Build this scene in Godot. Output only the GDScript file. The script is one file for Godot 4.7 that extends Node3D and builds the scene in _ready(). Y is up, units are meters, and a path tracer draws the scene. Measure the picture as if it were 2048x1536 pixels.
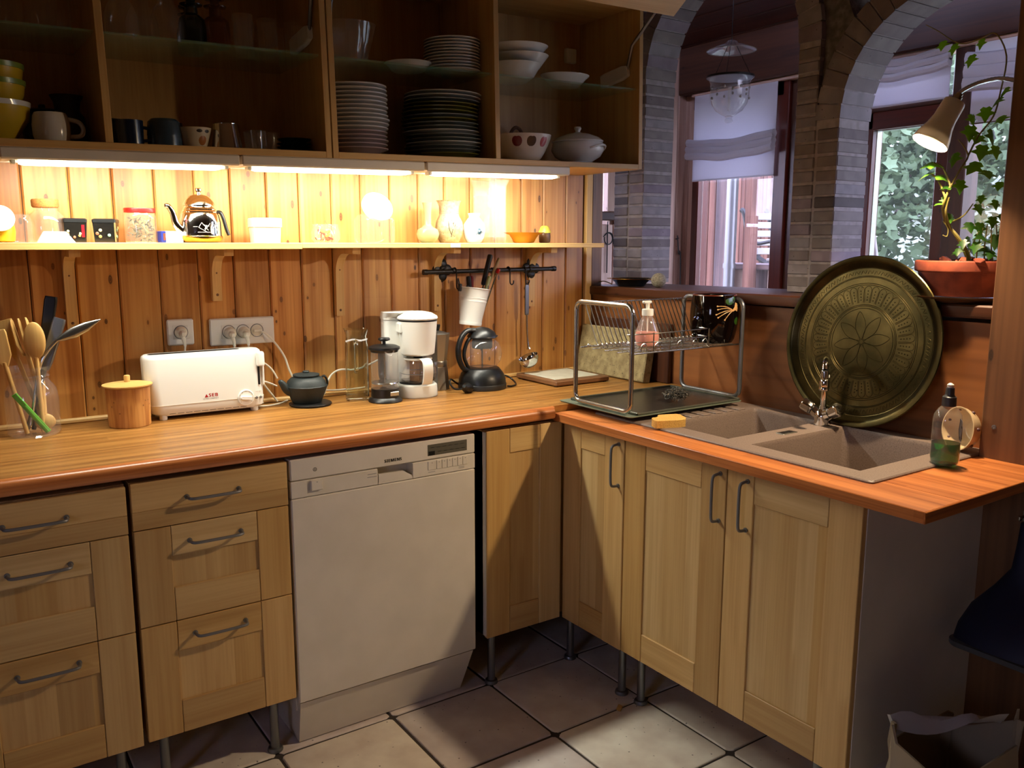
extends Node3D
# A kitchen corner seen at dusk. Units are metres, y up. Back wall is z = 0, the sink run goes towards +z along x = 0 .. 0.65.

var names := {}
var M := {}
var rng := RandomNumberGenerator.new()


class MB:
	# Collects triangles; mesh() gives one ArrayMesh with smooth normals below an angle and UVs in metres (v along the grain).
	var v := PackedVector3Array()
	var t := Transform3D.IDENTITY
	var grain := 1
	var off := Vector2.ZERO
	var turned := false

	func raw(a: Vector3, b: Vector3, c: Vector3) -> void:
		v.append(t * a)
		v.append(t * b)
		v.append(t * c)

	func quad(a: Vector3, b: Vector3, c: Vector3, d: Vector3) -> void:
		raw(a, b, c)
		raw(a, c, d)

	func fix(s: int) -> void:
		var cen := Vector3.ZERO
		for i in range(s, v.size()):
			cen += v[i]
		cen /= maxf(1.0, v.size() - s)
		var vol := 0.0
		for i in range(s, v.size(), 3):
			vol += (v[i] - cen).dot((v[i + 2] - cen).cross(v[i + 1] - cen))
		if vol < 0.0:
			for i in range(s, v.size(), 3):
				var h := v[i + 1]
				v[i + 1] = v[i + 2]
				v[i + 2] = h

	func trih(a: Vector3, b: Vector3, c: Vector3, cen: Vector3) -> void:
		if (c - a).cross(b - a).dot((a + b + c) / 3.0 - cen) < 0.0:
			raw(a, c, b)
		else:
			raw(a, b, c)

	func box(c: Vector3, s: Vector3, b := 0.0) -> MB:
		var h := s * 0.5
		b = minf(b, minf(h.x, minf(h.y, h.z)) * 0.9)
		var p := func(x: int, y: int, z: int, ax: int) -> Vector3:
			var q := Vector3(x * (h.x - b), y * (h.y - b), z * (h.z - b))
			q[ax] += [x, y, z][ax] * b
			return c + q
		for ax in 3:
			for s1 in [-1, 1]:
				var k := []
				for q in [[-1, -1], [1, -1], [1, 1], [-1, 1]]:
					var e := [0, 0, 0]
					e[ax] = s1
					e[(ax + 1) % 3] = q[0]
					e[(ax + 2) % 3] = q[1]
					k.append(p.call(e[0], e[1], e[2], ax))
				trih(k[0], k[1], k[2], c)
				trih(k[0], k[2], k[3], c)
		if b > 0.0:
			for ax in 3:
				var i := (ax + 1) % 3
				var j := (ax + 2) % 3
				for q in [[-1, -1], [1, -1], [1, 1], [-1, 1]]:
					var e := [0, 0, 0]
					e[i] = q[0]
					e[j] = q[1]
					e[ax] = -1
					var a0: Vector3 = p.call(e[0], e[1], e[2], i)
					var b0: Vector3 = p.call(e[0], e[1], e[2], j)
					e[ax] = 1
					var a1: Vector3 = p.call(e[0], e[1], e[2], i)
					var b1: Vector3 = p.call(e[0], e[1], e[2], j)
					trih(a0, a1, b1, c)
					trih(a0, b1, b0, c)
			for x in [-1, 1]:
				for y in [-1, 1]:
					for z in [-1, 1]:
						trih(p.call(x, y, z, 0), p.call(x, y, z, 1), p.call(x, y, z, 2), c)
		return self

	func span(a: Vector3, b: Vector3, bev := 0.0) -> MB:
		return box((a + b) * 0.5, (b - a).abs(), bev)

	# rings of equal length, joined; caps are fans
	func loft(rings: Array, cap0 := true, cap1 := true, around := true) -> MB:
		var s := v.size()
		var n: int = rings[0].size()
		for i in rings.size() - 1:
			var a: PackedVector3Array = rings[i]
			var b: PackedVector3Array = rings[i + 1]
			for k in (n if around else n - 1):
				var l := (k + 1) % n
				if a[k] != a[l]:
					raw(a[k], a[l], b[l])
				if b[k] != b[l]:
					raw(a[k], b[l], b[k])
		for e in [[cap0, rings[0], false], [cap1, rings[-1], true]]:
			if e[0]:
				var c := Vector3.ZERO
				for q in e[1]:
					c += q
				c /= n
				for k in n:
					var l := (k + 1) % n
					if e[2]:
						raw(c, e[1][k], e[1][l])
					else:
						raw(c, e[1][l], e[1][k])
		fix(s)
		return self

	# profile points are (radius, height)
	func lathe(prof: Array, seg := 32, c := Vector3.ZERO, cap0 := false, cap1 := false, sq := Vector2.ONE) -> MB:
		var rings := []
		for q in prof:
			var r := PackedVector3Array()
			for k in seg:
				var a := TAU * k / seg
				r.append(c + Vector3(cos(a) * q.x * sq.x, q.y, sin(a) * q.x * sq.y))
			rings.append(r)
		return loft(rings, cap0, cap1)

	func tube(pts: Array, rad: Variant, seg := 8, caps := true, sq := 1.0) -> MB:
		var rings := []
		var n := pts.size()
		var up := Vector3.UP
		for i in n:
			var d: Vector3 = (pts[mini(i + 1, n - 1)] - pts[maxi(i - 1, 0)]).normalized()
			if i == 0 and absf(d.dot(up)) > 0.9:
				up = Vector3.RIGHT
			var x := up.cross(d).normalized()
			if x.length() < 0.5:
				x = Vector3.FORWARD.cross(d).normalized()
			up = d.cross(x).normalized()
			var r: float = rad if rad is float else _at(rad, float(i) / maxf(1.0, n - 1))
			var ring := PackedVector3Array()
			for k in seg:
				var a := TAU * k / seg
				ring.append(pts[i] + x * cos(a) * r + up * sin(a) * r * sq)
			rings.append(ring)
		return loft(rings, caps, caps)

	static func _at(a: Array, u: float) -> float:
		var k := u * (a.size() - 1)
		var i := mini(int(k), a.size() - 2)
		return lerpf(a[i], a[i + 1], k - i)

	# polygon in x, y extruded from z0 to z1
	func prism(poly: PackedVector2Array, z0: float, z1: float) -> MB:
		var s := v.size()
		var ix := Geometry2D.triangulate_polygon(poly)
		for i in range(0, ix.size(), 3):
			var a := poly[ix[i]]
			var b := poly[ix[i + 1]]
			var c := poly[ix[i + 2]]
			raw(Vector3(a.x, a.y, z1), Vector3(b.x, b.y, z1), Vector3(c.x, c.y, z1))
			raw(Vector3(a.x, a.y, z0), Vector3(c.x, c.y, z0), Vector3(b.x, b.y, z0))
		var ccw := not Geometry2D.is_polygon_clockwise(poly)
		var tri_ccw := true
		if ix.size() >= 3:
			tri_ccw = (poly[ix[1]] - poly[ix[0]]).cross(poly[ix[2]] - poly[ix[0]]) > 0.0
		for i in poly.size():
			var a := poly[i]
			var b := poly[(i + 1) % poly.size()]
			var p := [Vector3(a.x, a.y, z0), Vector3(b.x, b.y, z0), Vector3(b.x, b.y, z1), Vector3(a.x, a.y, z1)]
			if ccw == tri_ccw:
				quad(p[0], p[1], p[2], p[3])
			else:
				quad(p[3], p[2], p[1], p[0])
		fix(s)
		return self

	func ball(c: Vector3, r: Vector3, seg := 20, rows := 12) -> MB:
		var old := t
		t = t * Transform3D(Basis.from_scale(r), c)
		var prof := []
		for i in rows + 1:
			var a := -PI / 2 + PI * i / rows
			prof.append(Vector2(maxf(cos(a), 0.0001), sin(a)))
		lathe(prof, seg)
		t = old
		return self

	func mesh(smooth := 42.0) -> ArrayMesh:
		var n := v.size()
		var fn := PackedVector3Array()
		fn.resize(n / 3)
		var at := {}
		for i in range(0, n, 3):
			fn[i / 3] = (v[i + 2] - v[i]).cross(v[i + 1] - v[i])
		var nor := PackedVector3Array()
		nor.resize(n)
		var uv := PackedVector2Array()
		uv.resize(n)
		var keys := []
		keys.resize(n)
		if smooth > 0.0:
			for i in n:
				var k := Vector3i((v[i] * 20000.0).round())
				keys[i] = k
				if not at.has(k):
					at[k] = []
				at[k].append(i / 3)
		var lim := cos(deg_to_rad(smooth))
		for i in n:
			var f := fn[i / 3]
			var fu := f.normalized()
			var s := f
			if smooth > 0.0:
				s = Vector3.ZERO
				for q in at[keys[i]]:
					if fn[q].normalized().dot(fu) > lim:
						s += fn[q]
			nor[i] = s.normalized() if s.length() > 0.0 else Vector3.UP
			var ax := 0
			var g := f.abs()
			if g.y > g.x and g.y > g.z:
				ax = 1
			elif g.z > g.x:
				ax = 2
			var p := v[i]
			if ax == grain:
				uv[i] = Vector2(p[(ax + 1) % 3], p[(ax + 2) % 3]) + off
			else:
				uv[i] = Vector2(p[3 - ax - grain], p[grain]) + off
		var arr := []
		arr.resize(Mesh.ARRAY_MAX)
		arr[Mesh.ARRAY_VERTEX] = v
		arr[Mesh.ARRAY_NORMAL] = nor
		arr[Mesh.ARRAY_TEX_UV] = uv
		var m := ArrayMesh.new()
		m.add_surface_from_arrays(Mesh.PRIMITIVE_TRIANGLES, arr)
		return m


func mb(grain := 1, loose := true) -> MB:
	var b := MB.new()
	b.grain = grain
	if loose:
		b.off = Vector2(rng.randf() * 7.0, rng.randf() * 7.0)
	return b


func numbered(n: String) -> String:
	names[n] = names.get(n, -1) + 1
	return n if names[n] == 0 else "%s_%03d" % [n, names[n]]


func tag(o: Node, label: String, category: String, group := "", kind := "") -> Node:
	o.set_meta("label", label)
	if category:
		o.set_meta("category", category)
	if group:
		o.set_meta("group", group)
	if kind:
		o.set_meta("kind", kind)
	return o


func thing(called: String, label: String, category: String, at := Vector3.ZERO, turn := 0.0, group := "") -> Node3D:
	var o := Node3D.new()
	o.name = numbered(called)
	add_child(o)
	o.position = at
	o.rotation.y = turn
	tag(o, label, category, group)
	return o


func struct(called: String, label: String) -> Node3D:
	var o := Node3D.new()
	o.name = called
	add_child(o)
	return tag(o, label, "", "", "structure")


func part(parent: Node, called: String, b: Variant, mat: Material, label := "", smooth := 42.0) -> MeshInstance3D:
	var o := MeshInstance3D.new()
	o.name = called
	o.mesh = b.mesh(smooth) if b is MB else b
	o.material_override = mat
	parent.add_child(o, true)
	if label:
		o.set_meta("label", label)
	return o


func smoothed(p: Array, n := 6) -> Array:
	var out := []
	for i in p.size() - 1:
		var a = p[maxi(i - 1, 0)]
		var d = p[mini(i + 2, p.size() - 1)]
		for k in n:
			var u := float(k) / n
			out.append(p[i].cubic_interpolate(p[i + 1], a, d, u))
	out.append(p[-1])
	return out


func rrect(hx: float, hz: float, r: float, y: float, n := 5, c := Vector2.ZERO) -> PackedVector3Array:
	var o := PackedVector3Array()
	r = minf(r, minf(hx, hz) * 0.999)
	for q in 4:
		var sx: float = [1, -1, -1, 1][q]
		var sz: float = [1, 1, -1, -1][q]
		for k in n + 1:
			var a: float = PI / 2 * (q + float(k) / n)
			o.append(Vector3(c.x + sx * (hx - r) + cos(a) * r, y, c.y + sz * (hz - r) + sin(a) * r))
	return o


func V(x: float, y: float, z: float) -> Vector3:
	return Vector3(x, y, z)


func prof(flat: Array) -> Array:
	var o := []
	for i in range(0, flat.size(), 2):
		o.append(Vector2(flat[i], flat[i + 1]))
	return o


# ---------------------------------------------------------------- materials
func mat(c: Color, rough := 0.5, metal := 0.0, spec := 0.5) -> StandardMaterial3D:
	var m := StandardMaterial3D.new()
	m.albedo_color = c
	m.roughness = rough
	m.metallic = metal
	m.metallic_specular = spec
	return m


func glass(c := Color(1, 1, 1), a := 0.04, rough := 0.02) -> StandardMaterial3D:
	var m := mat(Color(c.r, c.g, c.b, a), rough)
	m.transparency = BaseMaterial3D.TRANSPARENCY_ALPHA
	return m


func textured(img: Image, scale: Vector2, tint := Color.WHITE, rough := 0.55) -> StandardMaterial3D:
	var m := mat(tint, rough)
	m.albedo_texture = ImageTexture.create_from_image(img) if not M.has(img) else M[img]
	M[img] = m.albedo_texture
	m.uv1_scale = Vector3(1.0 / scale.x, 1.0 / scale.y, 1)
	return m


func noise_bytes(w: int, h: int, freq: float, squash: int, sd: int, oct := 4) -> PackedByteArray:
	var f := FastNoiseLite.new()
	f.seed = sd
	f.frequency = freq
	f.fractal_octaves = oct
	var i := f.get_seamless_image(w, maxi(h / squash, 8))
	i.convert(Image.FORMAT_L8)
	i.resize(w, h, Image.INTERPOLATE_CUBIC)
	return i.get_data()


# wood with the grain along v; staves = number of strips across, knots = how many
func wood(w: int, h: int, sd: int, light: Color, dark: Color, freq: float, staves := 0, knots := 0, contrast := 1.0) -> Image:
	var r := RandomNumberGenerator.new()
	r.seed = sd
	var a := noise_bytes(w, h, freq, 16, sd)
	var b := noise_bytes(w, h, freq * 6.0, 32, sd + 1, 2)
	var lut := PackedByteArray()
	for i in 256:
		var c := light.lerp(dark, smoothstep(0.0, 1.0, i / 255.0))
		lut.append_array([int(c.r * 255), int(c.g * 255), int(c.b * 255)])
	var out := PackedByteArray()
	out.resize(w * h * 3)
	var shift := []
	for s in maxi(staves, 1):
		var row := []
		var cut := 0
		var val := 0
		for y in h:
			if y >= cut:
				cut = y + int(h * r.randf_range(0.25, 0.6))
				val = r.randi_range(-34, 34) if staves else 0
			row.append(val)
		shift.append(row)
	for y in h:
		for x in w:
			var i := y * w + x
			var s: int = shift[x * staves / w][y] if staves else 0
			var t := clampi(int(((a[i] - 128) * 0.9 + (b[i] - 128) * 0.5) * contrast) + 110 + s, 0, 255) * 3
			out[i * 3] = lut[t]
			out[i * 3 + 1] = lut[t + 1]
			out[i * 3 + 2] = lut[t + 2]
	var img := Image.create_from_data(w, h, false, Image.FORMAT_RGB8, out)
	for k in knots:
		var cx := r.randi_range(0, w - 1)
		var cy := r.randi_range(0, h - 1)
		var rx := r.randf_range(0.005, 0.015) * w
		var ry := rx * r.randf_range(0.9, 1.9)
		var kc := dark.darkened(r.randf_range(0.25, 0.6))
		for y in range(int(-ry * 3.2), int(ry * 3.2) + 1):
			for x in range(int(-rx * 2.4), int(rx * 2.4) + 1):
				var d := sqrt(pow(x / rx, 2) + pow(y / ry, 2))
				var halo := sqrt(pow(x / (rx * 2.2), 2) + pow(y / (ry * 3.0), 2))
				var px := posmod(cx + x, w)
				var py := posmod(cy + y, h)
				var c := img.get_pixel(px, py)
				if halo < 1.0:
					c = c.lerp(dark, 0.5 * (1.0 - halo))
				if d < 1.0:
					c = c.lerp(kc, clampf((1.0 - d) * 3.0, 0, 1) * (0.75 + 0.25 * sin(d * 12.0)))
				img.set_pixel(px, py, c)
	return img


func mottled(w: int, sd: int, light: Color, dark: Color, freq: float, specks := 0, oct := 5) -> Image:
	var r := RandomNumberGenerator.new()
	r.seed = sd
	var a := noise_bytes(w, w, freq, 1, sd, oct)
	var out := PackedByteArray()
	out.resize(w * w * 3)
	for i in w * w:
		var c := light.lerp(dark, clampf(a[i] / 255.0 * 1.4 - 0.2, 0, 1))
		out[i * 3] = int(c.r * 255)
		out[i * 3 + 1] = int(c.g * 255)
		out[i * 3 + 2] = int(c.b * 255)
	var img := Image.create_from_data(w, w, false, Image.FORMAT_RGB8, out)
	for k in specks:
		img.fill_rect(Rect2i(r.randi_range(0, w - 3), r.randi_range(0, w - 3), r.randi_range(1, 2), r.randi_range(1, 2)), dark.darkened(0.5))
	return img


func materials() -> void:
	var pine := wood(512, 1024, 3, Color(0.84, 0.64, 0.37), Color(0.66, 0.43, 0.20), 0.012, 0, 30)
	M.pine = []
	for c in [Color(1, 1, 1), Color(0.95, 0.92, 0.86), Color(0.9, 0.86, 0.8), Color(1.0, 0.95, 0.88)]:
		M.pine.append(textured(pine, Vector2(0.46, 1.3), c, 0.42))
	
	var birch := wood(256, 512, 11, Color(0.84, 0.72, 0.50), Color(0.76, 0.62, 0.40), 0.02, 0, 0, 0.8)
	M.birch = []
	for c in [Color(1, 1, 1), Color(0.96, 0.94, 0.9), Color(0.9, 0.86, 0.8), Color(1.0, 0.97, 0.92), Color(0.95, 0.9, 0.8)]:
		M.birch.append(textured(birch, Vector2(0.3, 0.9), c, 0.45))
	M.pale_pine = textured(birch, Vector2(0.3, 0.9), Color(1.02, 0.98, 0.9), 0.5)
	M.cabinet = textured(birch, Vector2(0.3, 0.9), Color(0.92, 0.86, 0.78), 0.5)
	var block := wood(512, 1024, 21, Color(0.67, 0.48, 0.24), Color(0.47, 0.30, 0.12), 0.02, 8, 0, 0.9)
	M.top_gold = textured(block, Vector2(0.36, 1.5), Color(1, 1, 1), 0.38)
	var block2 := wood(512, 1024, 22, Color(0.80, 0.50, 0.27), Color(0.60, 0.33, 0.15), 0.02, 10, 0, 0.9)
	M.top_red = textured(block2, Vector2(0.36, 1.3), Color(1, 1, 1), 0.38)
	M.nosing = textured(block2, Vector2(0.36, 1.3), Color(1, 1, 1), 0.3)
	var brown := wood(256, 512, 31, Color(0.50, 0.35, 0.23), Color(0.34, 0.22, 0.13), 0.015, 0, 2)
	M.brown = textured(brown, Vector2(0.4, 1.2), Color(1, 1, 1), 0.45)
	M.ply = textured(brown, Vector2(0.9, 2.0), Color(1.1, 1.0, 0.86), 0.4)
	M.dark_brown = textured(brown, Vector2(0.4, 1.2), Color(0.62, 0.52, 0.5), 0.4)
	M.red_frame = textured(brown, Vector2(0.4, 1.2), Color(0.72, 0.38, 0.3), 0.35)
	M.pillar = textured(brown, Vector2(0.5, 1.6), Color(0.95, 0.92, 0.85), 0.5)
	M.ceiling_board = textured(brown, Vector2(0.4, 1.2), Color(0.62, 0.42, 0.36), 0.5)
	M.lambris = textured(wood(256, 512, 33, Color(0.80, 0.68, 0.60), Color(0.66, 0.52, 0.45), 0.012, 0, 5), Vector2(0.46, 1.3), Color.WHITE, 0.5)
	var tile := mottled(256, 41, Color(0.90, 0.89, 0.86), Color(0.82, 0.79, 0.76), 0.012, 40)
	M.tile = []
	for c in [Color(1, 1, 1), Color(0.95, 0.92, 0.92), Color(0.9, 0.88, 0.88), Color(1.0, 0.98, 0.94)]:
		M.tile.append(textured(tile, Vector2(0.5, 0.5), c, 0.5))
	M.grout = mat(Color(0.22, 0.19, 0.17), 0.9)
	var brk := mottled(128, 43, Color(0.50, 0.47, 0.48), Color(0.43, 0.40, 0.41), 0.015, 6)
	M.brick = []
	for c in [Color(1, 1, 1), Color(0.92, 0.9, 0.86), Color(0.84, 0.8, 0.78), Color(0.95, 0.9, 0.95), Color(0.6, 0.56, 0.54)]:
		M.brick.append(textured(brk, Vector2(0.2, 0.2), c, 0.75))
	M.mortar = textured(brk, Vector2(0.1, 0.1), Color(1.15, 1.15, 1.12), 0.9)
	M.plaster = textured(mottled(256, 45, Color(0.42, 0.39, 0.36), Color(0.26, 0.24, 0.22), 0.03, 60), Vector2(0.3, 0.3), Color.WHITE, 0.9)
	M.room = mat(Color(0.62, 0.50, 0.38), 0.8)
	M.white = mat(Color(0.86, 0.85, 0.81), 0.35)
	M.appliance = textured(mottled(128, 46, Color(0.86, 0.83, 0.77), Color(0.83, 0.80, 0.74), 0.02, 0), Vector2(0.5, 0.5), Color.WHITE, 0.38)
	M.plastic = mat(Color(0.88, 0.88, 0.85), 0.3)
	M.porcelain = mat(Color(0.84, 0.83, 0.80), 0.15)
	M.black = mat(Color(0.03, 0.03, 0.032), 0.4)
	M.dark = mat(Color(0.07, 0.075, 0.08), 0.35)
	M.iron = textured(mottled(128, 47, Color(0.12, 0.16, 0.16), Color(0.06, 0.09, 0.09), 0.15, 0), Vector2(0.06, 0.06), Color.WHITE, 0.55)
	M.iron_black = mat(Color(0.035, 0.033, 0.03), 0.45)
	M.chrome = mat(Color(0.86, 0.86, 0.85), 0.08, 1.0)
	M.steel = mat(Color(0.66, 0.66, 0.64), 0.25, 1.0)
	M.dull_steel = mat(Color(0.5, 0.51, 0.52), 0.4, 0.9)
	M.alu = mat(Color(0.62, 0.61, 0.58), 0.35, 1.0)
	M.handle = mat(Color(0.46, 0.46, 0.46), 0.45, 0.35)
	M.brass = textured(mottled(256, 48, Color(0.32, 0.28, 0.17), Color(0.19, 0.17, 0.10), 0.012, 30), Vector2(0.5, 0.5), Color.WHITE, 0.3)
	M.brass.metallic = 1.0
	M.brass_dark = mat(Color(0.17, 0.15, 0.085), 0.4, 1.0)
	M.gold_rim = mat(Color(0.75, 0.58, 0.26), 0.25, 1.0)
	M.glass = glass()
	M.solid_glass = mat(Color(0.96, 0.99, 0.97, 0.0), 0.02)
	M.solid_glass.refraction_enabled = true
	M.solid_glass.refraction_scale = 0.05
	M.glass_green = glass(Color(0.55, 0.85, 0.7), 0.14)
	M.pane = glass(Color(0.9, 0.95, 0.95), 0.05, 0.0)
	M.cord_white = mat(Color(0.85, 0.83, 0.76), 0.45)
	M.granite = textured(mottled(256, 49, Color(0.52, 0.46, 0.42), Color(0.44, 0.38, 0.35), 0.15, 300), Vector2(0.2, 0.2), Color.WHITE, 0.5)
	M.terracotta = textured(mottled(256, 50, Color(0.58, 0.27, 0.16), Color(0.46, 0.19, 0.11), 0.02, 20), Vector2(0.3, 0.3), Color.WHITE, 0.7)
	M.spoon = textured(birch, Vector2(0.2, 0.5), Color(0.98, 0.92, 0.78), 0.55)
	M.wood_pot = textured(pine, Vector2(0.3, 0.4), Color(0.95, 0.9, 0.82), 0.5)
	M.blind = mat(Color(0.86, 0.85, 0.86), 0.9)
	M.blind.backlight_enabled = true
	M.blind.backlight = Color(0.75, 0.75, 0.78)
	M.faded_grey = mat(Color(0.62, 0.60, 0.58), 0.9)
	M.leaf = []
	for c in [Color(0.16, 0.34, 0.08), Color(0.11, 0.26, 0.07), Color(0.24, 0.42, 0.10)]:
		var l := mat(c, 0.35)
		l.backlight_enabled = true
		l.backlight = Color(0.7, 0.8, 0.25)
		M.leaf.append(l)
	M.vine = mat(Color(0.50, 0.46, 0.22), 0.6)


func _ready() -> void:
	# ------------------------------------------------ camera, sky, large lights, exposure
	var cam := Camera3D.new()
	cam.name = "camera"
	add_child(cam)
	cam.position = V(-1.6882, 1.4577, 2.8207)
	cam.rotation_order = EULER_ORDER_YXZ
	cam.rotation_degrees = V(-9.402, -34.493, 0.073)
	cam.fov = 48.5
	cam.near = 0.05
	cam.far = 200.0
	cam.current = true
	var we := WorldEnvironment.new()
	we.name = "sky"
	var env := Environment.new()
	env.background_mode = Environment.BG_SKY
	var sky := Sky.new()
	var sm := ProceduralSkyMaterial.new()
	sm.sky_top_color = Color(0.64, 0.66, 0.82)
	sm.sky_horizon_color = Color(0.76, 0.75, 0.86)
	sm.ground_bottom_color = Color(0.16, 0.16, 0.15)
	sm.ground_horizon_color = Color(0.35, 0.36, 0.38)
	sm.sun_angle_max = 0.0
	sky.sky_material = sm
	env.sky = sky
	env.background_energy_multiplier = 20.0
	env.tonemap_mode = Environment.TONE_MAPPER_LINEAR
	env.tonemap_exposure = 1.0
	env.sdfgi_enabled = true
	env.ssao_enabled = true
	env.ssil_enabled = true
	we.environment = env
	add_child(we)
	rng.seed = 7
	materials()
	strip_lights()
	desk_lamp()
	# ------------------------------------------------ large structure
	floor_and_room()
	back_wall()
	sink_wall()
	arcade()
	veranda()
	outside()
	# ------------------------------------------------ furniture
	worktops()
	base_cabinets()
	dishwasher()
	wall_cabinets()
	wall_shelf()
	# ------------------------------------------------ objects
	cabinet_contents()
	shelf_objects()
	wall_objects()
	counter_objects()
	sink_objects()
	ledge_objects()
	dark_corner()


const TILT := 0.021


func cab_y(x: float) -> float:
	return 1.7175 + TILT * (x + 1.0)


func glass_y(x: float) -> float:
	return 1.995 + TILT * (x + 1.0)


func strip_lights() -> void:
	M.tube = mat(Color(1, 1, 1), 0.4)
	M.tube.emission_enabled = true
	M.tube.emission = Color(1.0, 0.97, 0.86)
	M.tube.emission_energy_multiplier = 5.0
	for i in 3:
		var x: float = -1.215 + i * 0.59
		var o := thing("strip_light", ["long under-cabinet light above the teapot kettle", "under-cabinet light above the white lidded box", "under-cabinet light above the pottery vases"][i], "lamp", V(x, cab_y(x) - 0.018, 0.312), 0, "under-cabinet lights in a row")
		o.rotation.z = TILT
		var b := mb()
		b.span(V(-0.292, -0.03, -0.085), V(0.292, 0.0, 0.045), 0.004)
		part(o, "housing", b, M.appliance)
		b = mb()
		b.loft([rrect(0.25, 0.03, 0.02, -0.031), rrect(0.25, 0.03, 0.02, -0.038), rrect(0.242, 0.022, 0.016, -0.041)])
		part(o, "diffuser", b, M.tube)
		for e in [-1, 1]:
			part(o, "end_clip", mb().box(V(e * 0.262, -0.034, 0), V(0.012, 0.01, 0.03), 0.002), M.plastic)
		# the rounded diffuser shines downwards and back at the wall
		for k in 2:
			var l := AreaLight3D.new()
			l.name = "strip_glow"
			l.area_size = Vector2(0.5, 0.05 if k == 0 else 0.014)
			l.light_color = Color(1.0, 0.99, 0.93)
			l.light_energy = [0.68, 0.30][k]
			l.area_range = 8.0
			l.shadow_enabled = true
			o.add_child(l, true)
			l.position = V(0, -0.044, 0) if k == 0 else V(0, -0.036, -0.034)
			l.rotation_degrees = V(-90, 0, 0) if k == 0 else V(0, 0, 0)


func desk_lamp() -> void:
	var o := thing("desk_lamp", "white cone lamp on a bent chrome gooseneck over the sink", "lamp")
	var tip := V(0.483, 1.712, 1.560)
	var dir := V(-0.40, -0.871, -0.262).normalized()
	var y := -dir
	var x := y.cross(V(0, 0, 1)).normalized()
	var bs := Basis(x, y, x.cross(y))
	var b := mb()
	b.t = Transform3D(bs, tip)
	b.lathe(prof([0.046, 0.0, 0.047, 0.002, 0.042, 0.022, 0.034, 0.045, 0.029, 0.07, 0.028, 0.112, 0.026, 0.118, 0.001, 0.119]), 36)
	b.lathe(prof([0.045, 0.0005, 0.04, 0.022, 0.032, 0.045, 0.0265, 0.07, 0.001, 0.07]), 36)
	M.shade = mat(Color(0.88, 0.87, 0.84), 0.25)
	M.shade.backlight_enabled = true
	M.shade.backlight = Color(0.28, 0.27, 0.25)
	part(o, "lamp_shade", b, M.shade)
	M.bulb = mat(Color(1, 1, 1), 0.3)
	M.bulb.emission_enabled = true
	M.bulb.emission = Color(1.0, 0.80, 0.52)
	M.bulb.emission_energy_multiplier = 9.0
	b = mb()
	b.t = Transform3D(bs, tip)
	b.lathe(prof([0.001, 0.025, 0.028, 0.025, 0.034, 0.028, 0.028, 0.045, 0.001, 0.06]), 32)
	part(o, "bulb", b, M.bulb)
	var top := tip + y * 0.118
	b = mb()
	b.tube([top - y * 0.005, top + y * 0.014], 0.012, 14)
	b.tube([top + y * 0.012, top + y * 0.022], 0.009, 14)
	part(o, "collar", b, M.steel)
	var p := smoothed([top + y * 0.01, V(0.565, 1.846, 1.590), V(0.65, 1.876, 1.597), V(0.75, 1.89, 1.612), V(0.86, 1.86, 1.66), V(0.90, 1.74, 1.74), V(0.90, 1.40, 1.80)], 14)
	var rad := []
	for i in p.size():
		rad.append(0.0062 if i % 2 else 0.0056)
	part(o, "gooseneck", mb().tube(p, rad, 10), M.chrome)
	part(o, "clamp", mb().span(V(0.86, 1.31, 1.77), V(0.94, 1.41, 1.84), 0.006), M.black)
	var l := AreaLight3D.new()
	l.name = "lamp_glow"
	l.area_size = Vector2(0.05, 0.05)
	l.light_color = Color(1.0, 0.88, 0.72)
	l.light_energy = 1.8
	l.area_range = 8.0
	l.shadow_enabled = true
	o.add_child(l)
	l.position = tip - dir * 0.022
	l.basis = Basis(x, -bs.z, y)


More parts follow.
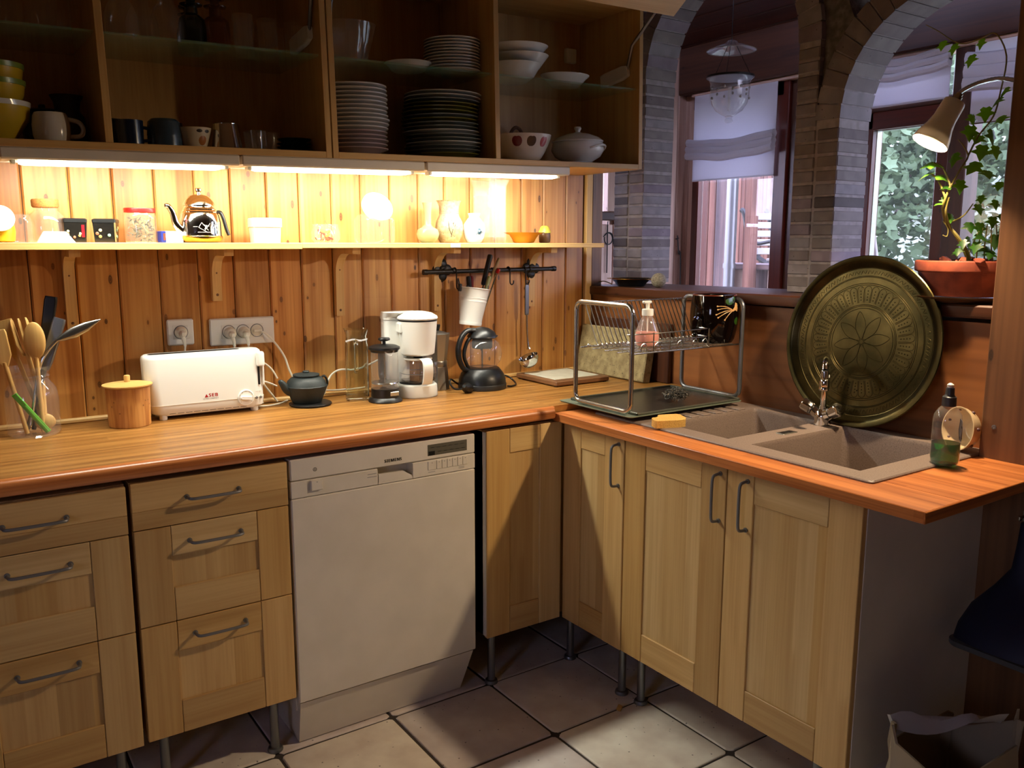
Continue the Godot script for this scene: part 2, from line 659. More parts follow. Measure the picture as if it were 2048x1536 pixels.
func floor_and_room() -> void:
	var fl := struct("floor", "pale square ceramic floor tiles with dark grout")
	part(fl, "grout_bed", mb().span(V(-3.5, -0.12, -0.8), V(2.1, -0.005, 4.8)), M.grout)
	var s := 0.3616
	for i in range(-5, 2):
		for j in range(-2, 6):
			var b := mb()
			var c := V(0.118 + (i + 0.5) * s, 0, 0.588 + (j + 0.5) * s)
			var rings := []
			var jit := []
			for k in 24:
				jit.append(rng.randf_range(-0.0016, 0.0016))
			for lv in [[-0.012, 0.0], [-0.003, 0.0], [0.0, 0.005]]:
				var r := rrect(s / 2 - 0.0045 - lv[1], s / 2 - 0.0045 - lv[1], 0.016, lv[0])
				for k in r.size():
					r[k] = c + r[k] * V(1 + jit[k] / 0.17, 1, 1 + jit[(k + 7) % 24] / 0.17)
				rings.append(r)
			b.loft(rings, false, true)
			part(fl, "tile", b, M.tile[rng.randi() % 4], "", 60.0)
	var w := struct("wall_left", "plain wooden side wall of the kitchen")
	for q in [[V(-3.5, 0, -0.12), V(-3.35, 1.1, 4.8)], [V(-3.5, 1.75, -0.12), V(-3.35, 2.7, 4.8)], [V(-3.5, 1.1, -0.12), V(-3.35, 1.75, 2.2)], [V(-3.5, 1.1, 2.9), V(-3.35, 1.75, 4.8)]]:
		part(w, "panel", mb().span(q[0], q[1]), M.room)
	w = struct("window_4", "small window in the side wall of the kitchen")
	part(w, "pane", mb().span(V(-3.43, 1.1, 2.2), V(-3.425, 1.75, 2.9)), M.pane)
	frame_bars(w, [[V(-3.45, 1.1, 2.2), V(-3.39, 1.15, 2.9), 2], [V(-3.45, 1.70, 2.2), V(-3.39, 1.75, 2.9), 2], [V(-3.45, 1.15, 2.2), V(-3.39, 1.70, 2.25)], [V(-3.45, 1.15, 2.85), V(-3.39, 1.70, 2.9)]], M.red_frame)
	w = struct("wall_front", "plain wooden wall on the camera side of the kitchen")
	part(w, "panel", mb().span(V(-3.35, 0, 4.65), V(0.98, 2.7, 4.8)), M.room)
	w = struct("ceiling", "plain wooden ceiling of the kitchen")
	part(w, "panel", mb().span(V(-3.35, 2.6, -0.12), V(0.66, 2.7, 4.65)), M.room)


const JOINTS := [-1.435, -1.314, -1.198, -1.08, -0.962, -0.85, -0.732, -0.621, -0.506, -0.396, -0.283, -0.168, -0.058, 0.055, 0.169, 0.295, 0.402, 0.519, 0.612]


func back_wall() -> void:
	var w := struct("wall_back", "pine tongue-and-groove wall behind the worktop")
	part(w, "core", mb().span(V(-3.35, 0, -0.12), V(0.655, 2.6, -0.014)), M.brown)
	var js := []
	for k in range(6, 0, -1):
		js.append(-1.435 - k * 0.117)
	js.append_array(JOINTS)
	for i in js.size() - 1:
		var b := mb()
		b.span(V(js[i] + 0.0012, 0.86, -0.014), V(js[i + 1] - 0.0012, 2.35, rng.randf_range(-0.0006, 0.0006)), 0.0045)
		part(w, "plank", b, M.pine[rng.randi() % 4])
	part(w, "edge_strip", mb().span(V(0.622, 0.93, -0.014), V(0.655, 1.75, 0.008), 0.003), M.pale_pine)
	part(w, "corner_post", mb().span(V(0.655, 0.0, -0.12), V(0.714, 2.6, 0.004), 0.004), M.brown)
	var t := struct("trim_1", "narrow pine moulding along the back of the worktop")
	part(t, "moulding", mb(0).span(V(-2.2, 0.922, 0.0), V(0.59, 0.937, 0.02), 0.004), M.pale_pine)


func sink_wall() -> void:
	var w := struct("wall_right", "low plywood wall behind the sink with a thick wooden ledge")
	part(w, "panel", mb(2).span(V(0.665, 0, 0.0), V(0.84, 1.245, 1.705)), M.ply)
	var b := mb(2)
	var ring := func(z: float, y: float) -> PackedVector3Array:
		return PackedVector3Array([V(0.649, y - 0.036, z), V(0.645, y - 0.03, z), V(0.645, y - 0.005, z), V(0.65, y, z), V(1.02, y, z), V(1.02, y - 0.036, z)])
	b.loft([ring.call(-0.06, 1.278), ring.call(1.705, 1.294)])
	part(w, "ledge", b, M.dark_brown)
	var p := struct("wall_pillar", "wide wooden pillar at the free end of the sink run")
	part(p, "core", mb().span(V(0.6, 0, 1.71), V(0.98, 2.7, 4.65)), M.room)
	var z := 1.705
	for i in 4:
		part(p, "plank", mb().span(V(0.58, 0, z + 0.001), V(0.6, 2.6, z + 0.28), 0.003), M.pillar)
		z += 0.281
	for q in [V(0.58, 0.985, 1.74)]:
		b = mb()
		b.t = Transform3D(Basis(V(0, 0, 1), PI / 2), q)
		b.lathe(prof([0.006, 0.0, 0.006, 0.0015, 0.003, 0.002, 0.0015, 0.001, 0.0001, 0.001]), 14)
		part(p, "screw", b, M.dull_steel)


func arcade() -> void:
	var w := struct("wall_arcade", "row of painted brick arches on the ledge between kitchen and veranda")
	var x0 := 0.83
	var x1 := 1.0
	var pitch := 0.0446
	var mortar := mb()
	var stacks := [[-0.062, 0.029, 2.6], [0.034, 0.122, 2.12], [0.868, 0.956, 2.12], [0.961, 1.045, 1.86], [1.735, 1.82, 1.86]]
	for s in stacks:
		mortar.span(V(x0 + 0.003, 1.29, s[0] + 0.003), V(x1 - 0.003, s[2], s[1] - 0.003))
		var n := int((s[2] - 1.30) / pitch)
		for i in n:
			var y: float = 1.303 + i * pitch
			var b := mb()
			var j := [rng.randf_range(-0.002, 0.002), rng.randf_range(-0.002, 0.002), rng.randf_range(-0.0015, 0.0015)]
			b.span(V(x0 + j[0], y + 0.003 + j[2], s[0] + 0.001 + j[1] * 0.5), V(x1 + j[1], y + pitch - 0.004 + j[2], s[1] - 0.001 + j[0] * 0.5), 0.004)
			part(w, "brick", b, M.brick[4 if rng.randf() < 0.05 else rng.randi() % 4])
	for s in [[0.02, 0.045], [0.945, 0.97]]:
		mortar.span(V(x0 + 0.004, 1.29, s[0]), V(x1 - 0.004, 1.9, s[1]))
	for a in [[0.495, 2.12, 0.373, 0.462], [1.39, 1.86, 0.345, 0.438]]:
		var n := 24
		for i in n:
			var g0 := PI * (i + 0.06) / n
			var g1 := PI * (i + 0.94) / n
			var b := mb()
			var poly := PackedVector2Array()
			var dr := rng.randf_range(-0.003, 0.003)
			for q in [[g0, a[2]], [g1, a[2]], [g1, a[3] + dr], [g0, a[3] + dr]]:
				poly.append(Vector2(-a[0] + cos(q[0]) * q[1], a[1] + sin(q[0]) * q[1]))
			b.t = Transform3D(Basis(V(0, 1, 0), PI / 2), Vector3.ZERO)
			b.prism(poly, x0 + rng.randf_range(-0.002, 0.002), x1)
			part(w, "brick", b, M.brick[rng.randi() % 4])
		var ring := []
		for e in [[a[2] + 0.004, x0 + 0.003], [a[3] - 0.004, x0 + 0.003], [a[3] - 0.004, x1 - 0.003], [a[2] + 0.004, x1 - 0.003]]:
			var r := PackedVector3Array()
			for i in 49:
				var g := PI * i / 48.0
				r.append(V(e[1], a[1] + sin(g) * e[0], a[0] + cos(g) * e[0]))
			ring.append(r)
		ring.append(ring[0])
		mortar.loft(ring, false, false, false)
	part(w, "mortar", mortar, M.mortar)
	# rough plaster filling between the two arches and above the first
	var f := PackedVector2Array()
	for i in range(0, 9):
		var g := PI - 0.75 * i / 8.0
		f.append(Vector2(-(1.39 + cos(g) * 0.44), 1.86 + sin(g) * 0.44))
	f.append(Vector2(-1.045, 2.21))
	f.append(Vector2(-0.99, 2.40))
	f.append(Vector2(-0.93, 2.62))
	f.append(Vector2(-0.80, 2.62))
	for i in range(0, 9):
		var g := 0.78 - 0.78 * i / 8.0
		f.append(Vector2(-(0.495 + cos(g) * 0.464), 2.12 + sin(g) * 0.464))
	var pl := mb()
	pl.t = Transform3D(Basis(V(0, 1, 0), PI / 2), Vector3.ZERO)
	pl.prism(f, x0 + 0.02, x1 - 0.02)
	part(w, "plaster", pl, M.plaster)


func frame_bars(w: Node, bars: Array, m: Material, called := "frame") -> void:
	for q in bars:
		part(w, called, mb(q[2] if q.size() > 2 else 1).span(q[0], q[1], 0.004), m)


func veranda() -> void:
	# side wall of upright boards
	var w := struct("wall_veranda", "upright pale boards on the side wall of the veranda")
	part(w, "core", mb().span(V(1.36, 0, -0.8), V(2.02, 2.9, -0.70)), M.brown)
	part(w, "core", mb().span(V(0.4, 0, -0.8), V(1.36, 1.55, -0.70)), M.brown)
	part(w, "core", mb().span(V(0.4, 2.1, -0.8), V(1.36, 2.9, -0.70)), M.brown)
	part(w, "core", mb().span(V(0.3, 0, -0.8), V(0.42, 2.9, -0.1)), M.brown)
	var x := 1.385
	while x < 1.9:
		part(w, "plank", mb().span(V(x + 0.001, 0, -0.70), V(x + 0.072, 2.7, -0.68), 0.004), M.lambris)
		x += 0.074
	x = 0.45
	while x < 1.38:
		part(w, "plank", mb().span(V(x + 0.001, 0, -0.70), V(x + 0.09, 1.555, -0.68), 0.004), M.lambris)
		x += 0.092
	var t := struct("trim_2", "dark window sill on the side wall of the veranda")
	part(t, "sill", mb(0).span(V(0.42, 1.575, -0.72), V(1.37, 1.62, -0.655), 0.005), M.dark_brown)
	t = struct("window_3", "small side window seen between corner post and first arch")
	frame_bars(t, [[V(1.318, 1.62, -0.72), V(1.385, 2.1, -0.665)], [V(0.42, 2.05, -0.72), V(1.385, 2.1, -0.665), 0]], M.lambris)
	part(t, "pane", mb().span(V(0.42, 1.62, -0.705), V(1.318, 2.05, -0.70)), M.pane)
	# sloping roof boards and lintel
	var c := struct("ceiling_veranda", "sloping reddish board ceiling of the veranda")
	var slope := -0.30
	for i in 12:
		var b := mb(2)
		b.t = Transform3D(Basis(V(0, 0, 1), slope), V(1.9, 2.476, 0))
		b.span(V(-1.32 + i * 0.112 + 0.002, 0.0, -0.70), V(-1.32 + (i + 1) * 0.112 - 0.002, 0.02, 2.6), 0.004)
		part(c, "plank", b, M.ceiling_board)
	var b2 := mb(2)
	b2.t = Transform3D(Basis(V(0, 0, 1), slope), V(1.9, 2.476, 0))
	b2.span(V(-1.5, 0.02, -0.8), V(0.2, 0.08, 2.8))
	part(c, "roof_deck", b2, M.brown)
	t = struct("trim_3", "heavy dark beam above the veranda windows")
	part(t, "beam", mb(2).span(V(1.82, 2.255, -0.68), V(1.98, 2.50, 2.6), 0.006), M.dark_brown)
	t = struct("trim_4", "pale batten under the beam above the windows")
	part(t, "batten", mb(2).span(V(1.84, 2.238, -0.60), V(1.95, 2.255, 2.6), 0.003), M.lambris)
	# outer wall: openings of the two windows and the glazed door
	var o := struct("wall_outer", "outer wall of the veranda between the windows")
	frame_bars(o, [[V(1.88, 0, 0.03), V(1.98, 2.24, 0.42)], [V(1.88, 0, 2.5), V(1.98, 2.24, 2.6)], [V(1.88, 0, -0.61), V(1.98, 0.35, 0.03), 2]], M.dark_brown, "board")
	for q in [[-0.682, -0.645], [-0.644, -0.604]]:
		part(o, "plank", mb().span(V(1.885, 0, q[0]), V(1.96, 2.26, q[1]), 0.004), M.lambris)
	part(o, "end_wall", mb().span(V(0.98, 0, 2.6), V(2.0, 0.9, 2.7)), M.room)
	part(o, "end_wall", mb().span(V(0.98, 2.25, 2.6), V(2.0, 2.95, 2.7)), M.room)
	t = struct("window_5", "glazed end wall of the veranda")
	part(t, "pane", mb().span(V(1.0, 0.9, 2.64), V(1.95, 2.25, 2.645)), M.pane)
	frame_bars(t, [[V(1.0, 0.9, 2.61), V(1.06, 2.25, 2.68)], [V(1.88, 0.9, 2.61), V(1.95, 2.25, 2.68)], [V(1.0, 0.9, 2.61), V(1.95, 0.96, 2.68), 0], [V(1.0, 2.19, 2.61), V(1.95, 2.25, 2.68), 0]], M.red_frame)
	t = struct("window_1", "tall veranda window with a roman blind looking onto a bench")
	frame_bars(t, [[V(1.87, 0.3, -0.602), V(1.95, 2.24, -0.556)], [V(1.86, 0.3, -0.045), V(1.95, 2.24, 0.03)], [V(1.86, 0.3, -0.6), V(1.95, 0.4, 0.0), 2], [V(1.86, 2.17, -0.6), V(1.95, 2.24, 0.0), 2]], M.red_frame)
	part(t, "pane", mb().span(V(1.905, 0.38, -0.555), V(1.91, 2.2, -0.03)), M.pane)
	t = struct("door_1", "dark red glazed veranda door below a transom window")
	frame_bars(t, [[V(1.86, 0.02, 0.424), V(1.94, 2.03, 0.492)], [V(1.86, 0.02, 0.792), V(1.94, 2.03, 0.845)], [V(1.86, 1.955, 0.43), V(1.94, 2.03, 0.84), 2], [V(1.86, 0.02, 0.43), V(1.94, 0.35, 0.84), 2]], M.red_frame)
	frame_bars(t, [[V(1.89, 0.33, 0.489), V(1.93, 1.958, 0.495)], [V(1.89, 1.952, 0.49), V(1.93, 1.957, 0.795), 2]], M.steel, "seal")
	part(t, "pane", mb().span(V(1.905, 0.34, 0.485), V(1.91, 1.96, 0.8)), M.pane)
	t = struct("window_2", "veranda window behind the ivy with a mullion beside the door")
	frame_bars(t, [[V(1.85, 0.02, 0.845), V(1.96, 2.24, 0.925)], [V(1.86, 1.98, 0.925), V(1.95, 2.04, 2.5), 2], [V(1.86, 0.3, 0.925), V(1.95, 1.3, 2.5), 2], [V(1.85, 1.3, 1.48), V(1.96, 2.24, 1.54)], [V(1.86, 2.028, 0.42), V(1.96, 2.062, 0.85), 2]], M.dark_brown)
	frame_bars(t, [[V(1.845, 1.93, 0.93), V(1.86, 1.975, 2.5), 2]], M.dark_brown)
	part(t, "pane", mb().span(V(1.905, 1.3, 0.92), V(1.91, 2.24, 2.5)), M.pane)
	part(t, "pane", mb().span(V(1.905, 2.06, 0.42), V(1.91, 2.24, 0.85)), M.pane)
	# roman blinds
	var bl := thing("roman_blind", "white roman blind half lowered in the tall window beside the first arch", "blind", V(1.845, 2.24, -0.3), 0, "")
	blind_cloth(bl, -0.275, 0.272, 0.445, [0.225, 0.325])
	bl = thing("roman_blind", "white roman blind pulled up above the glazed door", "blind", V(1.845, 2.255, 0.63), 0, "")
	blind_cloth(bl, -0.2, 0.205, 0.205, [0.0, 0.085])
	bl = thing("roman_blind", "greyish roman blind half hidden by ivy beside the pillar", "blind", V(1.845, 2.24, 1.2), 0, "")
	blind_cloth(bl, -0.27, 0.28, 0.30, [0.03, 0.17])
	# cloth under the roof
	var sh := thing("hanging_cloth", "white cloth hung under the sloping roof above the brick arches", "cloth", V(1.42, 2.375, 0.56))
	var rings := []
	for i in 9:
		var r := PackedVector3Array()
		var z := 0.0 + i * 0.05
		for q in [[-0.30, 0.24], [-0.15, 0.10 + 0.01 * (i % 2)], [0.0, 0.02 + 0.012 * (i % 3)], [0.12, 0.0], [0.12, -0.004], [0.0, 0.015 + 0.012 * (i % 3)], [-0.15, 0.095 + 0.01 * (i % 2)], [-0.30, 0.235]]:
			r.append(V(q[0], q[1], z))
		rings.append(r)
	part(sh, "cloth", mb().loft(rings), M.blind)
	# iron hook on the side wall and a thin wrought rod
	var h := thing("iron_hook", "curled black iron hook on the pale boards beside the corner post", "hook", V(1.325, 1.50, -0.676))
	part(h, "stem", mb().tube([V(0, -0.2, 0.003), V(0, 0.07, 0.003)], 0.003, 6), M.iron_black)
	var pts := []
	for i in 20:
		var a := i / 19.0 * 5.0
		pts.append(V(0.004 + sin(a) * 0.028, 0.0 + cos(a) * 0.03 - 0.02, 0.006))
	part(h, "curl", mb().tube(pts, 0.003, 6), M.iron_black)
	part(h, "curl", mb().tube(smoothed([V(-0.03, -0.01, 0.006), V(0.0, 0.012, 0.008), V(0.03, 0.0, 0.008), V(0.036, -0.05, 0.01)]), 0.003, 6), M.iron_black)
	h = thing("iron_rod", "thin dark iron rod standing against the pale veranda boards", "rod", V(1.835, 1.28, -0.665))
	part(h, "rod", mb().tube(smoothed([V(0.0, 0.22, 0), V(0.01, 0.12, 0.004), V(0.028, 0.0, 0.004), V(0.03, -1.28, 0.01)]), 0.0035, 6), M.iron_black)
	part(h, "tip", mb().tube([V(-0.012, 0.2, 0), V(0.01, 0.205, 0)], 0.003, 6), M.iron_black)


func blind_cloth(o: Node3D, z0: float, z1: float, drop: float, fold: Array) -> void:
	# flat cloth, a bunched fold and the stiff lower hem
	var sheet := func(y0: float, y1: float, dx: float, sag: float) -> MB:
		var rings := []
		for i in 13:
			var u := i / 12.0
			var z := lerpf(z0, z1, u)
			var s := sag * sin(u * PI) + 0.004 * sin(u * 9.0)
			rings.append(PackedVector3Array([V(dx, y0, z), V(dx - 0.003, y0, z), V(dx - 0.003, y1 - s * 0.3, z), V(dx, y1 - s * 0.3, z)]))
		return mb().loft(rings)
	part(o, "cloth", sheet.call(0.0, -drop, 0.0, 0.01), M.blind)
	for k in 3:
		var rings := []
		var ya: float = lerpf(fold[0], fold[1], k / 3.0)
		var yb: float = lerpf(fold[0], fold[1], (k + 1.25) / 3.0)
		for i in 17:
			var u := i / 16.0
			var z := lerpf(z0 - 0.02, z1 + 0.01, u)
			var s := 0.022 * sin(u * PI) + 0.003 * sin(u * 14.0 + k)
			var r := PackedVector3Array()
			for q in 8:
				var g := TAU * q / 8
				r.append(V(-0.024 - 0.003 * k + cos(g) * 0.02, -lerpf(ya, yb, 0.5) - s + sin(g) * (yb - ya) * 0.5, z))
			rings.append(r)
		part(o, "fold", mb().loft(rings), M.blind)
	part(o, "hem", mb().span(V(-0.006, -drop - 0.006, z0), V(0.002, -drop + 0.002, z1), 0.002), M.blind)


func outside() -> void:
	var g := struct("ground", "grassy slope rising behind the house")
	var rings := []
	for i in 25:
		var x := 2.2 + pow(i / 24.0, 1.6) * 24.0
		var r := PackedVector3Array()
		for j in 31:
			var z := -16.0 + j * 1.1
			r.append(V(x, -0.25 + maxf(0.0, x - 4.5) * 0.34 + 0.25 * sin(z * 0.9 + x) * smoothstep(4.0, 8.0, x), z))
		rings.append(r)
	M.grass = textured(mottled(256, 61, Color(0.74, 0.76, 0.70), Color(0.50, 0.54, 0.42), 0.05, 400), Vector2(1.6, 1.6), Color.WHITE, 0.95)
	part(g, "slope", mb().loft(rings, false, false, false), M.grass)
	# board shed wall, down pipe and post seen through the first window
	M.old_board = textured(wood(256, 512, 71, Color(0.46, 0.37, 0.35), Color(0.24, 0.20, 0.21), 0.02, 2, 3), Vector2(0.5, 1.4), Color.WHITE, 0.8)
	M.cedar = textured(wood(256, 512, 72, Color(0.52, 0.35, 0.28), Color(0.32, 0.18, 0.13), 0.02, 0, 2), Vector2(0.4, 1.4), Color.WHITE, 0.8)
	var s := thing("shed_wall", "weathered board wall outside the tall window", "wall", V(2.62, -0.2, -1.0))
	var z := -0.36
	for wd in [0.05, 0.09, 0.055, 0.06, 0.125]:
		part(s, "plank", mb().span(V(0, 0, z), V(0.03, 3.2, z + wd - 0.004), 0.003), M.old_board if wd > 0.08 else M.cedar)
		z += wd
	part(s, "post", mb().span(V(-0.02, 0, 0.155), V(0.06, 3.2, 0.20), 0.004), M.cedar)
	var p := thing("drain_pipe", "grey metal drain pipe on the weathered board wall outside", "pipe", V(2.575, -0.2, -0.93))
	part(p, "pipe", mb().lathe(prof([0.036, 0, 0.036, 3.2]), 20), M.dull_steel)
	part(p, "bracket", mb().lathe(prof([0.041, 1.50, 0.041, 1.53]), 20, Vector3.ZERO, true, true), M.dull_steel)
	var f := thing("board_fence", "reddish upright board fence behind the garden bench", "fence", V(3.45, -0.2, -1.9))
	z = 0.0
	while z < 0.66:
		part(f, "plank", mb().span(V(rng.randf() * 0.012, 0, z), V(0.04, 2.6, z + 0.036), 0.004), M.cedar)
		z += 0.04
	# garden bench: cast iron sides with pale slats, seen in profile
	var be := thing("garden_bench", "garden bench with black curled iron ends and pale slats", "bench", V(3.12, 1.22, -1.24))
	var curve := smoothed([V(0, 0.47, -0.08), V(0, 0.44, -0.05), V(0, 0.32, -0.015), V(0, 0.18, 0.05), V(0, 0.12, 0.12), V(0, 0.10, 0.22), V(0, 0.12, 0.5)], 6)
	for x in [0.0, 0.26]:
		var b := mb()
		var cc := []
		for q in curve:
			cc.append(q + V(x, 0, 0))
		b.tube(cc, 0.019, 8)
		part(be, "iron_end", b, M.iron_black)
		b = mb()
		b.tube(smoothed([V(x, 0.1, 0.12), V(x, 0.0, 0.05), V(x, -0.08, 0.0), V(x, -0.14, -0.06)]), 0.016, 8)
		b.tube(smoothed([V(x, 0.26, 0.02), V(x, 0.235, 0.08), V(x, 0.25, 0.2), V(x, 0.26, 0.4)]), 0.012, 8)
		b.tube([V(x, -0.14, 0.42), V(x, 0.11, 0.42)], 0.016, 8)
		part(be, "iron_leg", b, M.iron_black)
	for i in 5:
		part(be, "slat", mb(0).span(V(-0.02, 0.40 - i * 0.06, -0.028 + i * 0.026), V(0.28, 0.445 - i * 0.06, -0.01 + i * 0.026), 0.004), M.faded_grey)
	for i in 4:
		part(be, "slat", mb(0).span(V(-0.02, 0.115, 0.17 + i * 0.08), V(0.28, 0.135, 0.235 + i * 0.08), 0.004), M.faded_grey)
	var tr := thing("bare_tree", "rough grey tree trunk behind the garden bench", "tree", V(3.75, -0.2, -1.22))
	M.bark = textured(wood(128, 256, 73, Color(0.40, 0.36, 0.33), Color(0.16, 0.14, 0.13), 0.05, 0, 4), Vector2(0.3, 0.5), Color.WHITE, 0.95)
	var tb := mb()
	var tp := []
	var trad := []
	for i in 12:
		tp.append(V(0.02 * sin(i * 1.3), i * 0.28, -0.10 + 0.02 * i + 0.02 * sin(i * 2.1)))
		trad.append(0.14 - 0.004 * i)
	tb.tube(tp, trad, 12)
	part(tr, "trunk", tb, M.bark)
	var du := thing("flexible_duct", "pale ribbed flexible duct curving beside the tree trunk", "duct", V(3.52, 1.2, -1.10))
	var dp := smoothed([V(0, 0.62, -0.22), V(0, 0.56, -0.13), V(0, 0.42, -0.06), V(0, 0.22, -0.02), V(0, -0.1, 0.02)], 14)
	var dr := []
	for i in dp.size():
		dr.append(0.026 if i % 2 else 0.021)
	part(du, "duct", mb().tube(dp, dr, 10), M.white)
	var ho := thing("blue_hose", "thin light blue hose hanging beside the flexible duct", "hose", V(3.46, 1.2, -1.03))
	part(ho, "hose", mb().tube(smoothed([V(0, 0.7, -0.12), V(0, 0.5, -0.06), V(0, 0.2, 0.02)]), 0.007, 8), mat(Color(0.45, 0.62, 0.75), 0.5))
	var de := thing("deck_railing", "grey plank railing in front of the garden bench", "railing", V(2.74, -0.2, -1.25))
	part(de, "top_rail", mb(2).span(V(-0.05, 1.49, -0.12), V(0.25, 1.525, 0.7), 0.004), M.old_board)
	z = -0.05
	for k in 7:
		part(de, "plank", mb().span(V(0, 0, z), V(0.025, 1.49, z + 0.085), 0.003), [M.old_board, M.lambris, M.cedar][(k + 1) % 3])
		z += 0.09
	# trees on the slope: a trunk and a crown of many leaf tufts each
	var tuft := mb()
	for k in 5:
		var a := k * 1.257
		var d := V(cos(a), 0.35, sin(a)).normalized()
		var sd := d.cross(Vector3.UP).normalized() * 0.35
		tuft.quad(Vector3.ZERO, d * 0.5 + sd, d, d * 0.5 - sd)
	var tm := tuft.mesh(0)
	var n := 0
	for q in [
		[7.5, 1.0, -3.4, 1.5, 0], [8.5, 1.6, -1.9, 1.6, 0], [8.0, 1.2, -0.6, 1.2, 1], [10.5, 2.2, -4.6, 2.0, 1], [9.5, 2.1, 0.8, 1.5, 2], [12.0, 3.4, -2.6, 2.4, 2], [6.4, 0.5, -2.1, 0.6, 3], [6.2, 0.4, -1.1, 0.55, 3],
		[13.5, 4.0, 0.2, 2.6, 1], [7.2, 1.0, 0.9, 0.9, 3],
	]:
		var label: String = [
			"dense dark green tree in the left pane of the glazed door", "dark green tree in the middle of the glazed door", "green tree near the right edge of the door glass", "tree far behind the first door tree", "green tree behind the ivy pot",
			"tall green tree high on the slope", "low green bush at the foot of the slope left of the ivy", "low green bush in front of the door right edge", "large green tree at the top of the slope", "small green bush behind the ivy leaves",
		][n]
		var t := thing("tree" if q[4] < 3 else "bush", label, "tree" if q[4] < 3 else "bush", V(q[0], q[1] - 0.5, q[2]), 0, "trees and bushes on the slope")
		part(t, "trunk", mb().tube([V(0, -0.6, 0), V(0.05, q[3], 0.03), V(0, q[3] * 1.4, 0)], [q[3] * 0.07, q[3] * 0.05, q[3] * 0.02], 8), M.bark)
		var cr := MultiMeshInstance3D.new()
		cr.name = "foliage"
		var mm := MultiMesh.new()
		mm.transform_format = MultiMesh.TRANSFORM_3D
		mm.mesh = tm
		mm.instance_count = 3200
		for k in 3200:
			var d := V(rng.randfn(), rng.randfn(), rng.randfn()).normalized() * pow(rng.randf(), 0.4)
			var at := V(d.x * q[3] * 0.8, q[3] * (1.2 if q[4] < 3 else 0.6) + d.y * q[3] * (1.15 if q[4] < 3 else 0.6), d.z * q[3] * 0.8)
			var bs := Basis(V(rng.randfn(), rng.randfn(), rng.randfn()).normalized(), rng.randf() * TAU).scaled(Vector3.ONE * rng.randf_range(0.05, 0.11))
			mm.set_instance_transform(k, Transform3D(bs, at))
		cr.multimesh = mm
		var lm := mat(Color(0.38, 0.46, 0.33), 0.8)
		lm.backlight_enabled = true
		lm.backlight = Color(0.3, 0.35, 0.25)
		cr.material_override = lm
		cr.set_meta("kind", "stuff")
		t.add_child(cr)
		n += 1
	var dv := thing("dead_vine", "bare grey vine arching outside the glazed door", "vine", V(2.4, 0.9, 0.3))
	part(dv, "stem", mb().tube(smoothed([V(0, 1.05, -0.28), V(0, 0.85, -0.20), V(0, 0.6, -0.12), V(0, 0.35, -0.08), V(0, 0.1, -0.10), V(0, -0.9, -0.14)]), 0.012, 8), M.faded_grey)


func worktops() -> void:
	# the long golden top with its rounded nosing
	var o := thing("worktop", "long golden wooden worktop with a rounded dark front edge under the wall shelf", "worktop")
	var b := mb(0)
	b.t = Transform3D(Basis(V(0, 1, 0), PI / 2), Vector3.ZERO)
	part(o, "board", mb(0).span(V(-3.3, 0.884, 0.0), V(0.0, 0.922, 0.60)), M.top_gold)
	part(o, "board", mb(0).span(V(0.0, 0.884, 0.0), V(0.665, 0.922, 0.60)), M.top_gold)
	var sec := []
	for q in [[0.60, 0.884], [0.622, 0.884], [0.631, 0.888], [0.6345, 0.897], [0.634, 0.907], [0.630, 0.916], [0.622, 0.921], [0.612, 0.922], [0.60, 0.922]]:
		sec.append(q)
	var rings := []
	for x in [-3.3, -0.012, 0.0]:
		var r := PackedVector3Array()
		for q in sec:
			r.append(V(x, q[1], q[0] if x < -0.005 else minf(q[0], 0.612)))
		rings.append(r)
	b = mb(0)
	b.loft(rings)
	part(o, "nosing", b, M.nosing)
	# the reddish top round the sink, with a real opening
	o = thing("worktop", "reddish wooden worktop around the sink with a thin square front edge", "worktop")
	var zs := 0.602
	var ze := 1.892
	var hole := [0.15, 0.615, 0.74, 1.68]
	b = mb(2)
	b.span(V(0.004, 0.875, zs), V(hole[0], 0.90, ze), 0.002)
	part(o, "board", b, M.top_red)
	part(o, "board", mb(2).span(V(hole[1], 0.875, zs), V(0.665, 0.90, 1.705), 0.0), M.top_red)
	part(o, "board", mb(2).span(V(hole[0], 0.875, zs), V(hole[1], 0.90, hole[2])), M.top_red)
	part(o, "board", mb(2).span(V(hole[0], 0.875, hole[3]), V(0.579, 0.90, ze), 0.0), M.top_red)
	part(o, "front_edge", mb(2).span(V(0.0, 0.874, zs), V(0.005, 0.9005, ze + 0.001), 0.0015), M.nosing)
	part(o, "end_edge", mb(0).span(V(0.0, 0.874, ze - 0.001), V(0.579, 0.9005, ze + 0.004), 0.0015), M.nosing)


func bow_handle(p: Node, c: Vector3, along: Vector3, out: Vector3, half := 0.066) -> void:
	var pts := smoothed([c - along * half, c - along * half * 0.99 + out * 0.018, c - along * half * 0.9 + out * 0.03, c - along * half * 0.5 + out * 0.033, c + along * half * 0.5 + out * 0.033, c + along * half * 0.9 + out * 0.03, c + along * half * 0.99 + out * 0.018, c + along * half], 4)
	var b := mb()
	b.tube(pts, 0.0042, 8)
	for e in [-1, 1]:
		b.tube([c + along * half * e, c + along * half * e + out * 0.004], 0.0065, 10)
	part(p, "handle", b, M.handle)


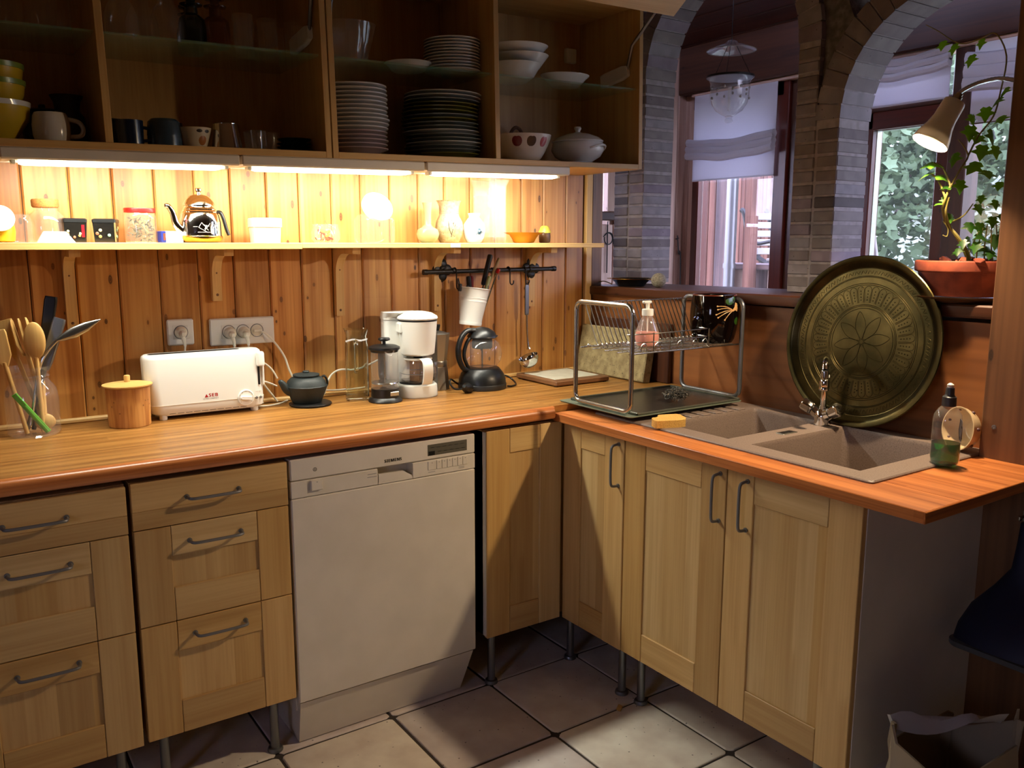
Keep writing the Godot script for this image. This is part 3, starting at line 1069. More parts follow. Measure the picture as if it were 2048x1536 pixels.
# a framed front in the plane z = 0 (local), from (x0, y0) to (x1, y1)
func framed(parent: Node, called: String, x0: float, y0: float, x1: float, y1: float, sl: float, sr: float, rt: float, rb: float) -> MeshInstance3D:
	var pn := mb(1)
	pn.span(V(x0 + sl - 0.004, y0 + rb - 0.004, -0.016), V(x1 - sr + 0.004, y1 - rt + 0.004, -0.006))
	var f := part(parent, called, pn, M.birch[rng.randi() % 5])
	# the panel is glued up from strips of different tone
	var x := x0 + sl
	while x < x1 - sr - 0.001:
		var nx := minf(x + rng.randf_range(0.05, 0.1), x1 - sr)
		part(f, "panel_strip", mb(1).span(V(x, y0 + rb, -0.007), V(nx, y1 - rt, -0.0055)), M.birch[rng.randi() % 5])
		x = nx
	for q in [[x0, x0 + sl], [x1 - sr, x1]]:
		part(f, "stile", mb(1).span(V(q[0] + 0.0006, y0, -0.018), V(q[1] - 0.0006, y1, 0.0), 0.0015), M.birch[rng.randi() % 5])
	for q in [[y0, y0 + rb], [y1 - rt, y1]]:
		part(f, "rail", mb(0).span(V(x0 + sl + 0.0006, q[0], -0.018), V(x1 - sr - 0.0006, q[1], -0.0004), 0.0015), M.birch[rng.randi() % 5])
	return f


func cab_leg(p: Node, at: Vector3, h: float) -> void:
	var b := mb()
	b.lathe(prof([0.022, 0.0, 0.0225, 0.004, 0.02, 0.011, 0.013, 0.013, 0.0125, h]), 18, at, true)
	part(p, "leg", b, M.dull_steel)


func base_cabinets() -> void:
	for u in 2:
		var x0: float = [-1.316, -1.724][u]
		var dy: float = [0.0, -0.004][u]
		var o := thing("drawer_cabinet", ["birch drawer cabinet with three pulls beside the dishwasher", "birch drawer cabinet at the left edge, farther from the dishwasher"][u], "cabinet", V(x0, 0, 0.6155), 0, "birch drawer cabinets")
		part(o, "carcass", mb().span(V(0.002, 0.182, -0.60), V(0.399, 0.868, -0.02)), M.cabinet)
		var d := part(o, "drawer", mb(0).span(V(0.002, 0.795 + dy, -0.018), V(0.399, 0.8685 + dy, 0.0), 0.0015), M.birch[3])
		part(d, "lower_strip", mb(0).span(V(0.002, 0.748 + dy, -0.018), V(0.399, 0.795 + dy, -0.0002), 0.0008), M.birch[2])
		bow_handle(d, V(0.2, 0.8165 + dy, 0), V(1, 0, 0), V(0, 0, 1))
		d = framed(o, "drawer", 0.002, 0.4905 + dy, 0.399, 0.745 + dy, 0.088, 0.088, 0.08, 0.09)
		bow_handle(d, V(0.2, 0.70 + dy, 0), V(1, 0, 0), V(0, 0, 1))
		d = framed(o, "drawer", 0.002, 0.176 + dy, 0.399, 0.4875 + dy, 0.088, 0.088, 0.082, 0.09)
		bow_handle(d, V(0.2, 0.4465 + dy, 0), V(1, 0, 0), V(0, 0, 1))
		for q in [[0.05, -0.06], [0.35, -0.06], [0.05, -0.52], [0.35, -0.52]]:
			cab_leg(o, V(q[0], 0, q[1]), 0.182)
	# corner cabinet with a two-part folding door
	var o := thing("corner_cabinet", "birch corner cabinet with a folding door in the inner corner beside the dishwasher", "cabinet", V(0, 0, 0))
	var b := mb()
	b.span(V(-0.272, 0.182, 0.02), V(0.64, 0.872, 0.594))
	part(o, "carcass", b, M.cabinet)
	b = mb()
	b.span(V(0.055, 0.182, 0.594), V(0.64, 0.872, 0.915))
	part(o, "carcass", b, M.cabinet)
	part(o, "side_panel", mb().span(V(-0.272, 0.182, 0.30), V(-0.256, 0.868, 0.611), 0.001), M.appliance)
	var f := framed(o, "door", -0.2705, 0.176, 0.030, 0.8705, 0.09, 0.09, 0.08, 0.09)
	f.position = V(0, 0, 0.6155)
	f = framed(o, "door", 0.0, 0.176, 0.2995, 0.8705, 0.09, 0.09, 0.075, 0.09)
	f.position = V(0.0345, 0, 0.621)
	f.rotation.y = -PI / 2
	bow_handle(f, V(0.276, 0.78, 0), V(0, 1, 0), V(0, 0, 1))
	for q in [V(-0.235, 0, 0.585), V(0.09, 0, 0.60), V(0.08, 0, 0.885), V(0.55, 0, 0.88)]:
		cab_leg(o, q, 0.182)
	# sink cabinet with two doors
	o = thing("sink_cabinet", "birch sink cabinet with two doors and a dark bare end panel", "cabinet", V(0, 0, 0))
	part(o, "carcass", mb().span(V(0.055, 0.182, 0.928), V(0.64, 0.72, 1.715)), M.cabinet)
	part(o, "end_panel", mb().span(V(0.052, 0.17, 1.716), V(0.578, 0.872, 1.733), 0.001), M.appliance, "plain white end panel in shadow")
	for k in 2:
		var z1: float = [0.925, 1.3295][k]
		f = framed(o, "door", 0.0, 0.178, 0.4025, 0.872, 0.09, 0.09, 0.083, 0.09)
		f.position = V(0.0345, 0, z1)
		f.rotation.y = -PI / 2
		bow_handle(f, V(0.381 if k == 0 else 0.0695, 0.78, 0), V(0, 1, 0), V(0, 0, 1))
	for q in [V(0.09, 0, 0.965), V(0.09, 0, 1.62), V(0.55, 0, 0.965), V(0.55, 0, 1.62)]:
		cab_leg(o, q, 0.182)


func lettering(p: Node, s: String, size: float, at: Vector3, m: Material, turn := 0.0, font := "Droid Sans", bold := true, wide := 1.0) -> void:
	var f := SystemFont.new()
	f.font_names = PackedStringArray([font])
	f.font_weight = 700 if bold else 400
	var tm := TextMesh.new()
	tm.text = s
	tm.font = f
	tm.font_size = 32
	tm.pixel_size = size / 23.0
	tm.depth = 0.0006
	tm.curve_step = 2.0
	var o := MeshInstance3D.new()
	o.name = "lettering"
	o.mesh = tm
	o.material_override = m
	p.add_child(o, true)
	o.position = at
	o.rotation.y = turn
	o.scale.x = wide


func dishwasher() -> void:
	var x0 := -0.9085
	var x1 := -0.3135
	var o := thing("dishwasher", "white built-under dishwasher with a grip recess and button row", "dishwasher", V(x0, 0, 0.6155))
	var w := x1 - x0
	part(o, "body", mb().span(V(0.004, 0.11, -0.58), V(w - 0.004, 0.862, -0.045)), M.appliance)
	part(o, "door", mb().span(V(0.0, 0.1535, -0.045), V(w, 0.7585, 0.0), 0.003), M.appliance)
	var b := mb()
	var r := []
	for q in [[0.0, 0.118, -0.02], [0.0, 0.15, -0.02], [0.0, 0.15, -0.05]]:
		r.append(q)
	b.loft([PackedVector3Array([V(0.012, 0.004, -0.052), V(w - 0.03, 0.004, -0.052), V(w - 0.03, 0.004, -0.3), V(0.012, 0.004, -0.3)]), PackedVector3Array([V(0.006, 0.146, -0.012), V(w - 0.004, 0.146, -0.012), V(w - 0.004, 0.146, -0.3), V(0.006, 0.146, -0.3)])])
	part(o, "plinth", b, M.appliance)
	# control panel: two strips round the grip recess
	var cp := part(o, "control_panel", mb().span(V(0.0, 0.8105, -0.045), V(w, 0.871, 0.0), 0.003), M.appliance)
	part(cp, "lower_strip", mb().span(V(0.0, 0.7605, -0.045), V(0.262, 0.8085, 0.0005), 0.002), M.appliance)
	part(cp, "lower_strip", mb().span(V(0.375, 0.7605, -0.045), V(w, 0.8085, 0.0005), 0.002), M.appliance)
	part(cp, "lower_strip", mb().span(V(0.262, 0.7605, -0.045), V(0.375, 0.768, 0.0005), 0.0015), M.appliance)
	part(cp, "recess", mb().span(V(0.262, 0.766, -0.045), V(0.375, 0.8105, -0.036)), M.appliance)
	b = mb()
	b.loft([PackedVector3Array([V(0.264, 0.767, -0.036), V(0.264, 0.767, 0.0005), V(0.264, 0.792, 0.0), V(0.264, 0.792, -0.008)]), PackedVector3Array([V(0.35, 0.767, -0.036), V(0.35, 0.767, 0.0005), V(0.345, 0.79, 0.0), V(0.345, 0.79, -0.008)]), PackedVector3Array([V(0.372, 0.767, -0.036), V(0.372, 0.767, 0.0005), V(0.372, 0.773, 0.0), V(0.372, 0.773, -0.008)])])
	part(cp, "grip", b, M.appliance)
	b = mb()
	b.span(V(0.427, 0.822, -0.002), V(0.566, 0.857, 0.0008), 0.001)
	var ds := part(cp, "display", b, mat(Color(0.36, 0.35, 0.31), 0.2))
	part(ds, "figure_window", mb().span(V(0.43, 0.824, 0.0), V(0.451, 0.836, 0.0014)), M.black)
	for k in 6:
		for row in 2:
			part(ds, "legend", mb().span(V(0.437 + k * 0.021 + row * 0.004, 0.846 - row * 0.014, 0.0), V(0.449 + k * 0.021 + row * 0.004, 0.8475 - row * 0.014, 0.0011)), M.dark)
	for k in 7:
		var xx: float = 0.427 + (0.03 + (k - 1) * 0.0185 if k else 0.0)
		var bw: float = 0.028 if k == 0 else 0.0172
		var q := part(cp, "button", mb().span(V(xx, 0.778, 0.0), V(xx + bw, 0.806, 0.0022), 0.001), M.appliance)
		part(q, "dot", mb().lathe(prof([0.0012, 0.0, 0.0012, 0.0004]), 8, Vector3.ZERO, true, true), M.black).transform = Transform3D(Basis(V(1, 0, 0), PI / 2), V(xx + bw * 0.5, 0.80, 0.0021))
	var pb := part(cp, "power_button", mb().span(V(0.056, 0.777, 0.0), V(0.09, 0.806, 0.008), 0.0015), M.appliance)
	part(pb, "dot", mb().box(V(0.073, 0.801, 0.008), V(0.002, 0.002, 0.001)), M.black)
	b = mb()
	var c := []
	for k in 17:
		c.append(V(0.071 + cos(TAU * k / 16) * 0.005, 0.836 + sin(TAU * k / 16) * 0.005, 0.0003))
	b.tube(c, 0.0006, 5, false)
	b.span(V(0.0704, 0.833, 0.0), V(0.0716, 0.839, 0.0006))
	part(cp, "power_symbol", b, M.dark)
	lettering(cp, "SIEMENS", 0.0088, V(0.312, 0.8275, 0.0004), M.black, 0.0, "Droid Sans", true, 1.1)
	for q in [[0.243, 0.795, 0.028], [0.243, 0.7865, 0.03]]:
		part(cp, "legend", mb().span(V(q[0] - q[2] * 0.5, q[1], 0.0), V(q[0] + q[2] * 0.5, q[1] + 0.0014, 0.0009)), M.handle)
	for q in [[0.44, 0.7715, 0.024], [0.545, 0.7725, 0.02], [0.545, 0.7685, 0.02]]:
		part(cp, "legend", mb().span(V(q[0] - q[2] * 0.5, q[1], 0.0), V(q[0] + q[2] * 0.5, q[1] + 0.0012, 0.0009)), M.handle)
	for q in [V(0.03, 0, -0.5), V(w - 0.03, 0, -0.5)]:
		cab_leg(o, q, 0.11)


func wall_cabinets() -> void:
	for u in 2:
		var x0: float = [-1.862, -0.6445][u]
		var x1: float = [-0.648, 0.600][u]
		var w := x1 - x0
		var o := thing("wall_cabinet", ["open wall cabinet of pale wood holding mugs and glasses", "open wall cabinet of pale wood holding the plate stacks and tureen"][u], "cabinet", V(x0, cab_y(x0) - 0.018, 0), 0, "open wall cabinets with glass shelves")
		o.rotation.z = TILT
		var top := 0.60
		part(o, "back", mb().span(V(0, 0.0, 0.002), V(w, top, 0.010)), M.cabinet)
		part(o, "bottom", mb(0).span(V(0.018, 0, 0.010), V(w - 0.018, 0.018, 0.36), 0.001), M.birch[4])
		part(o, "top", mb(0).span(V(0.018, top - 0.018, 0.010), V(w - 0.018, top, 0.36), 0.001), M.birch[4])
		part(o, "side", mb().span(V(0, 0, 0.010), V(0.018, top, 0.36), 0.001), M.birch[4])
		part(o, "side", mb().span(V(w - 0.018, 0, 0.010), V(w, top, 0.36), 0.001), M.birch[4])
		var dx: float = [-1.257, -0.052][u] - x0
		part(o, "divider", mb().span(V(dx - 0.0095, 0.018, 0.010), V(dx + 0.0095, top - 0.018, 0.358), 0.001), M.birch[4])
		var gy: float = 0.2885
		for q in [[0.02, dx - 0.011], [dx + 0.011, w - 0.02]]:
			part(o, "glass_shelf", mb().span(V(q[0], gy, 0.012), V(q[1], gy + 0.006, 0.345), 0.0005), M.glass_green)
		# lifting gear covers and arms, and the raised flap door
		for q in [[0.028, 1], [w - 0.028, -1]]:
			if u == 0 and q[1] == 1:
				continue
			var b := mb()
			var lx: float = q[0]
			b.loft([rrect(0.009, 0.024, 0.008, 0.0), rrect(0.009, 0.027, 0.008, 0.02), rrect(0.009, 0.027, 0.008, 0.12), rrect(0.008, 0.02, 0.008, 0.15)])
			var cv := part(o, "lift_cover", b, M.plastic)
			cv.transform = Transform3D(Basis(V(1, 0, 0), PI / 2 - 0.12), V(lx, gy + 0.055, 0.16))
			part(o, "lift_arm", mb().tube([V(lx, gy + 0.07, 0.30), V(lx, gy + 0.16, 0.33), V(lx, top - 0.05, 0.46)], 0.006, 6), M.dull_steel)
		var fl := Node3D.new()
		fl.name = "flap_door"
		o.add_child(fl)
		fl.position = V(0, top - 0.07, 0.505)
		fl.rotation.x = -0.62
		var f := mb(0)
		f.span(V(0, -0.018, 0), V(w, 0.0, 0.12), 0.0015)
		f.span(V(0, -0.018, 0.30), V(w, 0.0, 0.42), 0.0015)
		f.span(V(0, -0.018, 0.12), V(0.09, 0.0, 0.30), 0.0015)
		f.span(V(w - 0.09, -0.018, 0.12), V(w, 0.0, 0.30), 0.0015)
		part(fl, "frame", f, M.birch[3])
		part(fl, "panel", mb(0).span(V(0.08, -0.012, 0.11), V(w - 0.08, -0.004, 0.31)), M.birch[1])


func wall_shelf() -> void:
	for u in 2:
		var o := thing("wall_shelf", ["thicker pine shelf board under the kettle and tins", "thinner pine shelf board under the vases and yellow bowl"][u], "shelf", V(0, 0, 0))
		if u == 0:
			part(o, "board", mb(0).span(V(-2.2, 1.437, 0.0), V(-0.695, 1.457, 0.213), 0.0015), M.pale_pine)
		else:
			part(o, "board", mb(0).span(V(-0.694, 1.440, 0.0), V(0.55, 1.457, 0.208), 0.0015), M.pale_pine)
			part(o, "splinter", mb(0).span(V(-0.155, 1.441, 0.208), V(-0.115, 1.456, 0.211), 0.001), M.white)
	# curved wooden brackets
	var xs := [-1.335, -0.912, -0.492, -0.103, 0.332]
	for i in 5:
		var o := thing("shelf_bracket", ["pale wooden shelf bracket above the lidded wooden pot", "pale wooden shelf bracket above the triple socket", "pale wooden shelf bracket above the glass jug", "pale wooden shelf bracket behind the left rosette of the rail", "pale wooden shelf bracket behind the ladle end of the rail"][i], "bracket", V(xs[i], 1.437 if i < 2 else 1.44, 0.001), 0, "pale wooden shelf brackets")
		var long: float = [0.235, 0.165, 0.235, 0.235, 0.235][i]
		var poly := PackedVector2Array()
		for q in [[0, 0], [0, -long], [0.02, -long]]:
			poly.append(Vector2(q[0], q[1]))
		for k in 9:
			var a := PI / 2 * k / 8.0
			poly.append(Vector2(0.088 - 0.066 * cos(a), -0.085 + 0.066 * sin(a)))
		poly.append(Vector2(0.165, -0.02))
		poly.append(Vector2(0.168, 0.0))
		var b := mb()
		b.t = Transform3D(Basis(V(0, 1, 0), -PI / 2), Vector3.ZERO)
		b.prism(poly, -0.0145, 0.0145)
		var br := part(o, "bracket_arm", b, M.pale_pine)
		for y in [-0.075, -long + 0.02]:
			if y > -0.03 - 0.06:
				part(br, "screw", mb().ball(V(0, y, 0.0215), V(0.0045, 0.0045, 0.002), 10, 6), M.brown)
			else:
				part(br, "screw", mb().ball(V(0, y, 0.0205), V(0.0045, 0.0045, 0.002), 10, 6), M.brown)


# a vessel standing in the tilted wall cabinet: on its floor or on the glass shelf
func in_cab(called: String, label: String, cat: String, x: float, z: float, up := false, group := "") -> Node3D:
	var o := thing(called, label, cat, V(x, (glass_y(x) + 0.0006) if up else cab_y(x), z), 0, group)
	o.rotation.z = TILT
	return o


func nth(i: int, n: int) -> String:
	var w := ["first", "second", "third", "fourth", "fifth", "sixth", "seventh", "eighth", "ninth"]
	if i == 0:
		return "the lowest"
	if i == n - 1:
		return "the topmost"
	return (w[i] + " from the bottom") if i < n / 2 else (w[n - 1 - i] + " from the top")


# wall of a vessel: outside profile down to the foot, then inside back up
func vessel(outer: Array, th := 0.003, floor_th := 0.005) -> Array:
	var p := [Vector2(0.0005, outer[0].y)]
	p.append_array(outer)
	var n := outer.size()
	for i in range(n - 1, 0, -1):
		var q: Vector2 = outer[i]
		p.append(Vector2(maxf(q.x - th, 0.001), maxf(q.y, outer[0].y + floor_th)))
	p.append(Vector2(0.0005, outer[0].y + floor_th))
	return p


func ring_handle(p: Node, m: Material, r0: float, y0: float, y1: float, out: float, ang := 0.0, rad := 0.006, called := "handle") -> void:
	var d := V(cos(ang), 0, sin(ang))
	var c := d * r0
	var pts := smoothed([c + V(0, y0, 0) - d * 0.004, c + d * out * 0.75 + V(0, y0 + 0.003, 0), c + d * out + V(0, lerpf(y0, y1, 0.45), 0), c + d * out * 0.7 + V(0, lerpf(y0, y1, 0.85), 0), c + V(0, y1, 0) - d * 0.004], 6)
	part(p, called, mb().tube(pts, rad, 8), m)


# a small raised patch that follows a round wall: list of (angle, height) round a centre
func patch(rf: Callable, outline: Array, lift := 0.0007) -> MB:
	var b := mb()
	var c := Vector2.ZERO
	for q in outline:
		c += q
	c /= outline.size()
	var on := func(q: Vector2, l: float) -> Vector3:
		var r: float = rf.call(q.y) + l
		return V(cos(q.x) * r, q.y, sin(q.x) * r)
	for i in outline.size():
		var a: Vector2 = outline[i]
		var d: Vector2 = outline[(i + 1) % outline.size()]
		var am := a.lerp(c, 0.5)
		var dm := d.lerp(c, 0.5)
		b.quad(on.call(a, lift * 0.4), on.call(d, lift * 0.4), on.call(dm, lift), on.call(am, lift))
		b.raw(on.call(am, lift), on.call(dm, lift), on.call(c, lift))
		b.quad(on.call(a, -0.001), on.call(d, -0.001), on.call(d, lift * 0.4), on.call(a, lift * 0.4))
	return b


func oval(ca: float, cy: float, ra: float, ry: float, n := 12) -> Array:
	var o := []
	for k in n:
		o.append(Vector2(ca + cos(TAU * k / n) * ra, cy + sin(TAU * k / n) * ry))
	return o


func cabinet_contents() -> void:
	var face := PI / 2 - 0.35  # towards the camera, as an angle in x, z
	var yellow := mat(Color(0.74, 0.62, 0.15), 0.25)
	var green_rim := mat(Color(0.45, 0.52, 0.2), 0.3)
	var bowl_h := [0.0, 0.062, 0.102]
	for i in 3:
		var x := -1.502
		var o := in_cab("yellow_bowl", ["large yellow bowl at the bottom of the stack in the left cabinet", "middle yellow bowl of the stack in the left cabinet", "topmost yellow bowl with a green rim in the left cabinet"][i], "bowl", x, 0.24, false, "stacked yellow bowls")
		o.position.y += bowl_h[i]
		var R: float = [0.085, 0.078, 0.077][i]
		part(o, "bowl", mb().lathe(vessel(prof([0.035, 0, 0.04, 0.002, 0.055, 0.02, R - 0.006, 0.055, R, 0.098 if i == 0 else 0.088]), 0.004), 36), yellow)
		part(o, "rim_band", mb().lathe(prof([R - 0.005, (0.098 if i == 0 else 0.088) - 0.012, R - 0.0002, (0.098 if i == 0 else 0.088) - 0.011, R + 0.0012, (0.098 if i == 0 else 0.088) + 0.001, R - 0.005, (0.098 if i == 0 else 0.088) + 0.001]), 36), M.porcelain if i == 0 else green_rim)
	var o := in_cab("white_mug", "bulbous white mug with an ear handle beside the yellow bowls", "mug", -1.378, 0.27)
	part(o, "body", mb().lathe(vessel(prof([0.036, 0, 0.040, 0.003, 0.044, 0.02, 0.045, 0.045, 0.041, 0.068, 0.037, 0.076]), 0.0035), 32), M.porcelain)
	ring_handle(o, M.porcelain, 0.042, 0.018, 0.062, 0.032, 0.12, 0.006)
	o = in_cab("brown_jug", "dark brown stoneware jug at the back beside the left divider", "jug", -1.318, 0.14)
	part(o, "body", mb().lathe(vessel(prof([0.035, 0, 0.041, 0.005, 0.044, 0.05, 0.040, 0.085, 0.030, 0.10, 0.034, 0.125, 0.042, 0.14]), 0.003), 30), mat(Color(0.22, 0.17, 0.13), 0.45))
	o = in_cab("dark_pot", "dark glazed pot behind the white mug", "pot", -1.375, 0.10)
	part(o, "body", mb().lathe(vessel(prof([0.04, 0, 0.05, 0.01, 0.055, 0.06, 0.046, 0.095, 0.048, 0.10]), 0.003), 30), mat(Color(0.07, 0.06, 0.05), 0.25))
	part(o, "lid", mb().lathe(prof([0.0005, 0.118, 0.008, 0.118, 0.009, 0.108, 0.04, 0.105, 0.048, 0.10, 0.0005, 0.10]), 30), mat(Color(0.16, 0.05, 0.04), 0.3))
	o = in_cab("blue_mug", "dark blue mug just right of the left divider", "mug", -1.192, 0.27)
	var navy := mat(Color(0.06, 0.11, 0.2), 0.2)
	part(o, "body", mb().lathe(vessel(prof([0.03, 0, 0.036, 0.003, 0.037, 0.03, 0.038, 0.068]), 0.003), 30), navy)
	ring_handle(o, navy, 0.036, 0.016, 0.052, 0.024, 0.15, 0.0045)
	o = in_cab("dark_cup", "black cup in the shadow behind the dark blue mug", "cup", -1.21, 0.13)
	part(o, "body", mb().lathe(vessel(prof([0.03, 0, 0.037, 0.005, 0.038, 0.085]), 0.003), 28), M.dark)
	o = in_cab("slate_beaker", "ribbed slate blue beaker turned upside down", "cup", -1.098, 0.26)
	part(o, "body", mb().lathe(prof([0.044, 0, 0.0455, 0.004, 0.0445, 0.016, 0.0455, 0.018, 0.0445, 0.032, 0.0455, 0.034, 0.044, 0.048, 0.044, 0.05, 0.042, 0.07, 0.034, 0.0775, 0.0005, 0.078]), 34, Vector3.ZERO, true), mat(Color(0.20, 0.26, 0.31), 0.2))
	o = in_cab("dark_red_cup", "dark red cup behind the slate blue beaker", "cup", -1.052, 0.12)
	part(o, "body", mb().lathe(vessel(prof([0.03, 0, 0.037, 0.005, 0.039, 0.085]), 0.003), 28), mat(Color(0.2, 0.03, 0.03), 0.3))
	o = in_cab("patterned_bowl", "small cream bowl with an ochre face-like motif", "bowl", -1.018, 0.26)
	var rf := func(y: float) -> float: return 0.028 + 0.020 * pow(clampf(y / 0.06, 0, 1), 0.7)
	var pr := []
	for k in 9:
		pr.append(Vector2(rf.call(k * 0.0072), k * 0.0072))
	part(o, "body", mb().lathe(vessel(pr, 0.003), 34), mat(Color(0.80, 0.74, 0.62), 0.25))
	part(o, "motif", patch(rf, oval(face, 0.022, 0.32, 0.013)), mat(Color(0.62, 0.36, 0.08), 0.4))
	for s in [-1, 1]:
		part(o, "motif", patch(rf, oval(face + s * 0.27, 0.0475, 0.19, 0.0045)), mat(Color(0.16, 0.1, 0.06), 0.4))
	o = in_cab("steel_tumbler", "shiny steel tumbler turned upside down", "tumbler", -0.931, 0.27)
	part(o, "body", mb().lathe(prof([0.043, 0, 0.0435, 0.002, 0.034, 0.070, 0.0345, 0.073, 0.031, 0.0745, 0.0005, 0.0735]), 36, Vector3.ZERO, true), M.chrome)
	for i in 3:
		o = in_cab("small_glass", ["small clear glass left of the stacked dark saucers", "small clear glass behind the steel tumbler", "small cut glass touching the dark saucers"][i], "glass", [-0.842, -0.878, -0.79][i], [0.25, 0.12, 0.22][i], false, "small clear glasses on the cabinet floor")
		part(o, "body", mb().lathe(prof([0.0005, 0.004, 0.022, 0.003, 0.026, 0.0, 0.028, 0.006, 0.032, 0.06]), 24), M.glass)
	for i in 4:
		o = in_cab("dark_saucer", ["dark green saucer at the bottom of the small stack", "dark green saucer second from the bottom of the small stack", "dark green saucer second from the top of the small stack", "dark green saucer on top of the small stack"][i], "saucer", -0.722 + i * 0.001, 0.24, false, "stacked dark saucers")
		o.position.y += i * 0.0098
		part(o, "dish", mb().lathe(vessel(prof([0.028, 0, 0.032, 0.001, 0.052, 0.010 if i < 3 else 0.014]), 0.002, 0.002), 30), mat(Color(0.11, 0.16, 0.14), 0.2))
	# upper shelf of the left cabinet
	for i in 3:
		o = in_cab("glass_jar", ["round glass jar behind the top of the left divider", "round bottle-like glass decanter beside the dark bottles", "tall clear carafe left of the dark bottles"][i], "jar", [-1.185, -1.125, -1.072][i], [0.24, 0.20, 0.26][i], true, "clear glass jars on the glass shelf")
		part(o, "body", mb().lathe(prof([0.0005, 0.004, 0.03, 0.003, 0.04, 0.0, 0.044, 0.02, 0.044, 0.06, 0.034, 0.09, 0.022, 0.105, 0.022, 0.13, 0.026, 0.14]), 28), M.glass)
	for i in 4:
		o = in_cab("clear_bowl", ["clear glass bowl at the left end of the glass shelf", "second clear glass bowl from the left on the glass shelf", "clear sundae glass left of the first divider", "clear sundae glass touching the first divider"][i], "glass", [-1.50, -1.44, -1.375, -1.315][i], [0.24, 0.17, 0.24, 0.18][i], true, "clear glassware on the left glass shelf")
		part(o, "body", mb().lathe(prof([0.0005, 0.004, 0.02, 0.003, 0.025, 0.0, 0.028, 0.006, 0.036, 0.04, 0.04, 0.085]), 26), M.glass)
	var bottles := [glass(Color(0.06, 0.12, 0.09), 0.75), glass(Color(0.32, 0.14, 0.03), 0.6)]
	for i in 3:
		o = in_cab("apothecary_bottle", ["dark green apothecary bottle with a flat stopper", "amber apothecary bottle with a flat stopper", "dark bottle standing behind the green and amber bottles"][i], "bottle", [-1.006, -0.943, -0.982][i], [0.26, 0.27, 0.14][i], true)
		var m: Material = bottles[1 if i == 1 else 0]
		part(o, "body", mb().lathe(prof([0.0005, 0.003, 0.03, 0.0, 0.036, 0.004, 0.037, 0.055, 0.034, 0.072, 0.018, 0.086, 0.016, 0.105, 0.03, 0.108, 0.031, 0.111, 0.016, 0.113]), 28), m)
		part(o, "stopper", mb().lathe(prof([0.012, 0.112, 0.013, 0.125, 0.026, 0.128, 0.027, 0.134, 0.0005, 0.137]), 24, Vector3.ZERO, true), m)
	for i in 5:
		o = in_cab("straight_glass", ["straight drinking glass nearest the amber bottle", "second straight drinking glass from the amber bottle", "third straight drinking glass from the amber bottle", "fourth straight drinking glass from the amber bottle", "straight drinking glass nearest the white lift cover"][i], "glass", [-0.868, -0.835, -0.79, -0.745, -0.708][i], [0.27, 0.18, 0.25, 0.18, 0.25][i], true, "straight drinking glasses")
		part(o, "body", mb().lathe(prof([0.0005, 0.006, 0.024, 0.005, 0.025, 0.0, 0.0265, 0.003, 0.029, 0.098]), 24), M.glass)
	# right cabinet, upper shelf
	for i in 2:
		o = in_cab("salad_bowl", ["large clear glass salad bowl on the glass shelf", "smaller clear glass inside the large salad bowl"][i], "bowl", -0.525, 0.22, true)
		o.position.y += i * 0.008
		var k := 1.0 - 0.28 * i
		part(o, "body", mb().lathe(prof([0.0005, 0.004, 0.045 * k, 0.003, 0.05 * k, 0.0, 0.062 * k, 0.02, 0.08 * k, 0.07, 0.092 * k, 0.118]), 36), M.glass)
	o = in_cab("oval_dish", "white dish leaning on its rim beside the white plates", "dish", -0.315, 0.22, true)
	part(o, "dish", mb().lathe(vessel(prof([0.05, 0, 0.055, 0.003, 0.07, 0.022, 0.078, 0.026]), 0.003), 34), M.porcelain)
	for i in 11:
		o = in_cab("white_plate", "white side plate in the stack on the glass shelf, " + nth(i, 11), "plate", -0.142 + rng.randf_range(-0.002, 0.002), 0.21, true, "white side plates on the glass shelf")
		o.position.y += i * 0.0098
		part(o, "plate", mb().lathe(vessel(prof([0.05, 0, 0.055, 0.001, 0.068, 0.006, 0.095, 0.014, 0.0955, 0.0165]), 0.0025, 0.003), 40), M.porcelain)
	for i in 3:
		o = in_cab("white_bowl", ["white bowl at the bottom of the nested stack beside the right divider", "middle white bowl of the nested stack, sticking out to the right", "topmost shallow white bowl of the nested stack"][i], "bowl", [0.115, 0.14, 0.13][i], 0.2, true, "nested white bowls")
		o.position.y += [0.0, 0.032, 0.062][i]
		part(o, "bowl", mb().lathe(vessel(prof([0.045, 0, 0.05, 0.003, 0.075, 0.02, 0.098 + 0.004 * i, 0.055, 0.102 + 0.006 * i, 0.062]), 0.003), 40), M.porcelain)
	o = in_cab("serving_dish", "long white serving dish at the right of the nested bowls", "dish", 0.335, 0.22, true)
	part(o, "dish", mb().lathe(vessel(prof([0.05, 0, 0.055, 0.003, 0.085, 0.03, 0.098, 0.04, 0.099, 0.043]), 0.003), 40, Vector3.ZERO, false, false, Vector2(1.0, 0.75)), M.porcelain)
	# right cabinet, floor: two stacks of plates
	for i in 16:
		var deep := i < 3 or (i > 5 and i < 8)
		var cl: Color = Color(0.66, 0.58, 0.58) if i < 5 else Color(0.76, 0.74, 0.72)
		o = in_cab("soup_plate", ("mauve" if i < 5 else "white") + " soup plate in the stack beside the middle divider, " + nth(i, 16), "plate", -0.505 + rng.randf_range(-0.002, 0.002) + (0.004 if i == 7 else 0.0), 0.21, false, ("mauve" if i < 5 else "white") + " soup plates in the left stack")
		o.position.y += i * 0.0128 + 0.001
		var R := 0.105 + rng.randf_range(-0.001, 0.001) + (0.003 if i in [5, 6, 7] else 0.0)
		part(o, "plate", mb().lathe(vessel(prof([0.055, 0, 0.06, 0.002, 0.078, 0.012, R - 0.001, 0.021, R, 0.0245]), 0.0028, 0.003), 44), mat(cl, 0.2))
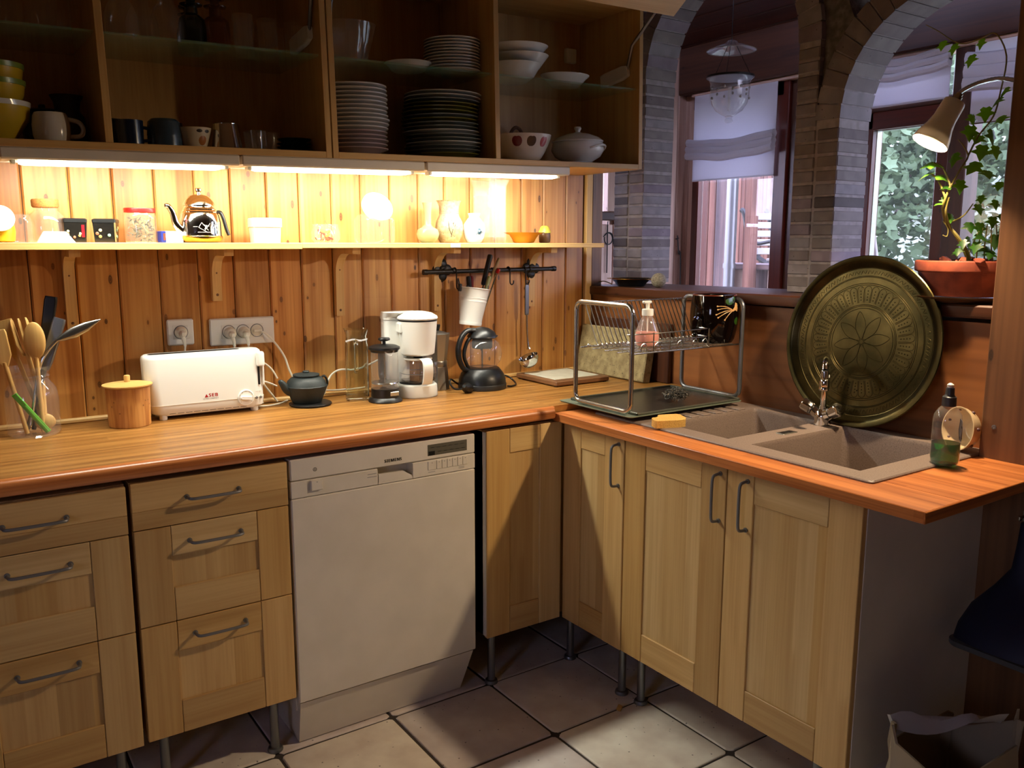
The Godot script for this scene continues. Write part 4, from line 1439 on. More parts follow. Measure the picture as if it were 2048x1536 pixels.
	for i in 17:
		var kind: String = ["olive", "grey", "grey", "white", "grey", "grey", "white", "grey", "grey", "olive", "grey", "olive", "olive", "olive", "grey", "white", "white"][i]
		o = in_cab("dinner_plate", kind + " dinner plate in the tall stack left of the right divider, " + nth(i, 17), "plate", -0.181 + rng.randf_range(-0.004, 0.004) + 0.006 * sin(i * 0.5), 0.2, false, kind + " dinner plates in the tall stack")
		o.position.y += i * 0.0123 + 0.001
		if i > 10:
			o.rotation.z = TILT - 0.02
		var cl: Color = {"olive": Color(0.40, 0.39, 0.16), "grey": Color(0.44, 0.47, 0.46), "white": Color(0.72, 0.73, 0.71)}[kind]
		part(o, "plate", mb().lathe(vessel(prof([0.075, 0, 0.082, 0.001, 0.095, 0.007, 0.130, 0.0155, 0.1315, 0.018]), 0.0026, 0.003), 48), mat(cl, 0.15))
	o = in_cab("apple_bowl", "cream salad bowl painted with apples next to the tureen", "bowl", 0.115, 0.245)
	var rb := func(y: float) -> float: return 0.055 + 0.058 * pow(clampf(y / 0.09, 0, 1), 0.55)
	pr = []
	for k in 11:
		pr.append(Vector2(rb.call(k * 0.0092), k * 0.0092))
	part(o, "body", mb().lathe(vessel(pr, 0.004), 44), mat(Color(0.80, 0.75, 0.70), 0.2))
	for q in [[face + 0.03, Color(0.60, 0.07, 0.04)], [face + 0.55, Color(0.30, 0.20, 0.12)], [face + 1.05, Color(0.45, 0.08, 0.05)], [face - 0.45, Color(0.62, 0.60, 0.5)]]:
		var out := []
		for k in 16:
			var a := TAU * k / 16
			var rr := 1.0 - 0.22 * exp(-pow((a - PI / 2) / 0.4, 2)) - 0.1 * exp(-pow((a - PI * 1.5) / 0.4, 2))
			out.append(Vector2(q[0] + cos(a) * 0.17 * rr, 0.066 + sin(a) * 0.019 * rr))
		part(o, "painted_apple", patch(rb, out), mat(q[1], 0.3))
	o = in_cab("wicker_basket", "dark basket with a hoop handle behind the apple bowl", "basket", 0.225, 0.068)
	part(o, "body", mb().lathe(vessel(prof([0.04, 0, 0.046, 0.005, 0.052, 0.06, 0.05, 0.085]), 0.004), 32), M.brown)
	var hp := []
	for k in 17:
		var a := PI * k / 16
		hp.append(V(cos(a) * 0.034 + 0.0, 0.084 + sin(a) * 0.062, 0))
	part(o, "hoop", mb().tube(hp, 0.007, 8), M.brown)
	o = in_cab("soup_tureen", "white lidded soup tureen with curved side handles", "tureen", 0.392, 0.23)
	part(o, "bowl", mb().lathe(vessel(prof([0.058, 0, 0.062, 0.004, 0.054, 0.012, 0.085, 0.03, 0.1, 0.055, 0.096, 0.078, 0.090, 0.084]), 0.004), 44), M.porcelain)
	part(o, "lid", mb().lathe(prof([0.094, 0.083, 0.097, 0.087, 0.08, 0.1, 0.045, 0.113, 0.016, 0.118, 0.008, 0.122, 0.014, 0.134, 0.012, 0.14, 0.0005, 0.142]), 44, Vector3.ZERO, true), M.porcelain)
	var tp := []
	for k in 11:
		var a := face + (k - 5) * 0.11
		var lift := sin(PI * k / 10.0)
		tp.append(V(cos(a) * (0.098 + 0.012 * lift), 0.056 + 0.012 * lift, sin(a) * (0.098 + 0.012 * lift)))
	part(o, "handle", mb().tube(tp, 0.004, 8), M.porcelain)
	o = thing("wall_fixing", "small white fixing block high inside the right cabinet corner", "bracket", V(0.515, 2.19, 0.02))
	part(o, "block", mb().box(V(0, 0, 0.0), V(0.05, 0.055, 0.02), 0.003), M.plastic)


func shelf_objects() -> void:
	var Y := 1.4575
	var o := thing("yellow_jar", "small yellow jar with its white lid propped at a slant", "jar", V(-1.506, Y, 0.140))
	part(o, "body", mb().lathe(vessel(prof([0.028, 0, 0.034, 0.004, 0.037, 0.03, 0.033, 0.055, 0.031, 0.06]), 0.003), 30), mat(Color(0.80, 0.62, 0.12), 0.3))
	var b := mb()
	b.t = Transform3D(Basis(V(1, 0, 0), PI / 2 - 0.25), V(0.0, 0.062, 0.034))
	b.lathe(prof([0.0005, -0.004, 0.03, -0.004, 0.0345, -0.001, 0.0345, 0.005, 0.0005, 0.006]), 30)
	part(o, "lid", b, M.white)
	o = thing("squat_jar", "empty squat glass jar between the yellow jar and the cork jar", "jar", V(-1.456, Y, 0.110))
	part(o, "body", mb().lathe(prof([0.0005, 0.004, 0.024, 0.003, 0.027, 0.0, 0.031, 0.005, 0.031, 0.052, 0.026, 0.064, 0.026, 0.074, 0.028, 0.076]), 28), M.glass)
	o = thing("cork_jar", "round glass jar closed with a cork disc lid", "jar", V(-1.392, Y, 0.120))
	part(o, "body", mb().lathe(prof([0.0005, 0.005, 0.036, 0.004, 0.042, 0.0, 0.047, 0.01, 0.048, 0.05, 0.043, 0.072, 0.029, 0.086, 0.029, 0.096]), 34), M.glass)
	part(o, "lid", mb().lathe(prof([0.0005, 0.094, 0.031, 0.094, 0.034, 0.098, 0.0345, 0.113, 0.032, 0.117, 0.0005, 0.118]), 34), textured(mottled(128, 81, Color(0.72, 0.46, 0.2), Color(0.55, 0.33, 0.14), 0.1, 60), Vector2(0.08, 0.08), Color.WHITE, 0.8))
	o = thing("white_wedge", "white folded paper boat in front of the cork jar", "paper", V(-1.380, Y, 0.178))
	b = mb()
	b.loft([PackedVector3Array([V(-0.045, 0, 0.016), V(0.047, 0, 0.016), V(0.047, 0, -0.016), V(-0.045, 0, -0.016)]), PackedVector3Array([V(-0.028, 0.029, 0.006), V(0.026, 0.029, 0.006), V(0.026, 0.029, -0.006), V(-0.028, 0.029, -0.006)])])
	part(o, "paper", b, M.white)
	# two black flowered tins
	var dots := [Color(0.75, 0.35, 0.25), Color(0.4, 0.55, 0.5), Color(0.75, 0.68, 0.5), Color(0.7, 0.55, 0.3), Color(0.35, 0.45, 0.35)]
	for i in 2:
		o = thing("flowered_tin", ["black flowered tin with a red stripe, turned on edge", "square black tin with two flower panels"][i], "tin", V([-1.329, -1.244][i], Y, 0.13), [0.12, -0.35][i], "black flowered tins")
		part(o, "body", mb().loft([rrect(0.027, 0.027, 0.004, 0.0), rrect(0.03, 0.03, 0.004, 0.056)]), textured(mottled(64, 82 + i, Color(0.10, 0.09, 0.08), Color(0.05, 0.05, 0.045), 0.1, 10), Vector2(0.06, 0.06), Color.WHITE, 0.25))
		part(o, "lid", mb().loft([rrect(0.031, 0.031, 0.005, 0.055), rrect(0.031, 0.031, 0.005, 0.063), rrect(0.028, 0.028, 0.006, 0.066)]), M.dark)
		for k in 9:
			var u := rng.randf_range(-0.02, 0.02)
			var h := rng.randf_range(0.012, 0.048)
			if i == 0:
				part(o, "painted_flower", mb().ball(V(u - 0.004, h * 0.6 + 0.004, 0.0285 + 0.002 * (h / 0.056)), V(0.0036, 0.0036, 0.0012), 10, 6), mat(dots[k % 5], 0.3))
			else:
				part(o, "painted_flower", mb().ball(V((u if k % 2 else 0.0285 + 0.03 * h), h, (0.0285 + 0.03 * h) if k % 2 else u), V(0.0045 if k % 2 else 0.0012, 0.0045, 0.0012 if k % 2 else 0.0045), 10, 6), mat(dots[k % 5], 0.3))
		if i == 0:
			part(o, "red_stripe", mb().span(V(0.014, 0.014, 0.027), V(0.022, 0.048, 0.0305), 0.0005), mat(Color(0.5, 0.06, 0.1), 0.3))
		else:
			part(o, "corner_band", mb().box(V(0.0285, 0.028, 0.0285), V(0.004, 0.054, 0.004), 0.001), mat(Color(0.45, 0.4, 0.25), 0.3))
	o = thing("herb_jar", "glass jar of grey dried herbs with a red screw lid", "jar", V(-1.151, Y, 0.130))
	part(o, "body", mb().lathe(prof([0.0005, 0.004, 0.036, 0.003, 0.041, 0.0, 0.044, 0.006, 0.044, 0.07, 0.04, 0.08, 0.038, 0.09]), 32), M.glass)
	part(o, "lid", mb().lathe(prof([0.04, 0.085, 0.043, 0.086, 0.0435, 0.096, 0.042, 0.098, 0.0005, 0.098]), 32, Vector3.ZERO, true), mat(Color(0.72, 0.07, 0.05), 0.35))
	b = mb()
	for k in 170:
		var r := 0.036 * sqrt(rng.randf())
		var a := rng.randf() * TAU
		var c := V(cos(a) * r, rng.randf_range(0.006, 0.07), sin(a) * r)
		var d := V(rng.randfn(), rng.randfn() * 0.6, rng.randfn()).normalized() * rng.randf_range(0.006, 0.013)
		var e := d.cross(V(rng.randfn(), rng.randfn(), rng.randfn())).normalized() * 0.0028
		var p0 := (c - d)
		var p1 := (c + d)
		if Vector2(p0.x, p0.z).length() < 0.041 and Vector2(p1.x, p1.z).length() < 0.041:
			b.quad(p0, c + e, p1, c - e)
	part(o, "dried_herb", b, mat(Color(0.40, 0.38, 0.26), 0.9)).set_meta("kind", "stuff")
	o = thing("match_box", "small white box with a blue end beside the herb jar", "box", V(-1.073, Y, 0.145), 0.15)
	part(o, "sleeve", mb().box(V(0.006, 0.0165, 0), V(0.052, 0.033, 0.03), 0.001), M.white)
	part(o, "end", mb().box(V(-0.026, 0.0165, 0), V(0.014, 0.0325, 0.0295), 0.001), mat(Color(0.06, 0.14, 0.45), 0.4))
	part(o, "label_patch", mb().box(V(-0.024, 0.0165, 0.0), V(0.007, 0.02, 0.0305), 0.0005), mat(Color(0.35, 0.16, 0.08), 0.5))
	kettle_on_shelf(Y)
	o = thing("white_box", "square white box with an overlapping lid beside the kettle", "box", V(-0.785, Y, 0.130), -0.12)
	part(o, "body", mb().loft([rrect(0.039, 0.039, 0.003, 0), rrect(0.042, 0.042, 0.003, 0.055)]), M.white)
	part(o, "lid", mb().loft([rrect(0.0445, 0.0445, 0.004, 0.048), rrect(0.0445, 0.0445, 0.004, 0.073), rrect(0.042, 0.042, 0.004, 0.0755)]), M.white)
	o = thing("potpourri_glass", "low round glass holding red and yellow dried petals", "glass", V(-0.583, Y, 0.130))
	part(o, "body", mb().lathe(prof([0.0005, 0.004, 0.03, 0.003, 0.036, 0.0, 0.046, 0.012, 0.048, 0.03, 0.041, 0.05, 0.043, 0.06]), 32), M.glass)
	for k in 22:
		var a := rng.randf() * TAU
		var r := rng.randf_range(0.0, 0.032)
		b = mb()
		b.t = Transform3D(Basis.from_euler(V(rng.randf() * 6, rng.randf() * 6, rng.randf() * 6)), V(cos(a) * r, rng.randf_range(0.011, 0.04 if r < 0.02 else 0.025), sin(a) * r))
		b.ball(Vector3.ZERO, V(0.011, 0.002, 0.006), 8, 6)
		part(o, "petal", b, mat([Color(0.45, 0.08, 0.06), Color(0.72, 0.3, 0.16), Color(0.85, 0.6, 0.12), Color(0.8, 0.74, 0.5)][k % 4], 0.8))
	part(o, "twig", mb().tube(smoothed([V(0, 0.03, 0.01), V(0.004, 0.055, 0.012), V(-0.006, 0.068, 0.014), V(-0.004, 0.072, 0.015)], 4), 0.0008, 5), M.brown)
	o = thing("slanted_jar", "square glass jar with a big slanted white screw lid", "jar", V(-0.408, Y, 0.130))
	b = mb()
	b.loft([rrect(0.056, 0.05, 0.02, 0.001), rrect(0.06, 0.054, 0.022, 0.012), rrect(0.06, 0.054, 0.022, 0.075), rrect(0.052, 0.046, 0.03, 0.092), rrect(0.035, 0.03, 0.03, 0.098, 5, Vector2(0, 0.005))], true, false)
	part(o, "body", b, M.glass)
	b = mb()
	b.t = Transform3D(Basis(V(1, 0, 0), 1.05), V(0.002, 0.118, 0.022))
	b.lathe(prof([0.0005, -0.007, 0.05, -0.007, 0.054, -0.004, 0.054, 0.006, 0.051, 0.009, 0.0005, 0.0095]), 44)
	part(o, "lid", b, M.white)
	b = mb()
	b.t = Transform3D(Basis(V(1, 0, 0), 0.6), V(0.002, 0.094, 0.006))
	b.lathe(prof([0.036, -0.008, 0.044, 0.022]), 32)
	part(o, "neck", b, M.glass)
	o = thing("celadon_vase", "small celadon green vase with a round belly and thin neck", "vase", V(-0.204, Y, 0.135))
	part(o, "body", mb().lathe(vessel(prof([0.022, 0, 0.024, 0.002, 0.036, 0.014, 0.0405, 0.03, 0.036, 0.046, 0.018, 0.056, 0.0125, 0.064, 0.0125, 0.10, 0.016, 0.128, 0.0185, 0.139]), 0.002), 40), mat(Color(0.52, 0.56, 0.40), 0.2))
	o = thing("stoneware_vase", "grey-beige stoneware vase with a flared rim and a brushed branch", "vase", V(-0.108, Y, 0.120))
	var rs := func(y: float) -> float: return 0.034 + 0.017 * sin(clampf(y / 0.1, 0, 1) * PI * 0.9) if y < 0.095 else 0.035
	part(o, "body", mb().lathe(vessel(prof([0.03, 0, 0.034, 0.002, 0.045, 0.022, 0.051, 0.05, 0.047, 0.075, 0.036, 0.096, 0.0345, 0.104, 0.036, 0.105, 0.0345, 0.107, 0.036, 0.128, 0.042, 0.145, 0.047, 0.149]), 0.003), 44), textured(mottled(128, 84, Color(0.68, 0.61, 0.48), Color(0.56, 0.49, 0.36), 0.05, 160), Vector2(0.12, 0.12), Color.WHITE, 0.45))
	var ink := mat(Color(0.15, 0.14, 0.1), 0.5)
	for q in [[[1.95, 0.02], [1.85, 0.045], [1.75, 0.07], [1.6, 0.088]], [[1.85, 0.045], [1.65, 0.06], [1.5, 0.08]], [[1.95, 0.03], [2.1, 0.05], [2.15, 0.075]], [[1.78, 0.065], [1.9, 0.08], [1.88, 0.09]]]:
		var pts := []
		for e in q:
			var r: float = 0.0
			var y: float = e[1]
			r = lerpf(0.045, 0.051, (y - 0.022) / 0.028) if y < 0.05 else (lerpf(0.051, 0.047, (y - 0.05) / 0.025) if y < 0.075 else lerpf(0.047, 0.036, (y - 0.075) / 0.021))
			pts.append(V(cos(e[0]) * r, y, sin(e[0]) * r))
		part(o, "brushed_branch", mb().tube(pts, 0.0011, 6), ink)
	o = thing("starburst_vase", "small white vase with a blue starburst flower", "vase", V(-0.018, Y, 0.145))
	part(o, "body", mb().lathe(vessel(prof([0.022, 0, 0.026, 0.002, 0.036, 0.018, 0.0405, 0.042, 0.038, 0.066, 0.025, 0.084, 0.0195, 0.09, 0.0195, 0.096, 0.0235, 0.106]), 0.002), 40), mat(Color(0.82, 0.83, 0.82), 0.2))
	var rv := func(y: float) -> float: return lerpf(0.036, 0.0405, clampf((y - 0.018) / 0.024, 0, 1)) if y < 0.042 else lerpf(0.0405, 0.038, (y - 0.042) / 0.024)
	for k in 18:
		var a := TAU * k / 18 + 0.1
		var l := 0.7 + 0.3 * ((k * 7) % 3) / 2.0
		var pts := []
		for e: float in [0.18, 0.6, 1.0]:
			var y := 0.042 + sin(a) * 0.021 * e * l
			var an := 1.62 - cos(a) * 0.52 * e * l
			pts.append(V(cos(an) * rv.call(y), y, sin(an) * rv.call(y)))
		part(o, "painted_ray", mb().tube(pts, [0.0014, 0.0012, 0.0005], 6), mat(Color(0.13, 0.26, 0.33), 0.3))
	o = thing("square_vase", "tall square clear glass vase with a flared rim", "vase", V(0.066, Y, 0.120), 0.2)
	b = mb()
	b.loft([rrect(0.044, 0.044, 0.006, 0.0), rrect(0.046, 0.046, 0.006, 0.015), rrect(0.045, 0.045, 0.006, 0.16), rrect(0.046, 0.046, 0.006, 0.205), rrect(0.053, 0.053, 0.006, 0.226), rrect(0.054, 0.054, 0.006, 0.229), rrect(0.049, 0.049, 0.006, 0.227), rrect(0.0425, 0.0425, 0.006, 0.2), rrect(0.0415, 0.0415, 0.006, 0.02)], true, true)
	part(o, "body", b, glass(Color(0.9, 0.95, 0.92), 0.05))
	o = thing("yellow_dish", "shallow ochre yellow bowl with a wide rim", "bowl", V(0.211, Y, 0.135))
	part(o, "body", mb().lathe(vessel(prof([0.036, 0, 0.04, 0.003, 0.046, 0.016, 0.056, 0.03, 0.077, 0.037, 0.079, 0.039]), 0.003), 44), mat(Color(0.78, 0.52, 0.09), 0.2))
	o = thing("honey_pot", "tiny brown pot with a pale yellow top behind the yellow bowl", "pot", V(0.328, Y, 0.110))
	part(o, "body", mb().lathe(prof([0.018, 0, 0.022, 0.004, 0.0235, 0.025, 0.021, 0.04]), 26, Vector3.ZERO, true, true), mat(Color(0.3, 0.19, 0.09), 0.3))
	part(o, "lid", mb().lathe(prof([0.0245, 0.038, 0.025, 0.042, 0.016, 0.062, 0.01, 0.066, 0.0005, 0.066]), 26, Vector3.ZERO, true), mat(Color(0.72, 0.66, 0.25), 0.4))


func kettle_on_shelf(Y: float) -> void:
	var o := thing("tea_kettle", "chrome tea kettle with an engraved band and black handle", "kettle", V(-0.983, Y, 0.132))
	part(o, "body", mb().lathe(prof([0.050, 0, 0.056, 0.003, 0.0625, 0.010, 0.063, 0.018, 0.0615, 0.022, 0.061, 0.03, 0.060, 0.06, 0.055, 0.082, 0.051, 0.088, 0.0515, 0.091, 0.047, 0.096, 0.0475, 0.099, 0.043, 0.104, 0.043, 0.109]), 48, Vector3.ZERO, true, true), M.chrome)
	part(o, "base_band", mb().lathe(prof([0.057, 0.002, 0.0636, 0.010, 0.064, 0.018, 0.062, 0.0205]), 48), M.gold_rim)
	part(o, "lid", mb().lathe(prof([0.043, 0.108, 0.046, 0.110, 0.0455, 0.114, 0.040, 0.125, 0.028, 0.137, 0.013, 0.142, 0.0005, 0.142]), 44, Vector3.ZERO, true), M.chrome)
	part(o, "lid_knob", mb().lathe(prof([0.006, 0.141, 0.0055, 0.148, 0.010, 0.152, 0.010, 0.158, 0.007, 0.161, 0.0005, 0.161]), 20, Vector3.ZERO, true), M.chrome)
	var d := V(-0.98, 0, 0.2).normalized()
	var pts := smoothed([d * 0.054 + V(0, 0.032, 0), d * 0.074 + V(0, 0.052, 0), d * 0.083 + V(0, 0.085, 0), d * 0.094 + V(0, 0.104, 0), d * 0.104 + V(0, 0.107, 0)], 6)
	var rad := []
	for i in pts.size():
		rad.append(lerpf(0.014, 0.0065, pow(float(i) / (pts.size() - 1), 0.6)))
	part(o, "spout", mb().tube(pts, rad, 14), M.chrome)
	part(o, "spout_mouth", mb().tube([pts[-1] - d * 0.002, pts[-1] + d * 0.0006], 0.0045, 10), M.black)
	var h := V(0.98, 0, 0.15).normalized()
	part(o, "handle", mb().tube(smoothed([h * 0.049 + V(0, 0.090, 0), h * 0.060 + V(0, 0.090, 0), h * 0.068 + V(0, 0.072, 0), h * 0.075 + V(0, 0.042, 0), h * 0.082 + V(0, 0.022, 0)], 5), 0.0078, 10, true, 0.7), M.black)
	# engraved motif: fine raised lines on the belly, facing the room
	var rk := func(y: float) -> float: return lerpf(0.061, 0.060, (y - 0.03) / 0.03) + 0.0002
	for q in [[[1.75, 0.058], [1.45, 0.036]], [[1.75, 0.058], [1.9, 0.044]], [[1.9, 0.044], [1.5, 0.03]], [[1.7, 0.052], [1.4, 0.048]], [[1.62, 0.036], [1.35, 0.056]], [[1.95, 0.046], [2.15, 0.046]], [[1.3, 0.03], [1.95, 0.03]], [[1.5, 0.05], [1.62, 0.04]], [[1.1, 0.052], [0.95, 0.036]], [[1.2, 0.045], [0.9, 0.05]]]:
		var p := []
		for k in 5:
			var a := lerpf(q[0][0], q[1][0], k / 4.0)
			var y := lerpf(q[0][1], q[1][1], k / 4.0)
			p.append(V(cos(a) * rk.call(y), y, sin(a) * rk.call(y)))
		part(o, "engraving", mb().tube(p, 0.0007, 5), M.white)


func plug(p: Node, at: Vector3, m: Material, up := false) -> void:
	var b := mb()
	b.t = Transform3D(Basis(V(1, 0, 0), PI / 2), at)
	b.lathe(prof([0.0005, -0.004, 0.019, -0.004, 0.0185, 0.006, 0.013, 0.012, 0.0005, 0.013]), 26)
	part(p, "plug", b, m)
	b = mb()
	b.t = Transform3D(Basis.IDENTITY, at)
	b.box(V(0, -0.004 if not up else 0.0, 0.018), V(0.02, 0.022, 0.026), 0.006)
	b.tube([V(0, -0.012, 0.022), V(0.003, -0.028, 0.024), V(0.005, -0.042, 0.022)], [0.007, 0.0055, 0.004], 10)
	part(p, "plug", b, m)


func socket_plate(o: Node3D, w: float, h: float, xs: Array) -> void:
	var b := mb()
	b.span(V(-w / 2, -h / 2, 0.0), V(w / 2, h / 2, 0.011), 0.004)
	part(o, "plate", b, M.plastic)
	part(o, "inner_frame", mb().span(V(xs[0] - 0.0235, -0.0225, 0.010), V(xs[-1] + 0.0235, 0.0225, 0.0122), 0.0008), M.plastic)
	for x in xs:
		b = mb()
		b.t = Transform3D(Basis(V(1, 0, 0), PI / 2), V(x, 0, 0.0122))
		b.lathe(prof([0.0215, -0.0005, 0.0215, 0.0015, 0.0195, 0.0015, 0.0195, -0.008, 0.0005, -0.008]), 32)
		part(o, "socket", b, M.plastic)
		b = mb()
		b.t = Transform3D(Basis(V(1, 0, 0), PI / 2), V(x, 0, 0.0122))
		b.lathe(prof([0.0198, 0.0016, 0.0215, 0.0017, 0.0221, 0.0005]), 32)
		part(o, "socket_ring", b, M.handle)


func wall_objects() -> void:
	var o := thing("wall_socket", "single white wall socket with a plug in it above the toaster", "socket", V(-1.030, 1.177, 0.0005))
	socket_plate(o, 0.081, 0.082, [0.0])
	var c := thing("power_cord", "white plug and cord in the single wall socket", "cord", V(-1.030, 1.177, 0.0005))
	plug(c, V(0, 0, 0.014), M.cord_white)
	part(c, "cord", mb().tube(smoothed([V(0.005, -0.04, 0.036), V(0.0, -0.09, 0.03), V(-0.01, -0.16, 0.022), V(0.01, -0.245, 0.028)]), 0.0032, 8), M.cord_white)
	o = thing("wall_socket", "wide white triple wall socket right of the single one", "socket", V(-0.834, 1.170, 0.0005))
	socket_plate(o, 0.212, 0.088, [-0.046, 0.0, 0.046])
	for i in 2:
		c = thing("power_cord", ["white plug in the first hole of the triple socket", "white plug in the middle hole of the triple socket"][i], "cord", V(-0.834, 1.170, 0.0005), 0, "plugs in the triple socket")
		plug(c, V(-0.046 + i * 0.046 + 0.004, -0.004, 0.014), M.cord_white)
		part(c, "cord", mb().tube(smoothed([V(-0.037 + i * 0.046, -0.048, 0.036), V(-0.035 + i * 0.046, -0.1, 0.03), V(0.02 + i * 0.03, -0.17, 0.024), V(0.05 + i * 0.05, -0.244, 0.028)]), 0.0032, 8), M.cord_white)
	c = thing("power_cord", "white flat plug and cord running from the triple socket to behind the iron teapot", "cord", V(-0.834, 1.170, 0.0005))
	var b := mb()
	b.t = Transform3D(Basis(V(1, 0, 0), PI / 2), V(0.046, 0, 0.012))
	b.lathe(prof([0.0005, -0.006, 0.018, -0.006, 0.018, 0.002, 0.0005, 0.003]), 24)
	b.t = Transform3D.IDENTITY
	b.box(V(0.046, 0.0, 0.017), V(0.030, 0.012, 0.012), 0.004)
	part(c, "plug", b, M.cord_white)
	part(c, "cord", mb().tube(smoothed([V(0.058, -0.004, 0.020), V(0.075, -0.015, 0.024), V(0.105, -0.05, 0.026), V(0.132, -0.095, 0.026), V(0.15, -0.15, 0.028), V(0.19, -0.22, 0.034), V(0.24, -0.243, 0.04)], 8), 0.0034, 8), M.cord_white)
	c = thing("power_cord", "white cord loop rising behind the glass jug to the coffee maker", "cord", V(0, 0.922, 0))
	part(c, "cord", mb().tube(smoothed([V(-0.60, 0.004, 0.06), V(-0.575, 0.02, 0.05), V(-0.55, 0.075, 0.045), V(-0.515, 0.096, 0.045), V(-0.47, 0.094, 0.045), V(-0.425, 0.10, 0.05), V(-0.37, 0.13, 0.08)], 8), 0.0034, 8), M.cord_white)
	part(c, "cord", mb().tube(smoothed([V(-0.60, 0.038, 0.022), V(-0.56, 0.026, 0.026), V(-0.5, 0.022, 0.026), V(-0.40, 0.024, 0.026)], 6), 0.003, 8), M.cord_white)
	c = thing("power_cord", "white cord coming out behind the right end of the toaster", "cord", V(0, 0.922, 0))
	part(c, "cord", mb().tube(smoothed([V(-0.83, 0.16, 0.05), V(-0.79, 0.148, 0.045), V(-0.755, 0.12, 0.04), V(-0.735, 0.085, 0.04)], 6), 0.003, 8), M.cord_white)
	part(c, "cord", mb().tube(smoothed([V(-0.81, 0.09, 0.06), V(-0.77, 0.075, 0.05), V(-0.74, 0.06, 0.045)], 6), 0.003, 8), M.cord_white)
	part(c, "cord", mb().tube(smoothed([V(-0.83, 0.004, 0.07), V(-0.79, 0.004, 0.085), V(-0.745, 0.006, 0.08), V(-0.70, 0.005, 0.03)], 6), 0.003, 8), M.cord_white)
	# iron rail with fleur-shaped wall plates, hooks
	o = thing("utensil_rail", "black wrought iron rail with two rosettes on the pine wall", "rail", V(0.124, 1.353, 0.05))
	part(o, "bar", mb().tube([V(-0.30, -0.002, 0), V(0.30, 0.002, 0)], 0.0085, 12), M.iron_black)
	for e in [-1, 1]:
		part(o, "end_cap", mb().tube([V(e * 0.286, e * 0.002, 0), V(e * 0.303, e * 0.002, 0)], 0.0105, 12), M.iron_black)
		var r := part(o, "rosette", mb().ball(V(e * 0.205, 0.004, -0.03), V(0.02, 0.02, 0.012), 16, 10), M.iron_black)
		for k in 4:
			var a := k * PI / 2
			var d := V(cos(a), sin(a), 0)
			part(r, "petal", mb().ball(V(e * 0.205, 0.004, -0.032) + d * 0.022, V(0.021, 0.021, 0.009), 12, 8), M.iron_black)
			if k % 2:
				part(r, "petal_tip", mb().tube([V(e * 0.205, 0.004, -0.032) + d * 0.03, V(e * 0.205, 0.004, -0.034) + d * 0.046], [0.012, 0.0015], 8), M.iron_black)
		part(o, "standoff", mb().tube([V(e * 0.205, 0.002, -0.049), V(e * 0.205, 0.002, 0.0)], 0.009, 10), M.iron_black)
		part(o, "ring_bead", mb().tube([V(e * 0.18, 0.001, 0), V(e * 0.172, 0.001, 0)], 0.0115, 12), M.iron_black)
	part(o, "ring_bead", mb().tube([V(-0.006, 0, 0), V(0.006, 0, 0)], 0.0115, 12), M.iron_black)
	var hx := [-0.045, 0.197, 0.272]
	for i in 3:
		o = thing("iron_hook", ["black s-hook on the rail holding the enamel bucket", "empty black s-hook on the rail right of the bucket", "black s-hook on the rail holding the ladle"][i], "hook", V(hx[i], 1.353, 0.05), 0, "black s-hooks on the rail")
		var L: float = [0.062, 0.05, 0.05][i]
		part(o, "hook", mb().tube(smoothed([V(0.0, -0.006, -0.012), V(0, 0.009, -0.008), V(0, 0.0115, 0.004), V(0, 0.002, 0.0125), V(0, -0.012, 0.0125), V(0, -L * 0.7, 0.0125), V(0.001, -L, 0.013), V(0.008, -L - 0.006, 0.014), V(0.015, -L, 0.014), V(0.016, -L + 0.01, 0.014)], 5), 0.0026, 8), M.iron_black)
	# enamel bucket with knives and peelers
	o = thing("enamel_bucket", "small white enamel bucket hanging askew from the rail full of knives", "bucket", V(0.0, 1.152, 0.085))
	o.rotation.z = -0.13
	part(o, "bucket", mb().lathe(vessel(prof([0.042, 0, 0.043, 0.004, 0.0435, 0.012, 0.0425, 0.014, 0.0455, 0.04, 0.0525, 0.088, 0.0535, 0.09, 0.0525, 0.092, 0.0535, 0.1, 0.0545, 0.102, 0.0535, 0.104, 0.058, 0.135, 0.0605, 0.137, 0.0605, 0.14]), 0.0015), 40), M.porcelain)
	var ear := mb()
	ear.box(V(-0.062, 0.135, 0), V(0.01, 0.028, 0.016), 0.002)
	part(o, "ear", ear, M.iron_black)
	part(o, "bail", mb().tube(smoothed([V(-0.06, 0.135, 0.0), V(-0.072, 0.15, 0.0), V(-0.068, 0.168, -0.01), V(-0.058, 0.15, -0.012)], 6), 0.002, 8), M.iron_black)
	utensil("kitchen_knife", "knife with a long black handle sticking highest out of the bucket", V(0.035, 1.17, 0.085), V(0.085, 1.415, 0.095), V(0.055, 1.30, 0.09), 0.0125, M.dark)
	utensil("kitchen_knife", "knife with a cream handle beside the tallest black one", V(0.03, 1.17, 0.10), V(0.118, 1.402, 0.105), V(0.072, 1.30, 0.10), 0.007, mat(Color(0.6, 0.52, 0.36), 0.5))
	utensil("peeler", "peeler with a red tip at the right of the bucket", V(0.04, 1.17, 0.095), V(0.108, 1.362, 0.118), V(0.1, 1.345, 0.116), 0.010, mat(Color(0.62, 0.05, 0.07), 0.35), M.steel)
	utensil("kitchen_knife", "short knife with a pale green handle leaning right in the bucket", V(0.02, 1.17, 0.11), V(0.066, 1.335, 0.118), V(0.048, 1.28, 0.116), 0.009, mat(Color(0.62, 0.66, 0.48), 0.35))
	utensil("kitchen_knife", "knife with a black handle upright on the left of the bucket", V(0.015, 1.17, 0.08), V(-0.004, 1.335, 0.08), V(0.005, 1.25, 0.08), 0.012, M.dark)
	utensil("peeler", "dark red handled peeler in the middle of the bucket", V(0.02, 1.17, 0.07), V(0.018, 1.335, 0.065), V(0.018, 1.25, 0.066), 0.011, mat(Color(0.45, 0.04, 0.05), 0.35))
